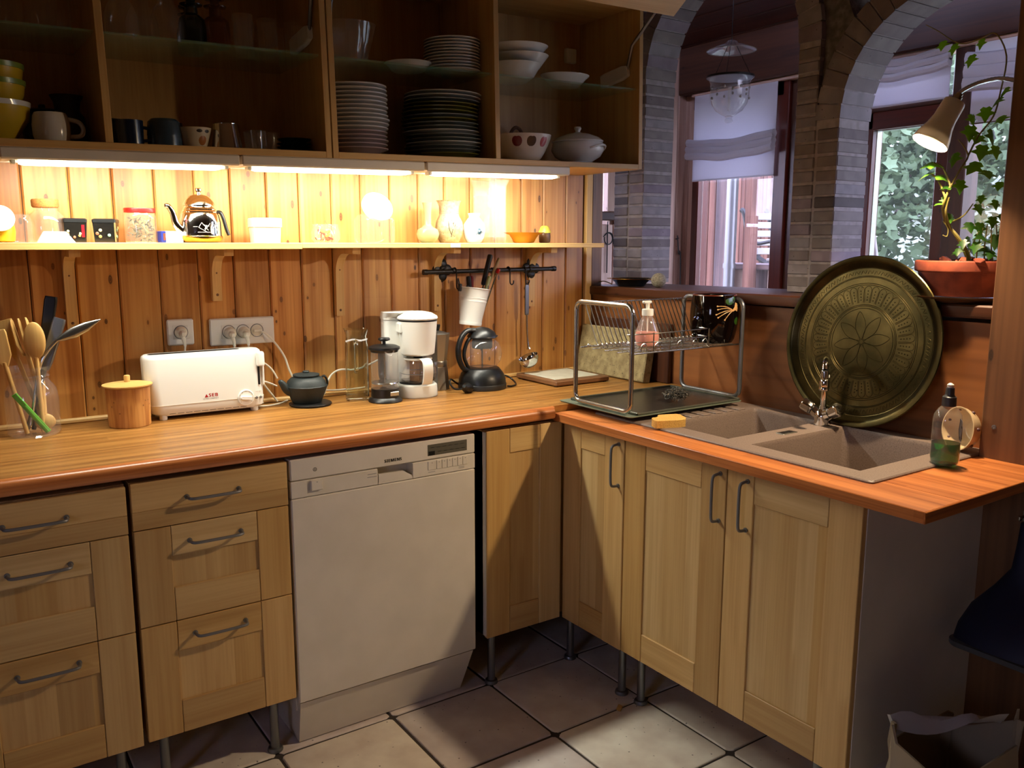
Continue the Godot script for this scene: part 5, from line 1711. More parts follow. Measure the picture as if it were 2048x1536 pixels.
	utensil("bottle_opener", "small black tool low at the left of the bucket rim", V(0.0, 1.17, 0.1), V(-0.024, 1.302, 0.105), V(-0.02, 1.27, 0.104), 0.008, M.black)
	utensil("can_opener", "blue-grey round handled tool low in the front of the bucket", V(0.028, 1.17, 0.115), V(0.034, 1.292, 0.122), V(0.032, 1.275, 0.121), 0.012, M.iron)
	utensil("tea_spoon", "steel spoon handle rising at the right of the bucket rim", V(0.035, 1.17, 0.11), V(0.058, 1.302, 0.122), V(0.046, 1.24, 0.118), 0.005, M.steel)
	# ladle
	o = thing("ladle", "steel ladle hanging from the rail with its bowl turned sideways", "ladle", V(0.278, 1.30, 0.062))
	b = mb()
	b.loft([rrect(0.0085, 0.003, 0.003, -0.125), rrect(0.0095, 0.0035, 0.003, -0.115), rrect(0.0095, 0.0035, 0.003, -0.012), rrect(0.008, 0.003, 0.003, -0.006)])
	part(o, "grip", b, M.dull_steel)
	part(o, "loop", mb().tube(smoothed([V(0.005, -0.01, 0), V(0.007, 0.0, 0), V(0, 0.01, 0), V(-0.007, 0.0, 0), V(-0.005, -0.01, 0)], 5), 0.002, 8), M.steel)
	part(o, "shaft", mb().tube(smoothed([V(0, -0.12, 0), V(0.001, -0.18, 0), V(0.004, -0.235, 0.002), V(0.006, -0.262, 0.006)], 6), [0.0055, 0.0055, 0.0055, 0.0055, 0.0055, 0.0055, 0.005, 0.005, 0.005, 0.005, 0.005, 0.0055, 0.006, 0.0065, 0.007, 0.008, 0.009, 0.011, 0.013], 10, true, 0.5), M.steel)
	b = mb()
	b.t = Transform3D(Basis(V(0, 0, 1), 0.38), V(-0.004, -0.300, 0.022))
	b.lathe(prof([0.0005, -0.034, 0.018, -0.029, 0.031, -0.017, 0.038, 0.0, 0.039, 0.012, 0.036, 0.012, 0.035, 0.0, 0.028, -0.015, 0.016, -0.026, 0.0005, -0.031]), 36, Vector3.ZERO, false, false, Vector2(1.15, 0.95))
	part(o, "bowl", b, M.chrome)


func utensil(called: String, label: String, foot: Vector3, tip: Vector3, grip: Vector3, r: float, m: Material, shaft: Variant = null) -> void:
	var o := thing(called, label, called.replace("_", " "), foot)
	var d := (tip - foot).normalized()
	var g := grip - foot
	var e := tip - foot
	part(o, "shaft", mb().tube([Vector3.ZERO, g + d * 0.01], 0.003, 8), shaft if shaft else M.steel)
	part(o, "handle", mb().tube([g, g + d * 0.006, g.lerp(e, 0.5), e - d * 0.008, e - d * 0.002, e], [r * 0.7, r * 0.9, r * 0.95, r, r * 0.85, r * 0.4], 12, true, 0.75), m)


func counter_objects() -> void:
	var Y := 0.9222
	utensil_jar(Y)
	var o := thing("wooden_pot", "turned wooden pot with a flat overhanging lid left of the toaster", "pot", V(-1.219, Y, 0.135))
	part(o, "body", mb().lathe(vessel(prof([0.056, 0, 0.058, 0.003, 0.0585, 0.03, 0.0605, 0.085, 0.061, 0.116]), 0.006), 44), M.wood_pot)
	part(o, "lid", mb().lathe(prof([0.0005, 0.116, 0.06, 0.116, 0.069, 0.121, 0.069, 0.124, 0.03, 0.13, 0.0005, 0.13]), 44), M.spoon)
	part(o, "lid_knob", mb().lathe(prof([0.0085, 0.129, 0.009, 0.147, 0.007, 0.150, 0.0005, 0.150]), 18, Vector3.ZERO, true), M.spoon)
	toaster(Y)
	# cast iron teapot on a trivet
	o = thing("iron_trivet", "round black iron trivet under the small teapot", "trivet", V(-0.656, Y, 0.128))
	part(o, "disc", mb().lathe(prof([0.0005, 0, 0.066, 0, 0.070, 0.003, 0.070, 0.007, 0.067, 0.0095, 0.0005, 0.0095]), 44), M.iron_black)
	o = thing("iron_teapot", "dark green cast iron teapot with a flat lid on a trivet", "teapot", V(-0.664, Y + 0.0097, 0.118))
	part(o, "body", mb().lathe(prof([0.0005, 0, 0.046, 0.0, 0.049, 0.004, 0.060, 0.03, 0.0685, 0.052, 0.069, 0.0555, 0.066, 0.058, 0.062, 0.072, 0.05, 0.083, 0.042, 0.086, 0.0005, 0.086]), 48), M.iron)
	part(o, "lid", mb().lathe(prof([0.0005, 0.086, 0.042, 0.087, 0.044, 0.091, 0.043, 0.094, 0.02, 0.098, 0.0005, 0.099]), 44), M.iron)
	part(o, "lid_knob", mb().lathe(prof([0.011, 0.097, 0.009, 0.101, 0.0115, 0.106, 0.010, 0.109, 0.0005, 0.11]), 18, V(0.0, -0.004, 0)), M.iron)
	part(o, "spout", mb().tube(smoothed([V(-0.056, 0.042, 0), V(-0.07, 0.05, 0.002), V(-0.081, 0.066, 0.003), V(-0.093, 0.080, 0.004)], 5), [0.018, 0.0175, 0.017, 0.016, 0.015, 0.014, 0.0135, 0.013, 0.0125, 0.012, 0.0115, 0.011, 0.010, 0.009, 0.007, 0.0055], 14), M.iron)
	part(o, "handle", mb().tube(smoothed([V(0.052, 0.078, 0), V(0.064, 0.082, 0.0), V(0.072, 0.07, 0.0), V(0.074, 0.055, 0), V(0.068, 0.046, 0)], 5), 0.004, 8), M.iron_black)
	# glass jug, square, handle towards the room
	o = thing("glass_jug", "tall square clear glass jug with a handle beside the french press", "jug", V(-0.482, Y, 0.118), -0.35)
	var b := mb()
	b.loft([rrect(0.036, 0.036, 0.012, 0.0), rrect(0.039, 0.039, 0.013, 0.004), rrect(0.038, 0.038, 0.013, 0.19), rrect(0.034, 0.034, 0.014, 0.213), rrect(0.034, 0.034, 0.014, 0.222), rrect(0.040, 0.040, 0.014, 0.244), rrect(0.038, 0.038, 0.014, 0.244), rrect(0.031, 0.031, 0.013, 0.221), rrect(0.035, 0.035, 0.012, 0.188), rrect(0.036, 0.036, 0.012, 0.014)], true, true)
	part(o, "body", b, M.solid_glass)
	b = mb()
	b.tube(smoothed([V(-0.004, 0.205, 0.032), V(-0.004, 0.206, 0.05), V(-0.004, 0.19, 0.06), V(-0.004, 0.14, 0.056), V(-0.004, 0.108, 0.046), V(-0.004, 0.102, 0.038)], 6), 0.007, 10)
	part(o, "handle", b, M.solid_glass)
	part(o, "lid_clip", mb().tube(smoothed([V(-0.036, 0.206, 0.036), V(-0.012, 0.212, 0.042), V(0.012, 0.208, 0.042), V(0.036, 0.212, 0.036)], 5), 0.003, 8), glass(Color(1, 1, 1), 0.25))
	# french press
	o = thing("french_press", "french press coffee pot with a black base, lid and plunger", "coffee pot", V(-0.418, Y, 0.206))
	part(o, "base", mb().lathe(prof([0.0005, 0, 0.057, 0, 0.0585, 0.003, 0.056, 0.009, 0.048, 0.016, 0.047, 0.045, 0.0005, 0.045]), 44), M.black)
	part(o, "base_window", mb().box(V(0.012, 0.03, 0.045), V(0.034, 0.016, 0.006), 0.002), M.steel)
	part(o, "beaker", mb().lathe(prof([0.0005, 0.048, 0.045, 0.046, 0.0465, 0.05, 0.0465, 0.175, 0.048, 0.181]), 44), M.glass)
	part(o, "filter_plate", mb().lathe(prof([0.0005, 0.062, 0.044, 0.062, 0.0455, 0.064, 0.044, 0.068, 0.0005, 0.068]), 40), M.steel)
	part(o, "plunger_rod", mb().tube([V(0, 0.066, 0), V(0, 0.212, 0)], 0.0028, 10), M.steel)
	part(o, "lid", mb().lathe(prof([0.046, 0.170, 0.048, 0.176, 0.0535, 0.180, 0.053, 0.187, 0.04, 0.193, 0.012, 0.196, 0.0055, 0.197, 0.005, 0.21, 0.0005, 0.21]), 44, Vector3.ZERO, true), M.black)
	part(o, "plunger_knob", mb().lathe(prof([0.0005, 0.207, 0.012, 0.207, 0.02, 0.2105, 0.0205, 0.214, 0.018, 0.218, 0.0005, 0.219]), 28), M.black)
	part(o, "handle", mb().tube(smoothed([V(0.02, 0.172, -0.046), V(0.026, 0.168, -0.075), V(0.028, 0.13, -0.086), V(0.026, 0.08, -0.08), V(0.022, 0.062, -0.056)], 6), 0.011, 10), M.black)
	part(o, "spout_lip", mb().tube(smoothed([V(-0.02, 0.176, 0.044), V(-0.004, 0.163, 0.052), V(0.012, 0.176, 0.047)], 5), 0.0022, 8), glass(Color(1, 1, 1), 0.2))
	coffee_maker(Y)
	# moka pot
	o = thing("moka_pot", "octagonal aluminium moka pot half hidden behind the coffee maker", "coffee pot", V(-0.150, Y, 0.098), 0.25)
	part(o, "boiler", mb().lathe(prof([0.042, 0, 0.043, 0.003, 0.035, 0.084, 0.033, 0.088]), 8, Vector3.ZERO, true, true), M.alu, "", 20.0)
	part(o, "collar", mb().lathe(prof([0.034, 0.087, 0.035, 0.09, 0.035, 0.104, 0.033, 0.108]), 32, Vector3.ZERO, true, true), M.alu)
	part(o, "upper_pot", mb().lathe(prof([0.033, 0.107, 0.044, 0.198, 0.0455, 0.206, 0.042, 0.206, 0.031, 0.112]), 8, Vector3.ZERO, true, true), M.alu, "", 20.0)
	part(o, "lid", mb().lathe(prof([0.044, 0.206, 0.03, 0.213, 0.008, 0.218, 0.0005, 0.218]), 8, Vector3.ZERO, true), M.alu, "", 20.0)
	part(o, "lid_knob", mb().lathe(prof([0.007, 0.217, 0.0115, 0.238, 0.0105, 0.241, 0.0005, 0.241]), 12, Vector3.ZERO, true), M.black)
	part(o, "handle", mb().tube(smoothed([V(-0.03, 0.206, -0.035), V(-0.052, 0.212, -0.055), V(-0.058, 0.17, -0.058), V(-0.048, 0.12, -0.05)], 5), 0.008, 8), M.black)
	part(o, "spout", mb().prism(PackedVector2Array([Vector2(0.03, 0.206), Vector2(0.056, 0.207), Vector2(0.038, 0.165)]), -0.008, 0.008), M.alu)
	tea_maker(Y)
	# trivet with a white tile, stone board
	o = thing("tile_trivet", "square wooden trivet with an inlaid white tile in the corner", "trivet", V(0.366, Y, 0.165), 0.0)
	part(o, "frame", mb(0).span(V(-0.132, 0.003, -0.115), V(0.132, 0.022, 0.15), 0.004), M.brown)
	part(o, "tile", mb().span(V(-0.108, 0.02, -0.09), V(0.108, 0.0245, 0.112), 0.0015), textured(mottled(128, 85, Color(0.80, 0.80, 0.74), Color(0.74, 0.74, 0.67), 0.03, 0), Vector2(0.2, 0.2), Color.WHITE, 0.3))
	for q in [[-0.12, -0.1], [0.12, -0.1], [-0.12, 0.135], [0.12, 0.135]]:
		part(o, "foot", mb().lathe(prof([0.008, 0, 0.008, 0.004]), 12, V(q[0], 0, q[1]), true, true), M.black)
	o = thing("cutting_board", "worn thick pale chopping board leaning in the corner behind the dish rack", "board", V(0.575, Y, 0.225))
	b = mb(2)
	b.t = Transform3D(Basis(V(0, 0, 1), -0.17), Vector3.ZERO)
	b.span(V(-0.012, 0.002, -0.205), V(0.03, 0.20, 0.205), 0.004)
	part(o, "board", b, textured(mottled(256, 86, Color(0.66, 0.60, 0.43), Color(0.50, 0.44, 0.30), 0.03, 500), Vector2(0.35, 0.35), Color.WHITE, 0.7))
	o = thing("dark_board", "dark wooden board standing behind the pale chopping board", "board", V(0.648, Y, 0.29))
	b = mb(1)
	b.t = Transform3D(Basis(V(0, 0, 1), -0.03), Vector3.ZERO)
	b.span(V(-0.012, 0.001, -0.22), V(0.01, 0.23, 0.20), 0.003)
	part(o, "board", b, M.dark_brown)


func utensil_jar(Y: float) -> void:
	var c := V(-1.466, Y, 0.115)
	var o := thing("utensil_jar", "large clear glass jar crammed with wooden spoons at the left edge", "jar", c)
	part(o, "body", mb().lathe(prof([0.0005, 0.006, 0.055, 0.005, 0.060, 0.0, 0.067, 0.008, 0.068, 0.10, 0.064, 0.13, 0.048, 0.154, 0.046, 0.162, 0.050, 0.166, 0.047, 0.172, 0.050, 0.178, 0.052, 0.194]), 44), M.glass)
	var sp := func(called: String, label: String, foot: Vector3, top: Vector3, kind: int, m: Material) -> void:
		var u := thing(called, label, called.replace("_", " "), c + foot)
		var e := top - foot
		var L := e.length()
		var y := e.normalized()
		var x := y.cross(V(-0.3, 0, 1)).normalized()
		var z := x.cross(y)
		var bs := Basis(x, y, z)
		var h := mb()
		h.t = Transform3D(bs, Vector3.ZERO)
		h.tube([V(0, 0, 0), V(0, L * 0.7, 0)], 0.006, 10)
		part(u, "handle", h, m)
		h = mb()
		h.t = Transform3D(bs, Vector3.ZERO)
		if kind == 0:
			h.ball(V(0, L * 0.85, 0), V(0.027, L * 0.17, 0.009), 20, 12)
		elif kind == 1:
			h.loft([rrect(0.007, 0.004, 0.003, L * 0.66), rrect(0.022, 0.004, 0.003, L * 0.76), rrect(0.026, 0.0035, 0.003, L * 0.97), rrect(0.024, 0.003, 0.0025, L)])
		elif kind == 2:
			for q in [-0.019, 0.0, 0.019]:
				h.tube([V(q * 0.5, L * 0.68, 0), V(q, L * 0.78, 0), V(q, L * 0.97, 0), V(q * 0.96, L, 0)], [0.007, 0.0085, 0.0075, 0.004], 8, true, 0.6)
		elif kind == 4:
			h.loft([rrect(0.0075, 0.0035, 0.003, 0.0), rrect(0.0075, 0.0035, 0.003, L)])
		else:
			h.loft([rrect(0.011, 0.007, 0.004, L * 0.55), rrect(0.014, 0.009, 0.005, L * 0.62), rrect(0.0165, 0.0105, 0.005, L * 0.97), rrect(0.015, 0.0095, 0.005, L)])
		part(u, "blade" if kind != 3 else "grip", h, m)
	sp.call("wooden_spatula", "pale wooden spatula leaning left in the jar", V(0.03, 0.01, 0.0), V(-0.055, 0.325, 0.01), 1, M.spoon)
	sp.call("wooden_fork", "three-toothed wooden fork in the jar behind the wooden spoon", V(0.035, 0.01, 0.01), V(-0.018, 0.33, 0.03), 2, M.spoon)
	sp.call("wooden_spoon", "round wooden spoon standing in the middle of the jar", V(0.02, 0.01, 0.02), V(0.015, 0.315, 0.052), 0, M.spoon)
	sp.call("kitchen_tool", "dark handled kitchen tool, the tallest one in the jar", V(0.0, 0.01, -0.02), V(0.072, 0.385, -0.012), 3, M.dark)
	sp.call("kitchen_tool", "grey metal-ended tool beside the tallest dark one", V(-0.02, 0.01, 0.0), V(0.085, 0.325, 0.02), 3, M.dull_steel)
	sp.call("wooden_spoon", "wooden spoon turned bowl-down at the right inside the jar", V(0.030, 0.15, 0.005), V(0.026, 0.016, 0.02), 0, M.spoon)
	sp.call("plastic_stick", "bright green plastic stick slanting inside the jar", V(0.03, 0.012, 0.045), V(-0.045, 0.125, 0.045), 4, mat(Color(0.30, 0.62, 0.05), 0.4))
	sp.call("wooden_spatula", "wide pale wooden spatula filling the left of the jar", V(-0.02, 0.008, 0.02), V(-0.075, 0.30, 0.03), 1, M.spoon)
	# ladle-like metal spoon sticking out to the right
	o = thing("serving_spoon", "pointed steel serving spoon sticking out of the jar to the right", "spoon", c)
	part(o, "shaft", mb().tube(smoothed([V(-0.01, 0.03, 0.02), V(0.02, 0.18, 0.03), V(0.045, 0.235, 0.035), V(0.075, 0.268, 0.035)], 5), 0.0045, 8), M.steel)
	var b := mb()
	var d := V(0.135, 0.062, 0.0).normalized()
	var n := V(-0.41, 0.91, 0.0).normalized()
	var rings := []
	for q in [[0.0, 0.006, 0.003], [0.02, 0.014, 0.004], [0.05, 0.021, 0.005], [0.085, 0.018, 0.004], [0.115, 0.008, 0.002], [0.128, 0.0015, 0.001]]:
		var r := PackedVector3Array()
		for k in 12:
			var a := TAU * k / 12
			r.append(V(0.07, 0.264, 0.035) + d * q[0] + n * (cos(a) * q[1] * 0.75 + pow(q[0] * 4 - 0.25, 2) * 0.02) + V(0, 0, 1) * sin(a) * (q[2] + 0.002))
		rings.append(r)
	b.loft(rings)
	part(o, "bowl", b, M.steel)


func toaster(Y: float) -> void:
	var o := thing("toaster", "long white one-slot toaster with a dial at its lower right", "toaster", V(-0.985, Y, 0.082))
	var b := mb()
	b.loft([rrect(0.160, 0.040, 0.03, 0.012, 6, Vector2(0.008, 0)), rrect(0.172, 0.048, 0.034, 0.02, 6, Vector2(0.006, 0)), rrect(0.177, 0.0505, 0.036, 0.045, 6, Vector2(0.004, 0)), rrect(0.176, 0.0505, 0.036, 0.047, 6, Vector2(0.003, 0)), rrect(0.179, 0.0495, 0.036, 0.12, 6, Vector2(-0.001, 0)), rrect(0.180, 0.046, 0.036, 0.185, 6, Vector2(-0.002, 0)), rrect(0.178, 0.042, 0.036, 0.194, 6, Vector2(-0.002, 0)), rrect(0.172, 0.036, 0.034, 0.199, 6, Vector2(-0.002, 0))])
	part(o, "shell", b, M.plastic)
	part(o, "bread_slot", mb().loft([rrect(0.135, 0.012, 0.011, 0.1975, 5, Vector2(-0.025, 0)), rrect(0.135, 0.012, 0.011, 0.2, 5, Vector2(-0.025, 0))]), M.black)
	part(o, "slot_rim", mb().loft([rrect(0.138, 0.015, 0.013, 0.197, 5, Vector2(-0.025, 0)), rrect(0.138, 0.015, 0.013, 0.1995, 5, Vector2(-0.025, 0))]), M.handle)
	part(o, "seam", mb().loft([rrect(0.1775, 0.0512, 0.036, 0.0455, 6, Vector2(0.0035, 0)), rrect(0.1775, 0.0512, 0.036, 0.0468, 6, Vector2(0.0035, 0))]), M.appliance)
	for q in [-0.135, 0.145]:
		part(o, "foot", mb().lathe(prof([0.011, 0, 0.012, 0.002, 0.012, 0.016]), 14, V(q, 0, 0.03), true, true), M.plastic)
		part(o, "foot", mb().lathe(prof([0.011, 0, 0.012, 0.002, 0.012, 0.016]), 14, V(q, 0, -0.03), true, true), M.plastic)
	var z := 0.0510
	b = mb()
	b.t = Transform3D(Basis(V(1, 0, 0), PI / 2), V(0.113, 0.047, z))
	b.lathe(prof([0.026, -0.002, 0.026, 0.003, 0.0235, 0.0045, 0.0225, 0.0035, 0.0005, 0.0035]), 36)
	var dial := part(o, "dial", b, M.plastic)
	b = mb()
	b.t = Transform3D(Basis(V(0, 0, 1), -0.12), V(0.113, 0.047, z))
	b.loft([rrect(0.019, 0.0055, 0.005, 0.0), rrect(0.018, 0.0045, 0.0045, 0.014)])
	b.t = Transform3D.IDENTITY
	var kb := mb()
	kb.t = Transform3D(Basis(V(0, 0, 1), -0.12) * Basis(V(1, 0, 0), PI / 2), V(0.113, 0.047, z + 0.002))
	kb.loft([rrect(0.019, 0.006, 0.005, 0.0), rrect(0.018, 0.0045, 0.0045, 0.012)])
	part(dial, "knob", kb, M.plastic)
	for k in 9:
		var a := -2.2 + k * 0.55
		part(dial, "mark", mb().box(V(0.113 + sin(a) * 0.021, 0.047 + cos(a) * 0.021, z + 0.0038), V(0.0014, 0.0014, 0.0008)), M.dark)
	for k in 2:
		b = mb()
		b.t = Transform3D(Basis(V(1, 0, 0), PI / 2), V(0.148 + k * 0.014, 0.044, 0.0495 - k * 0.003))
		b.lathe(prof([0.0042, -0.002, 0.0042, 0.0025, 0.003, 0.003, 0.0005, 0.0028]), 16)
		part(o, "button", b, M.handle)
		part(o, "legend", mb().box(V(0.148 + k * 0.014, 0.064, 0.0495 - k * 0.003), V(0.009, 0.0015, 0.001)), M.appliance)
	# lever and its slit at the rounded right end
	part(o, "lever_slit", mb().span(V(0.156, 0.085, 0.036), V(0.1625, 0.165, 0.0492), 0.001), M.black)
	b = mb()
	b.loft([rrect(0.011, 0.013, 0.007, 0.145, 4, Vector2(0.166, 0.042)), rrect(0.013, 0.015, 0.008, 0.15, 4, Vector2(0.166, 0.042)), rrect(0.013, 0.015, 0.008, 0.185, 4, Vector2(0.166, 0.04)), rrect(0.011, 0.012, 0.007, 0.19, 4, Vector2(0.166, 0.04))])
	part(o, "lever", b, M.plastic)
	part(o, "lever_guide", mb().span(V(0.168, 0.08, 0.02), V(0.1795, 0.15, 0.044), 0.005), M.plastic)
	var red := mat(Color(0.62, 0.03, 0.05), 0.4)
	lettering(o, "SEB", 0.0105, V(0.0125, 0.066, 0.0502), red, 0, "Droid Sans", true, 1.15)
	part(o, "logo_triangle", mb().prism(PackedVector2Array([Vector2(-0.014, 0.0605), Vector2(-0.003, 0.0605), Vector2(-0.0085, 0.0705)]), 0.0498, 0.0508), red)
	lettering(o, "ULTRA COMPACT", 0.0045, V(0.004, 0.0555, 0.0503), M.handle, 0, "Droid Sans", false)
	for k in 10:
		part(o, "vent", mb().span(V(-0.12 + k * 0.024, 0.0185, 0.043), V(-0.101 + k * 0.024, 0.0205, 0.0478)), M.dark)


func coffee_maker(Y: float) -> void:
	var o := thing("coffee_maker", "white filter coffee maker with its glass carafe in the middle of the worktop", "coffee maker", V(-0.278, Y, 0.165), -0.22)
	# base plate, column at the back left, filter head on top
	part(o, "base", mb().loft([rrect(0.074, 0.066, 0.06, 0.0, 8), rrect(0.076, 0.068, 0.06, 0.004, 8), rrect(0.074, 0.066, 0.06, 0.04, 8), rrect(0.068, 0.06, 0.054, 0.046, 8)]), M.plastic)
	part(o, "hot_plate", mb().lathe(prof([0.0005, 0.046, 0.058, 0.046, 0.058, 0.049, 0.0005, 0.049]), 36), M.dark)
	part(o, "column", mb().loft([rrect(0.045, 0.04, 0.02, 0.01, 6, Vector2(-0.058, -0.055)), rrect(0.045, 0.04, 0.02, 0.27, 6, Vector2(-0.058, -0.055))]), M.plastic)
	part(o, "water_lid", mb().loft([rrect(0.047, 0.042, 0.02, 0.27, 6, Vector2(-0.058, -0.055)), rrect(0.047, 0.042, 0.02, 0.279, 6, Vector2(-0.058, -0.055)), rrect(0.06, 0.05, 0.03, 0.296, 6, Vector2(-0.045, -0.04))]), M.plastic)
	part(o, "filter_basket", mb().lathe(prof([0.0005, 0.146, 0.05, 0.146, 0.058, 0.152, 0.063, 0.20, 0.069, 0.268, 0.0005, 0.268]), 44, V(0.008, 0, 0.006)), M.plastic)
	part(o, "filter_rim", mb().lathe(prof([0.069, 0.266, 0.0695, 0.27, 0.069, 0.272]), 44, V(0.008, 0, 0.006), true, true), M.dark)
	part(o, "filter_lid", mb().lathe(prof([0.0005, 0.272, 0.069, 0.272, 0.0715, 0.276, 0.069, 0.283, 0.05, 0.294, 0.025, 0.299, 0.0005, 0.3]), 44, V(0.008, 0, 0.006)), M.plastic)
	part(o, "hinge_step", mb().span(V(-0.064, 0.225, -0.03), V(-0.05, 0.262, 0.03), 0.004), M.plastic)
	part(o, "drip_stop", mb().lathe(prof([0.006, 0.126, 0.016, 0.132, 0.018, 0.147]), 18, V(0.008, 0, 0.006), true, true), M.black)
	var c := thing("glass_carafe", "glass carafe with a white handle and lid under the coffee maker", "carafe", V(-0.272, Y + 0.0495, 0.173), -0.22)
	part(c, "body", mb().lathe(prof([0.0005, 0.001, 0.05, 0.0, 0.06, 0.008, 0.064, 0.03, 0.061, 0.055, 0.05, 0.072, 0.045, 0.08]), 44), M.glass)
	part(c, "coffee", mb().lathe(prof([0.0005, 0.002, 0.049, 0.002, 0.058, 0.008, 0.059, 0.012, 0.0005, 0.012]), 40), glass(Color(0.12, 0.07, 0.02), 0.55))
	part(c, "water_line", mb().lathe(prof([0.0632, 0.033, 0.0637, 0.034, 0.0632, 0.035]), 40), M.dull_steel)
	part(c, "lid", mb().lathe(prof([0.0005, 0.079, 0.046, 0.079, 0.05, 0.082, 0.05, 0.086, 0.04, 0.088, 0.0005, 0.084]), 40), M.plastic)
	var h := mb()
	h.t = Transform3D(Basis(V(0, 1, 0), 0.15), Vector3.ZERO)
	var rings := []
	for q in smoothed([V(0, 0.086, 0.03), V(0, 0.088, 0.058), V(0, 0.076, 0.08), V(0, 0.04, 0.084), V(0, 0.004, 0.074), V(0, 0.0, 0.064)], 5):
		var r := PackedVector3Array()
		for e in [[-0.017, -0.004], [0.017, -0.004], [0.019, 0.0], [0.017, 0.005], [-0.017, 0.005], [-0.019, 0.0]]:
			r.append(q + V(e[0], 0.3 * e[1], e[1]))
		rings.append(r)
	h.loft(rings)
	part(c, "handle", h, M.plastic)


func tea_maker(Y: float) -> void:
	var o := thing("tea_maker", "round glass tea maker with a black lid, handle and heating base", "kettle", V(0.003, Y, 0.163), 0.0)
	part(o, "base_ring", mb().lathe(prof([0.0005, 0, 0.088, 0, 0.0905, 0.003, 0.0905, 0.018, 0.088, 0.021, 0.0005, 0.021]), 48), mat(Color(0.14, 0.15, 0.16), 0.45))
	part(o, "base", mb().lathe(prof([0.089, 0.021, 0.087, 0.038, 0.08, 0.056, 0.066, 0.074, 0.06, 0.079, 0.0005, 0.079]), 48, Vector3.ZERO, true), M.dark)
	part(o, "globe", mb().lathe(prof([0.0005, 0.082, 0.045, 0.082, 0.058, 0.088, 0.07, 0.106, 0.074, 0.13, 0.071, 0.152, 0.061, 0.172, 0.048, 0.182, 0.048, 0.188]), 48), M.glass)
	part(o, "spout_lip", mb().tube(smoothed([V(0.042, 0.186, 0.012), V(0.058, 0.189, 0.006), V(0.066, 0.188, 0.0), V(0.06, 0.186, -0.008)], 5), 0.003, 8), glass(Color(1, 1, 1), 0.2))
	part(o, "infuser", mb().lathe(prof([0.0005, 0.150, 0.036, 0.150, 0.038, 0.153, 0.038, 0.185, 0.0005, 0.185]), 40), M.iron)
	part(o, "riser", mb().tube([V(0, 0.082, 0), V(0, 0.15, 0)], 0.0028, 8), M.dull_steel)
	for q in [-0.02, 0.02]:
		part(o, "infuser_pin", mb().tube([V(q, 0.144, 0.024), V(q, 0.152, 0.024)], 0.002, 6), M.black)
	part(o, "lid", mb().lathe(prof([0.0005, 0.188, 0.052, 0.188, 0.056, 0.192, 0.055, 0.196, 0.045, 0.212, 0.025, 0.224, 0.008, 0.228, 0.0005, 0.228]), 48), M.dark)
	part(o, "lid_tip", mb().loft([rrect(0.006, 0.012, 0.005, 0.189, 4, Vector2(0.055, 0)), rrect(0.01, 0.008, 0.005, 0.194, 4, Vector2(0.058, 0))]), M.dark)
	var b := mb()
	var pts := smoothed([V(-0.03, 0.214, 0), V(-0.062, 0.218, 0), V(-0.088, 0.196, 0), V(-0.103, 0.155, 0), V(-0.1, 0.115, 0), V(-0.084, 0.082, 0), V(-0.066, 0.072, 0)], 6)
	var rad := []
	for i in pts.size():
		rad.append(0.0125 if i > 2 else 0.016)
	b.tube(pts, rad, 14, true, 0.75)
	part(o, "handle", b, M.dark)
	b = mb()
	b.tube(smoothed([V(-0.05, 0.192, 0), V(-0.064, 0.178, 0), V(-0.076, 0.15, 0), V(-0.078, 0.12, 0), V(-0.068, 0.094, 0), V(-0.06, 0.078, 0)], 6), 0.0085, 12, true, 0.75)
	part(o, "inner_handle", b, M.dark)
	var c := o
	part(c, "cord", mb().tube(smoothed([V(0.085, 0.03, -0.02), V(0.115, 0.034, -0.02), V(0.14, 0.02, -0.01), V(0.132, 0.006, 0.03), V(0.1, 0.004, 0.05), V(0.08, 0.006, 0.05)], 6), 0.0035, 8), M.black)
	part(c, "cord", mb().tube(smoothed([V(-0.075, 0.012, -0.04), V(-0.1, 0.026, -0.03), V(-0.13, 0.042, -0.01), V(-0.145, 0.03, 0.01), V(-0.135, 0.012, 0.03), V(-0.11, 0.014, 0.05)], 6), 0.0035, 8), M.black)
	b = mb()
	b.t = Transform3D(Basis.from_euler(V(0.2, 0.5, 1.2)), V(-0.108, 0.019, 0.07))
	b.lathe(prof([0.0005, -0.014, 0.018, -0.014, 0.0185, 0.008, 0.011, 0.018, 0.006, 0.03, 0.0005, 0.03]), 22)
	part(c, "plug", b, M.black)
	for k in 2:
		b = mb()
		b.t = Transform3D(Basis.from_euler(V(0.2, 0.5, 1.2)), V(-0.108, 0.019, 0.07))
		b.tube([V(-0.009 + 0.018 * k, -0.013, 0), V(-0.009 + 0.018 * k, -0.032, 0)], 0.0024, 8)
		part(c, "pin", b, M.steel)


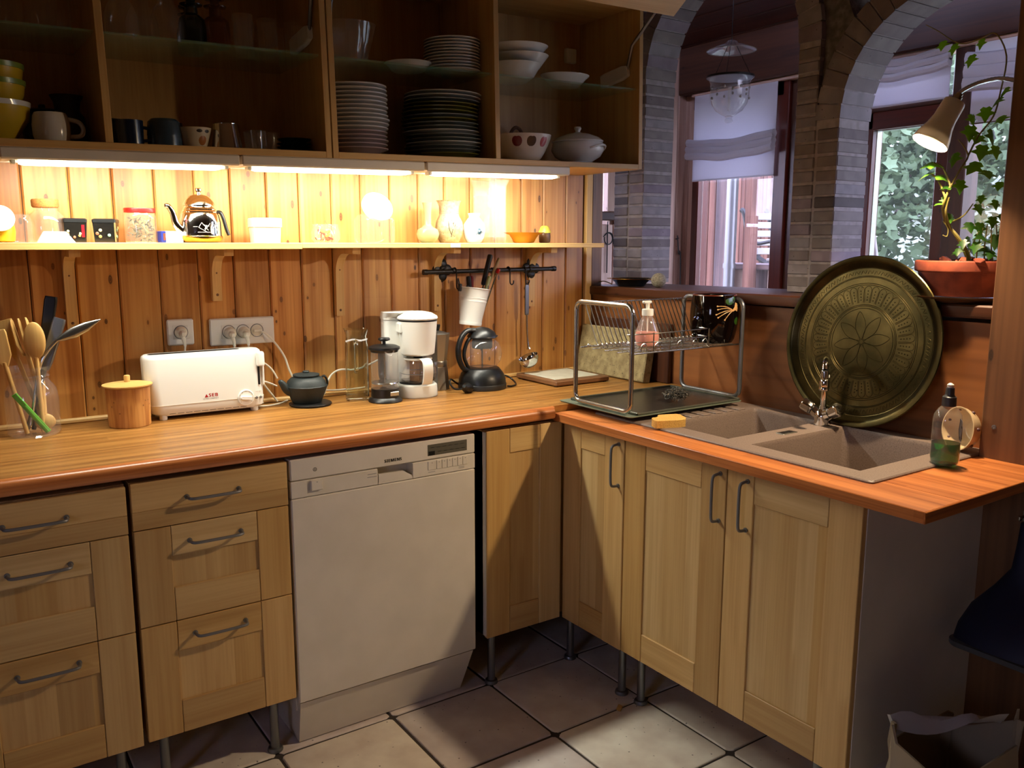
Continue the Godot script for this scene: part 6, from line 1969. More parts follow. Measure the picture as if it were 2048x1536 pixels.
func sink_objects() -> void:
	sink()
	tap()
	dish_rack()
	var o := thing("soap_dispenser", "clear pump bottle with pink soap standing in the dish rack", "bottle", V(0.258, 1.1215, 0.772))
	part(o, "bottle", mb().lathe(prof([0.0005, 0.002, 0.03, 0.001, 0.036, 0.006, 0.041, 0.03, 0.038, 0.05, 0.024, 0.088, 0.017, 0.098, 0.016, 0.104]), 36), glass(Color(1, 0.97, 0.96), 0.10))
	part(o, "soap", mb().lathe(prof([0.0005, 0.003, 0.029, 0.003, 0.034, 0.007, 0.039, 0.03, 0.0365, 0.048, 0.0005, 0.048]), 36), mat(Color(0.82, 0.50, 0.42), 0.3))
	part(o, "collar", mb().lathe(prof([0.0005, 0.102, 0.0185, 0.102, 0.019, 0.104, 0.019, 0.122, 0.017, 0.124, 0.0005, 0.124]), 28), M.plastic)
	var b := mb()
	b.tube([V(0, 0.122, 0), V(0, 0.142, 0)], 0.006, 12)
	b.box(V(-0.004, 0.146, 0.0), V(0.036, 0.009, 0.014), 0.003)
	part(o, "pump", b, M.plastic)
	part(o, "dip_tube", mb().tube([V(0, 0.012, 0), V(0, 0.104, 0)], 0.0022, 8), M.plastic)
	# glazed pitcher lying half through the end hoop of the rack
	o = thing("glazed_pitcher", "dark brown glazed pitcher with a painted fork-like flower and green leaves", "pitcher", V(0.548, 1.1225, 0.795))
	var pf := func(y: float) -> float: return 0.068 + 0.0105 * sin(clampf(y / 0.16, 0, 1) * PI) + 0.006 * (y / 0.16)
	var pr := []
	for k in 13:
		pr.append(Vector2(pf.call(k * 0.0133), k * 0.0133))
	pr[0] = Vector2(0.064, 0.0)
	part(o, "body", mb().lathe(vessel(pr, 0.005), 52), mat(Color(0.035, 0.016, 0.013), 0.06))
	part(o, "rim", mb().lathe(prof([0.0695, 0.158, 0.0745, 0.159, 0.073, 0.163, 0.070, 0.1625]), 48), mat(Color(0.36, 0.15, 0.08), 0.3))
	part(o, "lip", mb().loft([rrect(0.014, 0.006, 0.005, 0.154, 4, Vector2(-0.02, 0.074)), rrect(0.026, 0.006, 0.005, 0.164, 4, Vector2(-0.018, 0.078))]), mat(Color(0.10, 0.05, 0.035), 0.2))
	ring_handle(o, mat(Color(0.035, 0.016, 0.013), 0.06), 0.072, 0.03, 0.095, 0.045, 3.0, 0.008)
	var cream := mat(Color(0.80, 0.62, 0.40), 0.3)
	var fa := 1.86
	part(o, "painted_flower", patch(pf, [Vector2(fa - 0.42, 0.122), Vector2(fa - 0.52, 0.138), Vector2(fa - 0.68, 0.134), Vector2(fa - 0.72, 0.118), Vector2(fa - 0.62, 0.107), Vector2(fa - 0.46, 0.112), Vector2(fa - 0.33, 0.108), Vector2(fa - 0.28, 0.113)], 0.0012), cream)
	for q in [[0.62, 0.126], [0.60, 0.115], [0.66, 0.098], [0.58, 0.088], [0.3, 0.08]]:
		var p := []
		for k in 6:
			var u := k / 5.0
			var a: float = lerpf(fa - 0.34, fa + q[0] - 0.2, u)
			var y: float = lerpf(0.111, q[1], u) + 0.006 * sin(u * PI)
			p.append(V(cos(a) * pf.call(y), y, sin(a) * pf.call(y)))
		part(o, "painted_stem", mb().tube(p, 0.0013, 6), cream)
		part(o, "painted_dot", mb().ball(p[-1], V(0.003, 0.003, 0.003), 8, 6), cream)
	for q in [[fa - 0.15, 0.142, 0.22, 0.012], [fa - 0.62, 0.075, 0.2, 0.013], [fa - 0.42, 0.152, 0.12, 0.006]]:
		part(o, "painted_leaf", patch(pf, oval(q[0], q[1], q[2], q[3])), mat(Color(0.15, 0.28, 0.08), 0.25))
	# steel wool and sponge
	o = thing("steel_wool", "curly steel wool scourer on the drip tray", "scourer", V(0.372, 0.9352, 0.800))
	b = mb()
	for k in 130:
		var c := V(rng.randfn() * 0.017, 0.021 + rng.randfn() * 0.007, rng.randfn() * 0.017)
		c.y = clampf(c.y, 0.012, 0.034)
		var bs := Basis.from_euler(V(rng.randf() * 6, rng.randf() * 6, rng.randf() * 6))
		var pts := []
		var rr := rng.randf_range(0.006, 0.011)
		for i in 13:
			var a := i * 0.62
			pts.append(c + bs * V(cos(a) * rr, i * 0.0009 - 0.005, sin(a) * rr))
		b.tube(pts, 0.0009, 4, false)
	part(o, "wire_curl", b, mat(Color(0.34, 0.33, 0.31), 0.5, 0.6)).set_meta("kind", "stuff")
	o = thing("sponge", "yellow ochre sponge with a bite-like notch on the worktop edge", "sponge", V(0.150, 0.9005, 0.985), -0.35)
	b = mb()
	var poly := PackedVector2Array()
	for q in [[-0.050, -0.034], [0.02, -0.036], [0.046, -0.03], [0.055, -0.01], [0.054, 0.028], [0.046, 0.036], [-0.012, 0.037], [-0.02, 0.03], [-0.022, 0.018], [-0.034, 0.010], [-0.048, 0.008], [-0.054, -0.004], [-0.055, -0.026]]:
		poly.append(Vector2(q[0], q[1]))
	b.t = Transform3D(Basis(V(1, 0, 0), -PI / 2 + 0.06), V(0, 0.0085, 0))
	b.prism(poly, 0.0, 0.023)
	part(o, "foam", b, textured(mottled(128, 91, Color(0.88, 0.72, 0.40), Color(0.72, 0.54, 0.24), 0.15, 260), Vector2(0.06, 0.06), Color.WHITE, 0.95))
	brass_tray()
	# washing-up liquid
	M.green_soap = mat(Color(0.02, 0.42, 0.16, 0.0), 0.05)
	M.green_soap.refraction_enabled = true
	M.green_soap.refraction_scale = 0.033
	o = thing("soap_bottle", "clear washing-up bottle with green liquid and a grey push cap", "bottle", V(0.412, 0.9005, 1.706))
	part(o, "bottle", mb().lathe(prof([0.0005, 0.003, 0.027, 0.002, 0.033, 0.006, 0.0345, 0.02, 0.0345, 0.115, 0.032, 0.132, 0.022, 0.148, 0.014, 0.155, 0.013, 0.158]), 40), glass(Color(0.95, 1, 0.97), 0.07))
	part(o, "liquid", mb().lathe(prof([0.0005, 0.0045, 0.026, 0.0045, 0.031, 0.008, 0.033, 0.02, 0.033, 0.060, 0.0005, 0.060]), 40), M.green_soap)
	part(o, "cap", mb().lathe(prof([0.0005, 0.154, 0.0165, 0.154, 0.017, 0.157, 0.0165, 0.177, 0.0125, 0.18, 0.011, 0.183, 0.010, 0.2, 0.0005, 0.2]), 28), mat(Color(0.22, 0.23, 0.24), 0.35))
	part(o, "cap_tip", mb().lathe(prof([0.0005, 0.2, 0.006, 0.2, 0.0085, 0.204, 0.008, 0.208, 0.003, 0.212, 0.0005, 0.212]), 20), M.plastic)
	var rl := func(_y: float) -> float: return 0.0346
	part(o, "sticker", patch(rl, [Vector2(0.55, 0.066), Vector2(1.25, 0.066), Vector2(1.32, 0.08), Vector2(1.15, 0.1), Vector2(0.85, 0.116), Vector2(0.5, 0.12), Vector2(0.42, 0.09)]), mat(Color(0.30, 0.31, 0.33), 0.4))
	part(o, "sticker_mark", patch(rl, oval(0.85, 0.1, 0.09, 0.004), 0.0012), M.dark)
	part(o, "sticker_mark", patch(rl, [Vector2(0.55, 0.071), Vector2(1.2, 0.071), Vector2(1.2, 0.074), Vector2(0.55, 0.074)], 0.0012), M.dark)
	# bowl tipped on its side behind it
	o = thing("tilted_bowl", "cream patterned bowl tipped on its side behind the green soap bottle", "bowl", V(0.548, 0.9005, 1.635))
	b = mb()
	var ax := V(-0.90, 0.12, -0.38).normalized()
	var tb := Basis(Quaternion(V(0, 1, 0), ax)).scaled(Vector3.ONE * 0.92)
	b.t = Transform3D(tb, V(0.025, 0.066, 0.02))
	var bp := vessel(prof([0.024, -0.052, 0.028, -0.05, 0.034, -0.045, 0.052, -0.028, 0.062, -0.005, 0.065, 0.008]), 0.003)
	b.lathe(bp, 44)
	part(o, "body", b, mat(Color(0.82, 0.73, 0.58), 0.25))
	for k in 7:
		b = mb()
		b.t = Transform3D(tb, V(0.025, 0.066, 0.02))
		var a := k * 0.9
		b.ball(V(cos(a) * 0.0605, -0.010, sin(a) * 0.0605), V(0.0055, 0.006, 0.0055), 10, 8)
		part(o, "painted_sprig", b, mat(Color(0.38, 0.28, 0.30), 0.4))


func sink() -> void:
	var o := thing("double_sink", "brown-grey composite double sink with a grooved draining board", "sink", V(0, 0, 0))
	var x0 := 0.108
	var x1 := 0.643
	var y := 0.907
	var basins := [[0.166, 0.592, 0.955, 1.212], [0.166, 0.592, 1.296, 1.632]]
	# rim plates round the openings
	for q in [[x0, x1, 0.700, 0.955, false], [x0, x1, 1.632, 1.700, false], [x0, 0.166, 0.955, 1.632, false], [0.592, x1, 0.955, 1.632, false], [0.166, 0.592, 1.212, 1.296, false]]:
		part(o, "rim", mb().span(V(q[0], 0.894, q[2]), V(q[1], y - 0.0002, q[3])), M.granite)
	var e := mb()
	e.span(V(x0 - 0.004, 0.9005, 0.696), V(x1, 0.9045, 1.704), 0.0)
	var edge := mb()
	var loop := []
	for lv in [[0.006, 0.9005], [0.006, 0.9035], [0.003, 0.9065], [0.0, 0.907], [-0.02, 0.907]]:
		loop.append(rrect((x1 - x0) / 2 + lv[0], 0.5 + lv[0], 0.012, lv[1], 6, Vector2((x0 + x1) / 2, 1.2)))
	edge.loft(loop, false, false)
	part(o, "rim_edge", edge, M.granite)
	# drain grooves as raised ribs between them
	for k in 7:
		part(o, "drain_rib", mb().span(V(0.185 + k * 0.055, y - 0.001, 0.73), V(0.222 + k * 0.055, y + 0.004, 0.948), 0.0025), M.granite)
	for bz in basins:
		var b := mb()
		var c := Vector2((bz[0] + bz[1]) / 2, (bz[2] + bz[3]) / 2)
		var hx: float = (bz[1] - bz[0]) / 2
		var hz: float = (bz[3] - bz[2]) / 2
		b.loft([rrect(hx, hz, 0.012, y, 5, c), rrect(hx - 0.004, hz - 0.004, 0.014, y - 0.012, 5, c), rrect(hx - 0.014, hz - 0.014, 0.03, 0.735, 5, c), rrect(hx - 0.03, hz - 0.03, 0.04, 0.726, 5, c), rrect(0.045, 0.045, 0.045, 0.722, 5, c)], false, true)
		var bo := part(o, "basin", b, M.granite)
		part(bo, "strainer", mb().lathe(prof([0.0005, 0.0, 0.035, 0.0, 0.04, 0.004, 0.03, 0.004, 0.0005, 0.002]), 28, V(c.x, 0.722, c.y)), M.steel)
	var dr := part(o, "overflow_cover", mb().span(V(0.335, y - 0.002, 1.243), V(0.40, y + 0.002, 1.272), 0.0015), M.alu)
	for k in 2:
		part(dr, "overflow_slot", mb().span(V(0.345 + k * 0.026, y, 1.249), V(0.363 + k * 0.026, y + 0.0026, 1.266)), M.black)


func tap() -> void:
	var o := thing("sink_tap", "chrome two-handle mixer tap between the sink basins", "tap", V(0.552, 0.9072, 1.245))
	part(o, "body", mb().lathe(prof([0.0005, 0, 0.024, 0.0, 0.025, 0.004, 0.024, 0.012, 0.026, 0.024, 0.025, 0.036, 0.018, 0.046, 0.012, 0.05, 0.012, 0.06, 0.0005, 0.06]), 32), M.chrome)
	for s in [-1, 1]:
		var d := V(-0.15, 0.45, s * 0.85).normalized()
		var h := part(o, "handle", mb().tube([d * 0.018 + V(0, 0.026, 0), d * 0.034 + V(0, 0.026, 0)], [0.019, 0.017], 20), M.chrome)
		part(h, "handle_ring", mb().tube([d * 0.033 + V(0, 0.026, 0), d * 0.0375 + V(0, 0.026, 0)], 0.0165, 20), M.black)
		var b := mb()
		var up := d
		var x := up.cross(V(1, 0, 0)).normalized()
		b.t = Transform3D(Basis(x, up, x.cross(up)), d * 0.037 + V(0, 0.026, 0))
		var rings := []
		for lv in [[0.0, 0.0165], [0.006, 0.019], [0.030, 0.021], [0.036, 0.019], [0.038, 0.012]]:
			var r := PackedVector3Array()
			for k in 24:
				var a := TAU * k / 24
				var rr: float = lv[1] * (1.0 + 0.06 * cos(a * 6))
				r.append(V(cos(a) * rr, lv[0], sin(a) * rr))
			rings.append(r)
		b.loft(rings)
		part(h, "grip", b, M.chrome)
	part(o, "spout", mb().tube(smoothed([V(0, 0.055, 0), V(0.0, 0.10, 0), V(0.0, 0.165, 0), V(-0.005, 0.186, 0.0035), V(-0.02, 0.202, 0.014), V(-0.045, 0.208, 0.031), V(-0.075, 0.202, 0.052), V(-0.088, 0.184, 0.061)], 6), 0.0092, 16), M.chrome)
	part(o, "swivel_joint", mb().lathe(prof([0.0095, 0.105, 0.016, 0.107, 0.017, 0.113, 0.0145, 0.118, 0.0155, 0.122, 0.0155, 0.136, 0.012, 0.141, 0.0095, 0.142]), 26, Vector3.ZERO, true, true), M.chrome)
	part(o, "joint_ring", mb().lathe(prof([0.0095, 0.147, 0.0135, 0.148, 0.0138, 0.155, 0.0095, 0.156]), 24, Vector3.ZERO, true, true), M.plastic)
	part(o, "aerator", mb().lathe(prof([0.0115, -0.022, 0.012, -0.004, 0.01, 0.0]), 20, V(-0.0885, 0.184, 0.0613), true, true), M.steel)


func dish_rack() -> void:
	var t := thing("drip_tray", "dark drip tray with a pale green metal rim under the dish rack", "tray", V(0, 0, 0))
	part(t, "rim", mb().loft([rrect(0.255, 0.178, 0.012, 0.9225, 4, Vector2(0.330, 0.722)), rrect(0.258, 0.181, 0.012, 0.9245, 4, Vector2(0.330, 0.722)), rrect(0.258, 0.181, 0.012, 0.9265, 4, Vector2(0.330, 0.722))]), mat(Color(0.50, 0.55, 0.48), 0.35, 0.3))
	for q in [[V(0.105, 0.9265, 0.565), V(0.58, 0.936, 0.572)], [V(0.105, 0.9265, 0.565), V(0.112, 0.936, 0.898)], [V(0.573, 0.9265, 0.565), V(0.58, 0.936, 0.898)], [V(0.105, 0.9265, 0.891), V(0.58, 0.934, 0.898)]]:
		part(t, "lip", mb().span(q[0], q[1], 0.002), mat(Color(0.34, 0.35, 0.31), 0.3, 0.4))
	part(t, "floor", mb().span(V(0.112, 0.9262, 0.572), V(0.573, 0.929, 0.891)), textured(mottled(256, 92, Color(0.20, 0.19, 0.17), Color(0.11, 0.10, 0.09), 0.05, 200), Vector2(0.3, 0.3), Color.WHITE, 0.3))
	var o := thing("dish_rack", "steel wire dish rack held between two bent tube hoops beside the sink", "dish rack", V(0, 0, 0))
	for q in [[0.086, 1.268], [0.585, 1.270]]:
		var pts := []
		var r := 0.028
		var x: float = q[0]
		var yt: float = q[1]
		var z0 := 0.615
		var z1 := 0.888
		var yb := 0.937
		for c in [[z1 - r, yt - r, 0.0], [z0 + r, yt - r, PI / 2], [z0 + r, yb + r, PI], [z1 - r, yb + r, PI * 1.5]]:
			for k in 7:
				var a: float = c[2] + PI / 2 * k / 6.0
				pts.append(V(x, c[1] + sin(a) * r, c[0] + cos(a) * r))
		pts.append(pts[0])
		pts.append(pts[1])
		part(o, "hoop", mb().tube(pts, 0.0078, 12, false), M.dull_steel if q[0] > 0.3 else M.steel)
	var wire := 0.0019
	# base frame of the wire shelf
	var yb := 1.118
	for z in [0.640, 0.700, 0.760, 0.82, 0.876]:
		part(o, "rail", mb().tube([V(0.086, yb, z), V(0.585, yb, z)], 0.0028 if z in [0.640, 0.876] else wire, 8), M.steel)
	for k in 25:
		var x := 0.11 + k * 0.0185
		part(o, "cross_wire", mb().tube([V(x, yb + 0.003, 0.636), V(x, yb + 0.003, 0.878)], 0.0013, 5), M.steel)
		if x < 0.56:
			# plate wires: down from the top rail, then a small curl at the foot
			part(o, "plate_wire", mb().tube(smoothed([V(x, 1.264, 0.628), V(x, 1.2, 0.660), V(x, 1.142, 0.690), V(x, 1.128, 0.704), V(x, 1.136, 0.716), V(x, 1.132, 0.726), V(x, 1.121, 0.728)], 3), wire, 6), M.steel)
	part(o, "top_rail", mb().tube([V(0.086, 1.262, 0.627), V(0.585, 1.262, 0.627)], 0.0022, 8), M.steel)
	# cutlery basket along the front
	for y in [1.150, 1.176]:
		part(o, "basket_rail", mb().tube(smoothed([V(0.15, y - 0.008, 0.795), V(0.19, y, 0.87), V(0.40, y + 0.003, 0.874), V(0.44, y + 0.003, 0.86), V(0.44, y + 0.003, 0.80)], 5), wire, 6), M.steel)
	for x in [0.19, 0.262, 0.44]:
		part(o, "basket_post", mb().tube([V(x, yb, 0.874), V(x, 1.18, 0.874)], wire, 6), M.steel)
	for x in [0.15, 0.21, 0.31, 0.38, 0.425]:
		part(o, "cup_loop", mb().tube(smoothed([V(x, yb, 0.86), V(x, yb + 0.018, 0.862), V(x + 0.011, yb + 0.028, 0.862), V(x + 0.022, yb + 0.018, 0.862), V(x + 0.022, yb, 0.86)], 4), wire, 6), M.steel)
	for e in [0.108, 0.57]:
		part(o, "rail_knob", mb().ball(V(e, yb + 0.006, 0.655), V(0.006, 0.006, 0.006), 12, 8), M.steel)


func brass_tray() -> void:
	var o := thing("brass_tray", "large round engraved brass tray leaning behind the sink tap", "tray", V(0.594, 0.9085, 1.312))
	var R := 0.258
	var n := V(-0.993, 0.117, 0.0).normalized()
	var up := V(0.117, 0.993, 0.0).normalized()
	var x := n.cross(up).normalized()
	# local y is the face normal, towards the room
	var bs := Basis(up, n, up.cross(n).normalized())
	var tf := Transform3D(bs, up * R)
	var b := mb()
	b.t = tf
	b.lathe(prof([0.0005, 0.0, 0.222, 0.0, 0.226, 0.001, 0.238, 0.012, 0.246, 0.0145, 0.2555, 0.0155, 0.258, 0.0135, 0.257, 0.011, 0.247, 0.0105, 0.240, 0.008, 0.228, -0.0035, 0.222, -0.004, 0.0005, -0.004]), 96)
	part(o, "plate", b, M.brass)
	var ring := func(r: float, w: float) -> void:
		var q := mb()
		q.t = tf
		q.lathe(prof([r - w, 0.0, r - w * 0.4, 0.0008, r + w * 0.4, 0.0008, r + w, 0.0]), 96)
		part(o, "engraved_ring", q, M.brass_dark)
	for r in [0.222, 0.198, 0.195, 0.176, 0.171, 0.112, 0.108, 0.101]:
		ring.call(r, 0.0011)
	# radial petals with beads between the two ring groups
	for k in 40:
		var a := TAU * k / 40
		var q := mb()
		q.t = tf * Transform3D(Basis(V(0, 1, 0), a), Vector3.ZERO)
		q.tube(smoothed([V(0.118, 0.0003, -0.0075), V(0.14, 0.0003, -0.0092), V(0.160, 0.0003, -0.0105), V(0.168, 0.0003, 0.0), V(0.160, 0.0003, 0.0105), V(0.14, 0.0003, 0.0092), V(0.118, 0.0003, 0.0075)], 3), 0.0007, 4, true, 0.6)
		for d in 4:
			q.ball(V(0.126 + d * 0.009, 0.0002, 0), V(0.0022, 0.0006, 0.0022), 6, 4)
		part(o, "engraved_petal", q, M.brass_dark)
	for k in 60:
		var a := TAU * k / 60
		var q := mb()
		q.t = tf * Transform3D(Basis(V(0, 1, 0), a), Vector3.ZERO)
		q.tube(smoothed([V(0.203, 0.0003, -0.009), V(0.214, 0.0003, -0.003), V(0.205, 0.0003, 0.004), V(0.215, 0.0003, 0.009)], 3), 0.0007, 4, true, 0.6)
		part(o, "engraved_scroll", q, M.brass_dark)
	for k in 8:
		var a := TAU * k / 8 + 0.2
		var q := mb()
		q.t = tf * Transform3D(Basis(V(0, 1, 0), a), Vector3.ZERO)
		q.tube(smoothed([V(0.006, 0.0003, 0), V(0.03, 0.0003, -0.013), V(0.06, 0.0003, -0.016), V(0.092, 0.0003, 0), V(0.06, 0.0003, 0.016), V(0.03, 0.0003, 0.013), V(0.006, 0.0003, 0)], 4), 0.0008, 4, true, 0.6)
		part(o, "engraved_leaf", q, M.brass_dark)


func ledge_objects() -> void:
	var o := thing("ivy_pot", "wide terracotta bowl planter on the ledge below the lamp", "planter", V(0.752, 1.3125, 1.548))
	part(o, "pot", mb().lathe(vessel(prof([0.105, 0, 0.108, 0.003, 0.128, 0.058, 0.130, 0.066, 0.138, 0.068, 0.1395, 0.072, 0.1395, 0.094, 0.136, 0.098]), 0.010, 0.012), 60), M.terracotta)
	part(o, "soil", mb().lathe(prof([0.0005, 0.088, 0.08, 0.087, 0.124, 0.084, 0.124, 0.07, 0.0005, 0.07]), 40), mat(Color(0.14, 0.09, 0.06), 0.95))
	o = thing("pot_saucer", "dark glazed saucer under the terracotta planter", "saucer", V(0.752, 1.2935, 1.548))
	part(o, "dish", mb().lathe(vessel(prof([0.10, 0, 0.105, 0.001, 0.128, 0.010, 0.137, 0.015, 0.139, 0.0185]), 0.003, 0.006), 52), mat(Color(0.30, 0.21, 0.13), 0.18))
	for k in 9:
		o = thing("clay_shard", ["broken terracotta shard at the left rim of the planter soil", "reddish clay pebble in the planter beside the left shard", "larger clay pebble in the middle of the planter", "flat clay shard near the front rim of the planter", "clay pebble at the foot of the ivy stem", "small clay pebble behind the ivy stem", "clay shard leaning against the planter rim", "pale clay pebble under the ivy leaves", "dark clay pebble at the pillar side of the planter"][k], "pebble", V(0.752 + cos(k * 1.9) * (0.03 + 0.009 * k) - 0.02, 1.399, 1.548 - 0.075 + 0.02 * k), k * 0.9, "clay pebbles on the planter soil")
		var b := mb()
		b.t = Transform3D(Basis.from_euler(V(rng.randf(), rng.randf(), rng.randf())), V(0, 0.008, 0))
		b.loft([rrect(0.008, 0.006, 0.004, -0.007, 2), rrect(0.017, 0.012, 0.005, 0.0, 2), rrect(0.010, 0.008, 0.004, 0.009, 2)])
		part(o, "pebble", b, M.terracotta, "", 20.0)
	ivy()
	o = thing("brass_dish", "shallow brass-rimmed dish with a flat handle on the ledge", "dish", V(0.74, 1.2805, 0.16))
	part(o, "dish", mb().lathe(vessel(prof([0.05, 0, 0.055, 0.002, 0.075, 0.026, 0.085, 0.030]), 0.003), 40), M.dark)
	part(o, "rim", mb().lathe(prof([0.080, 0.029, 0.100, 0.0315, 0.101, 0.0335, 0.080, 0.032]), 44), M.gold_rim)
	part(o, "handle", mb().span(V(-0.008, 0.0295, 0.095), V(0.008, 0.033, 0.155), 0.0015), M.gold_rim)
	o = thing("stone_ball", "grey stone ball on the ledge next to the brass dish", "ball", V(0.74, 1.281, 0.322))
	part(o, "stone", mb().ball(V(0, 0.0295, 0), V(0.03, 0.0295, 0.03), 32, 20), textured(mottled(128, 95, Color(0.60, 0.56, 0.48), Color(0.42, 0.39, 0.32), 0.06, 120), Vector2(0.06, 0.06), Color.WHITE, 0.85))
	o = thing("dried_twig", "thin pale twig lying at the corner end of the ledge", "twig", V(0.70, 1.281, 0.0))
	part(o, "twig", mb().tube(smoothed([V(-0.01, 0.004, -0.045), V(0.0, 0.012, 0.0), V(0.0, 0.016, 0.04), V(0.01, 0.005, 0.075)], 6), 0.0022, 6), M.vine)
	# hanging glass lantern in the first arch
	o = thing("bell_lantern", "etched bell-shaped hanging glass lantern with a glass smoke cap", "lantern", V(1.25, 1.97, 0.197))
	part(o, "bell", mb().lathe(prof([0.0005, 0.028, 0.014, 0.027, 0.03, 0.034, 0.055, 0.05, 0.074, 0.078, 0.082, 0.11, 0.083, 0.165, 0.088, 0.178, 0.098, 0.186]), 48), glass(Color(0.9, 0.92, 1.0), 0.14))
	part(o, "rim", mb().lathe(prof([0.094, 0.184, 0.101, 0.187, 0.101, 0.195, 0.094, 0.195]), 48, Vector3.ZERO, true, true), M.dark)
	part(o, "finial", mb().lathe(prof([0.0005, 0.0, 0.012, 0.001, 0.018, 0.009, 0.015, 0.018, 0.01, 0.021, 0.017, 0.026, 0.01, 0.031]), 26, Vector3.ZERO, false, true), glass(Color(0.9, 0.92, 1.0), 0.2))
	part(o, "smoke_cap", mb().lathe(prof([0.104, 0.298, 0.085, 0.308, 0.06, 0.318, 0.03, 0.326, 0.022, 0.336, 0.012, 0.341]), 44), glass(Color(0.9, 0.92, 1.0), 0.22))
	part(o, "cap_rim", mb().lathe(prof([0.1035, 0.2965, 0.1055, 0.298, 0.1035, 0.2995, 0.1015, 0.298, 0.1035, 0.2965]), 44), M.faded_grey)
	for k in 3:
		var a := k * TAU / 3 + 0.5
		part(o, "chain", mb().tube([V(cos(a) * 0.097, 0.19, sin(a) * 0.097), V(cos(a) * 0.01, 0.34, sin(a) * 0.01)], 0.0012, 5), M.iron_black)
	part(o, "chain", mb().tube([V(0, 0.335, 0), V(0, 0.70, 0)], 0.002, 6), M.iron_black)
	part(o, "candle_tube", mb().lathe(prof([0.006, 0.05, 0.008, 0.12, 0.008, 0.15]), 16, Vector3.ZERO, true, true), glass(Color(1, 1, 1), 0.2))
	for k in 14:
		var a := 1.0 + (k % 7) * 0.42
		var y := 0.10 + 0.03 * (k / 7) + 0.012 * (k % 2)
		var r := 0.0822
		part(o, "etched_flower", mb().ball(V(cos(a) * r, y, sin(a) * r), V(0.005, 0.006, 0.005), 8, 6), M.faded_grey)


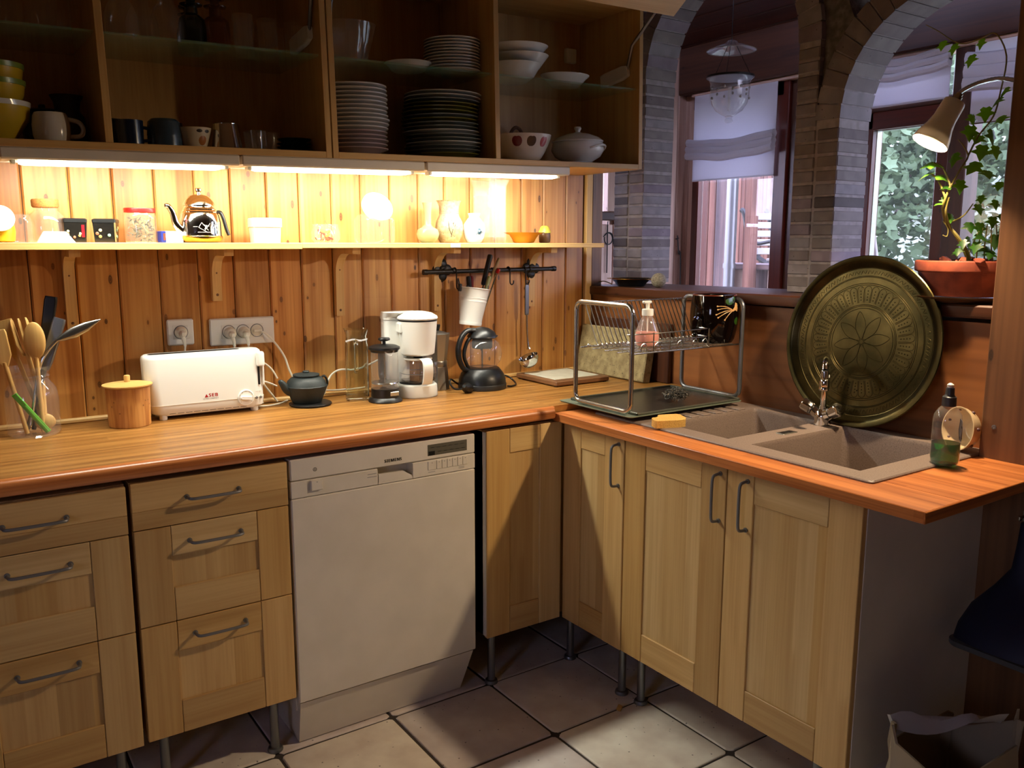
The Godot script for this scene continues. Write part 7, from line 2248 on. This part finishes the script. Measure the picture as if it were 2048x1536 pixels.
func ivy() -> void:
	var o := thing("ivy_plant", "climbing ivy with lobed leaves rising from the planter to the lamp", "plant", V(0.72, 1.40, 1.56))
	var base := V(0.72, 1.40, 1.56)
	var st := func(pts: Array, r0: float, r1: float) -> void:
		var q := []
		for p in smoothed(pts, 5):
			q.append(p - base)
		part(o, "stem", mb().tube(q, [r0, r1], 7), M.vine)
	var j1 := V(0.60, 1.577, 1.549)
	var j2 := V(0.60, 1.609, 1.560)
	st.call([V(0.71, 1.39, 1.575), V(0.69, 1.43, 1.575), V(0.66, 1.475, 1.559), V(0.64, 1.511, 1.536), V(0.61, 1.551, 1.538), j1, j2], 0.0048, 0.0036)
	st.call([V(0.70, 1.39, 1.58), V(0.675, 1.45, 1.565), V(0.645, 1.5, 1.545), V(0.615, 1.54, 1.545), V(0.605, 1.58, 1.555)], 0.004, 0.003)
	st.call([j1, V(0.59, 1.625, 1.53), V(0.575, 1.645, 1.515)], 0.003, 0.002)
	st.call([j2, V(0.60, 1.658, 1.535), V(0.58, 1.672, 1.52)], 0.003, 0.002)
	st.call([j2, V(0.63, 1.655, 1.567), V(0.65, 1.688, 1.573), V(0.63, 1.716, 1.568), V(0.60, 1.728, 1.57)], 0.003, 0.0016)
	st.call([V(0.64, 1.511, 1.536), V(0.66, 1.531, 1.568), V(0.68, 1.564, 1.582)], 0.0026, 0.0016)
	st.call([V(0.65, 1.688, 1.573), V(0.68, 1.741, 1.58), V(0.71, 1.793, 1.6), V(0.73, 1.859, 1.603), V(0.75, 1.95, 1.60), V(0.72, 2.007, 1.582), V(0.72, 2.002, 1.543), V(0.72, 1.996, 1.503), V(0.72, 2.009, 1.468), V(0.72, 2.044, 1.422), V(0.72, 2.068, 1.384)], 0.0026, 0.0012)
	st.call([V(0.63, 1.518, 1.53), V(0.64, 1.498, 1.54), V(0.64, 1.477, 1.539), V(0.63, 1.48, 1.533)], 0.0016, 0.0012)
	for k in 5:
		st.call([V(0.72 + 0.01 * k, 1.39, 1.56 + 0.02 * k), V(0.70 + 0.008 * k, 1.44, 1.575 + 0.015 * k), V(0.69 + 0.008 * k, 1.49 + 0.01 * k, 1.60 + 0.006 * k)], 0.0026, 0.0014)
	# one lobed leaf in three sizes of fold
	var shapes := []
	for f in [0.15, 0.3, 0.45]:
		var b := mb()
		var out := [[0.0, -0.5], [0.22, -0.62], [0.48, -0.42], [0.36, -0.2], [0.78, -0.02], [0.32, 0.2], [0.0, 0.85], [-0.32, 0.2], [-0.78, -0.02], [-0.36, -0.2], [-0.48, -0.42], [-0.22, -0.62]]
		for s in [0.0, -0.02]:
			for i in out.size():
				var p: Array = out[i]
				var q: Array = out[(i + 1) % out.size()]
				var lift := func(e: Array) -> Vector3: return V(e[0], s - f * absf(e[0]) - 0.25 * f * e[1] * e[1], e[1])
				if s == 0.0:
					b.raw(V(0, 0, -0.15), lift.call(p), lift.call(q))
				else:
					b.raw(V(0, s, -0.15), lift.call(q), lift.call(p))
		shapes.append(b.mesh(50.0))
	for q in [
		[0.575, 1.669, 1.516, 0.046, 2], [0.565, 1.6395, 1.505, 0.044, 0], [0.59, 1.635, 1.536, 0.042, 2], [0.61, 1.681, 1.5545, 0.037, 0], [0.600, 1.607, 1.553, 0.032, 1], [0.620, 1.609, 1.576, 0.035, 1], [0.600, 1.564, 1.533, 0.024, 2],
		[0.640, 1.528, 1.545, 0.030, 2], [0.610, 1.573, 1.541, 0.022, 2], [0.660, 1.662, 1.584, 0.048, 1], [0.680, 1.701, 1.593, 0.043, 1], [0.700, 1.643, 1.605, 0.040, 1], [0.680, 1.735, 1.580, 0.038, 1], [0.710, 1.741, 1.604, 0.040, 1],
		[0.660, 1.751, 1.569, 0.040, 1], [0.730, 1.703, 1.607, 0.035, 1], [0.730, 1.787, 1.610, 0.035, 1], [0.700, 1.801, 1.584, 0.038, 1], [0.670, 1.787, 1.568, 0.029, 1], [0.720, 1.833, 1.598, 0.035, 1], [0.740, 1.859, 1.605, 0.032, 1],
		[0.680, 1.550, 1.600, 0.032, 0], [0.710, 1.517, 1.624, 0.030, 1], [0.690, 1.577, 1.596, 0.024, 1], [0.720, 1.563, 1.624, 0.027, 1], [0.670, 1.504, 1.585, 0.035, 1], [0.690, 1.477, 1.611, 0.038, 1], [0.720, 1.464, 1.630, 0.038, 1],
		[0.660, 1.457, 1.574, 0.027, 1], [0.680, 1.448, 1.599, 0.033, 0], [0.700, 1.430, 1.630, 0.032, 1], [0.650, 1.437, 1.568, 0.025, 1], [0.730, 1.490, 1.636, 0.027, 1], [0.730, 1.613, 1.621, 0.030, 1],
		[0.70, 1.46, 1.575, 0.036, 1], [0.715, 1.445, 1.61, 0.036, 1], [0.695, 1.50, 1.60, 0.034, 1], [0.74, 1.44, 1.56, 0.035, 1], [0.75, 1.47, 1.62, 0.036, 1], [0.68, 1.435, 1.55, 0.028, 1], [0.73, 1.53, 1.64, 0.032, 1], [0.71, 1.475, 1.65, 0.034, 1],
		[0.720, 2.005, 1.435, 0.031, 2], [0.720, 1.989, 1.469, 0.033, 2], [0.720, 1.951, 1.518, 0.035, 2], [0.720, 1.989, 1.544, 0.027, 2],
	]:
		var l := part(o, "leaf", shapes[rng.randi() % 3], M.leaf[q[4]])
		var tilt := Basis.from_euler(V(rng.randf_range(0.15, 0.5) if q[0] < 0.605 else rng.randf_range(0.5, 1.35), rng.randf_range(-1.0, 0.4) - 0.7, rng.randf_range(-0.5, 0.5)))
		l.transform = Transform3D(tilt.scaled(Vector3.ONE * q[3] * 0.85), V(q[0], q[1], q[2]) - base)


func dark_corner() -> void:
	var blue := mat(Color(0.02, 0.06, 0.18), 0.5)
	var o := thing("blue_dustpan", "dark blue dustpan hanging in the shadow below the worktop end", "dustpan", V(0.55, 0.76, 1.84))
	var b := mb()
	var rings := []
	for q in [[0.0, 0.0, 0.018, 0.010], [-0.004, -0.05, 0.022, 0.012], [-0.012, -0.12, 0.030, 0.014], [-0.03, -0.17, 0.062, 0.02], [-0.07, -0.22, 0.098, 0.03], [-0.10, -0.27, 0.115, 0.036], [-0.12, -0.31, 0.118, 0.03]]:
		var r := PackedVector3Array()
		for k in 28:
			var a := TAU * k / 28
			r.append(V(q[0] + cos(a) * q[3], q[1] + 0.12 * cos(a) * q[3], 0.02 + sin(a) * q[2] - 0.05 * q[1]))
		rings.append(r)
	b.loft(rings)
	part(o, "scoop", b, blue)
	b = mb()
	b.loft([rrect(0.031, 0.119, 0.03, -0.318, 6, Vector2(-0.122, 0.036)), rrect(0.033, 0.121, 0.03, -0.314, 6, Vector2(-0.122, 0.036)), rrect(0.033, 0.121, 0.03, -0.304, 6, Vector2(-0.122, 0.036))])
	part(o, "rubber_lip", b, mat(Color(0.30, 0.31, 0.32), 0.5))
	o = thing("wall_hook", "small steel hook on the dark pillar under the worktop end", "hook", V(0.58, 0.76, 1.84))
	part(o, "hook", mb().tube(smoothed([V(0.0, 0.012, 0), V(-0.02, 0.012, 0), V(-0.034, 0.006, 0), V(-0.036, 0.016, 0)], 4), 0.0032, 8), M.steel)
	part(o, "plate", mb().box(V(-0.001, 0.01, 0), V(0.003, 0.03, 0.016), 0.001), M.steel)
	o = thing("paper_sack", "torn open pale paper sack in front of the dark end panel", "sack", V(0.20, 0, 1.90))
	b = mb()
	rings = []
	for i in 9:
		var y := 0.315 * i / 8.0
		var r := rrect(0.145 + 0.005 * sin(i * 1.7), 0.085 + 0.004 * sin(i * 2.3), 0.025, y, 5)
		for k in r.size():
			r[k] += V(0.006 * sin(k * 1.3 + i), (0.02 * sin(k * 2.1) + 0.05 * sin(k * 0.5 + 0.6)) if i == 8 else 0.0, 0.006 * cos(k * 1.7 + i * 0.7))
		rings.append(r)
	for i in [8, 6, 3]:
		var r: PackedVector3Array = rings[i].duplicate()
		for k in r.size():
			r[k] = r[k] * V(0.965, 1, 0.95)
		rings.append(r)
	b.loft(rings, true, true)
	part(o, "paper", b, mat(Color(0.62, 0.56, 0.46), 0.9))
	b = mb()
	rings = []
	for i in 12:
		var u := i / 11.0
		rings.append(PackedVector3Array([V(-0.13 + 0.25 * u, 0.35 - 0.02 * sin(u * 5), -0.07 + 0.13 * u), V(-0.125 + 0.25 * u, 0.375 - 0.03 * u + 0.012 * sin(u * 11), -0.09 + 0.13 * u), V(-0.12 + 0.25 * u, 0.37 - 0.03 * u, -0.10 + 0.13 * u), V(-0.12 + 0.25 * u, 0.34, -0.085 + 0.13 * u)]))
	b.loft(rings)
	part(o, "torn_flap", b, mat(Color(0.70, 0.68, 0.66), 0.9))
	o = thing("floor_crumb", "small yellow crumb on the floor tile in front of the sink cabinet", "crumb", V(0.003, 0.0005, 0.961))
	b = mb()
	b.t = Transform3D(Basis.from_euler(V(0.3, 0.6, 0.4)), V(0, 0.008, 0))
	b.loft([rrect(0.006, 0.004, 0.003, -0.006, 2), rrect(0.012, 0.008, 0.004, 0.0, 2), rrect(0.005, 0.006, 0.003, 0.008, 2)])
	part(o, "crumb", b, mat(Color(0.70, 0.52, 0.25), 0.9), "", 20.0)
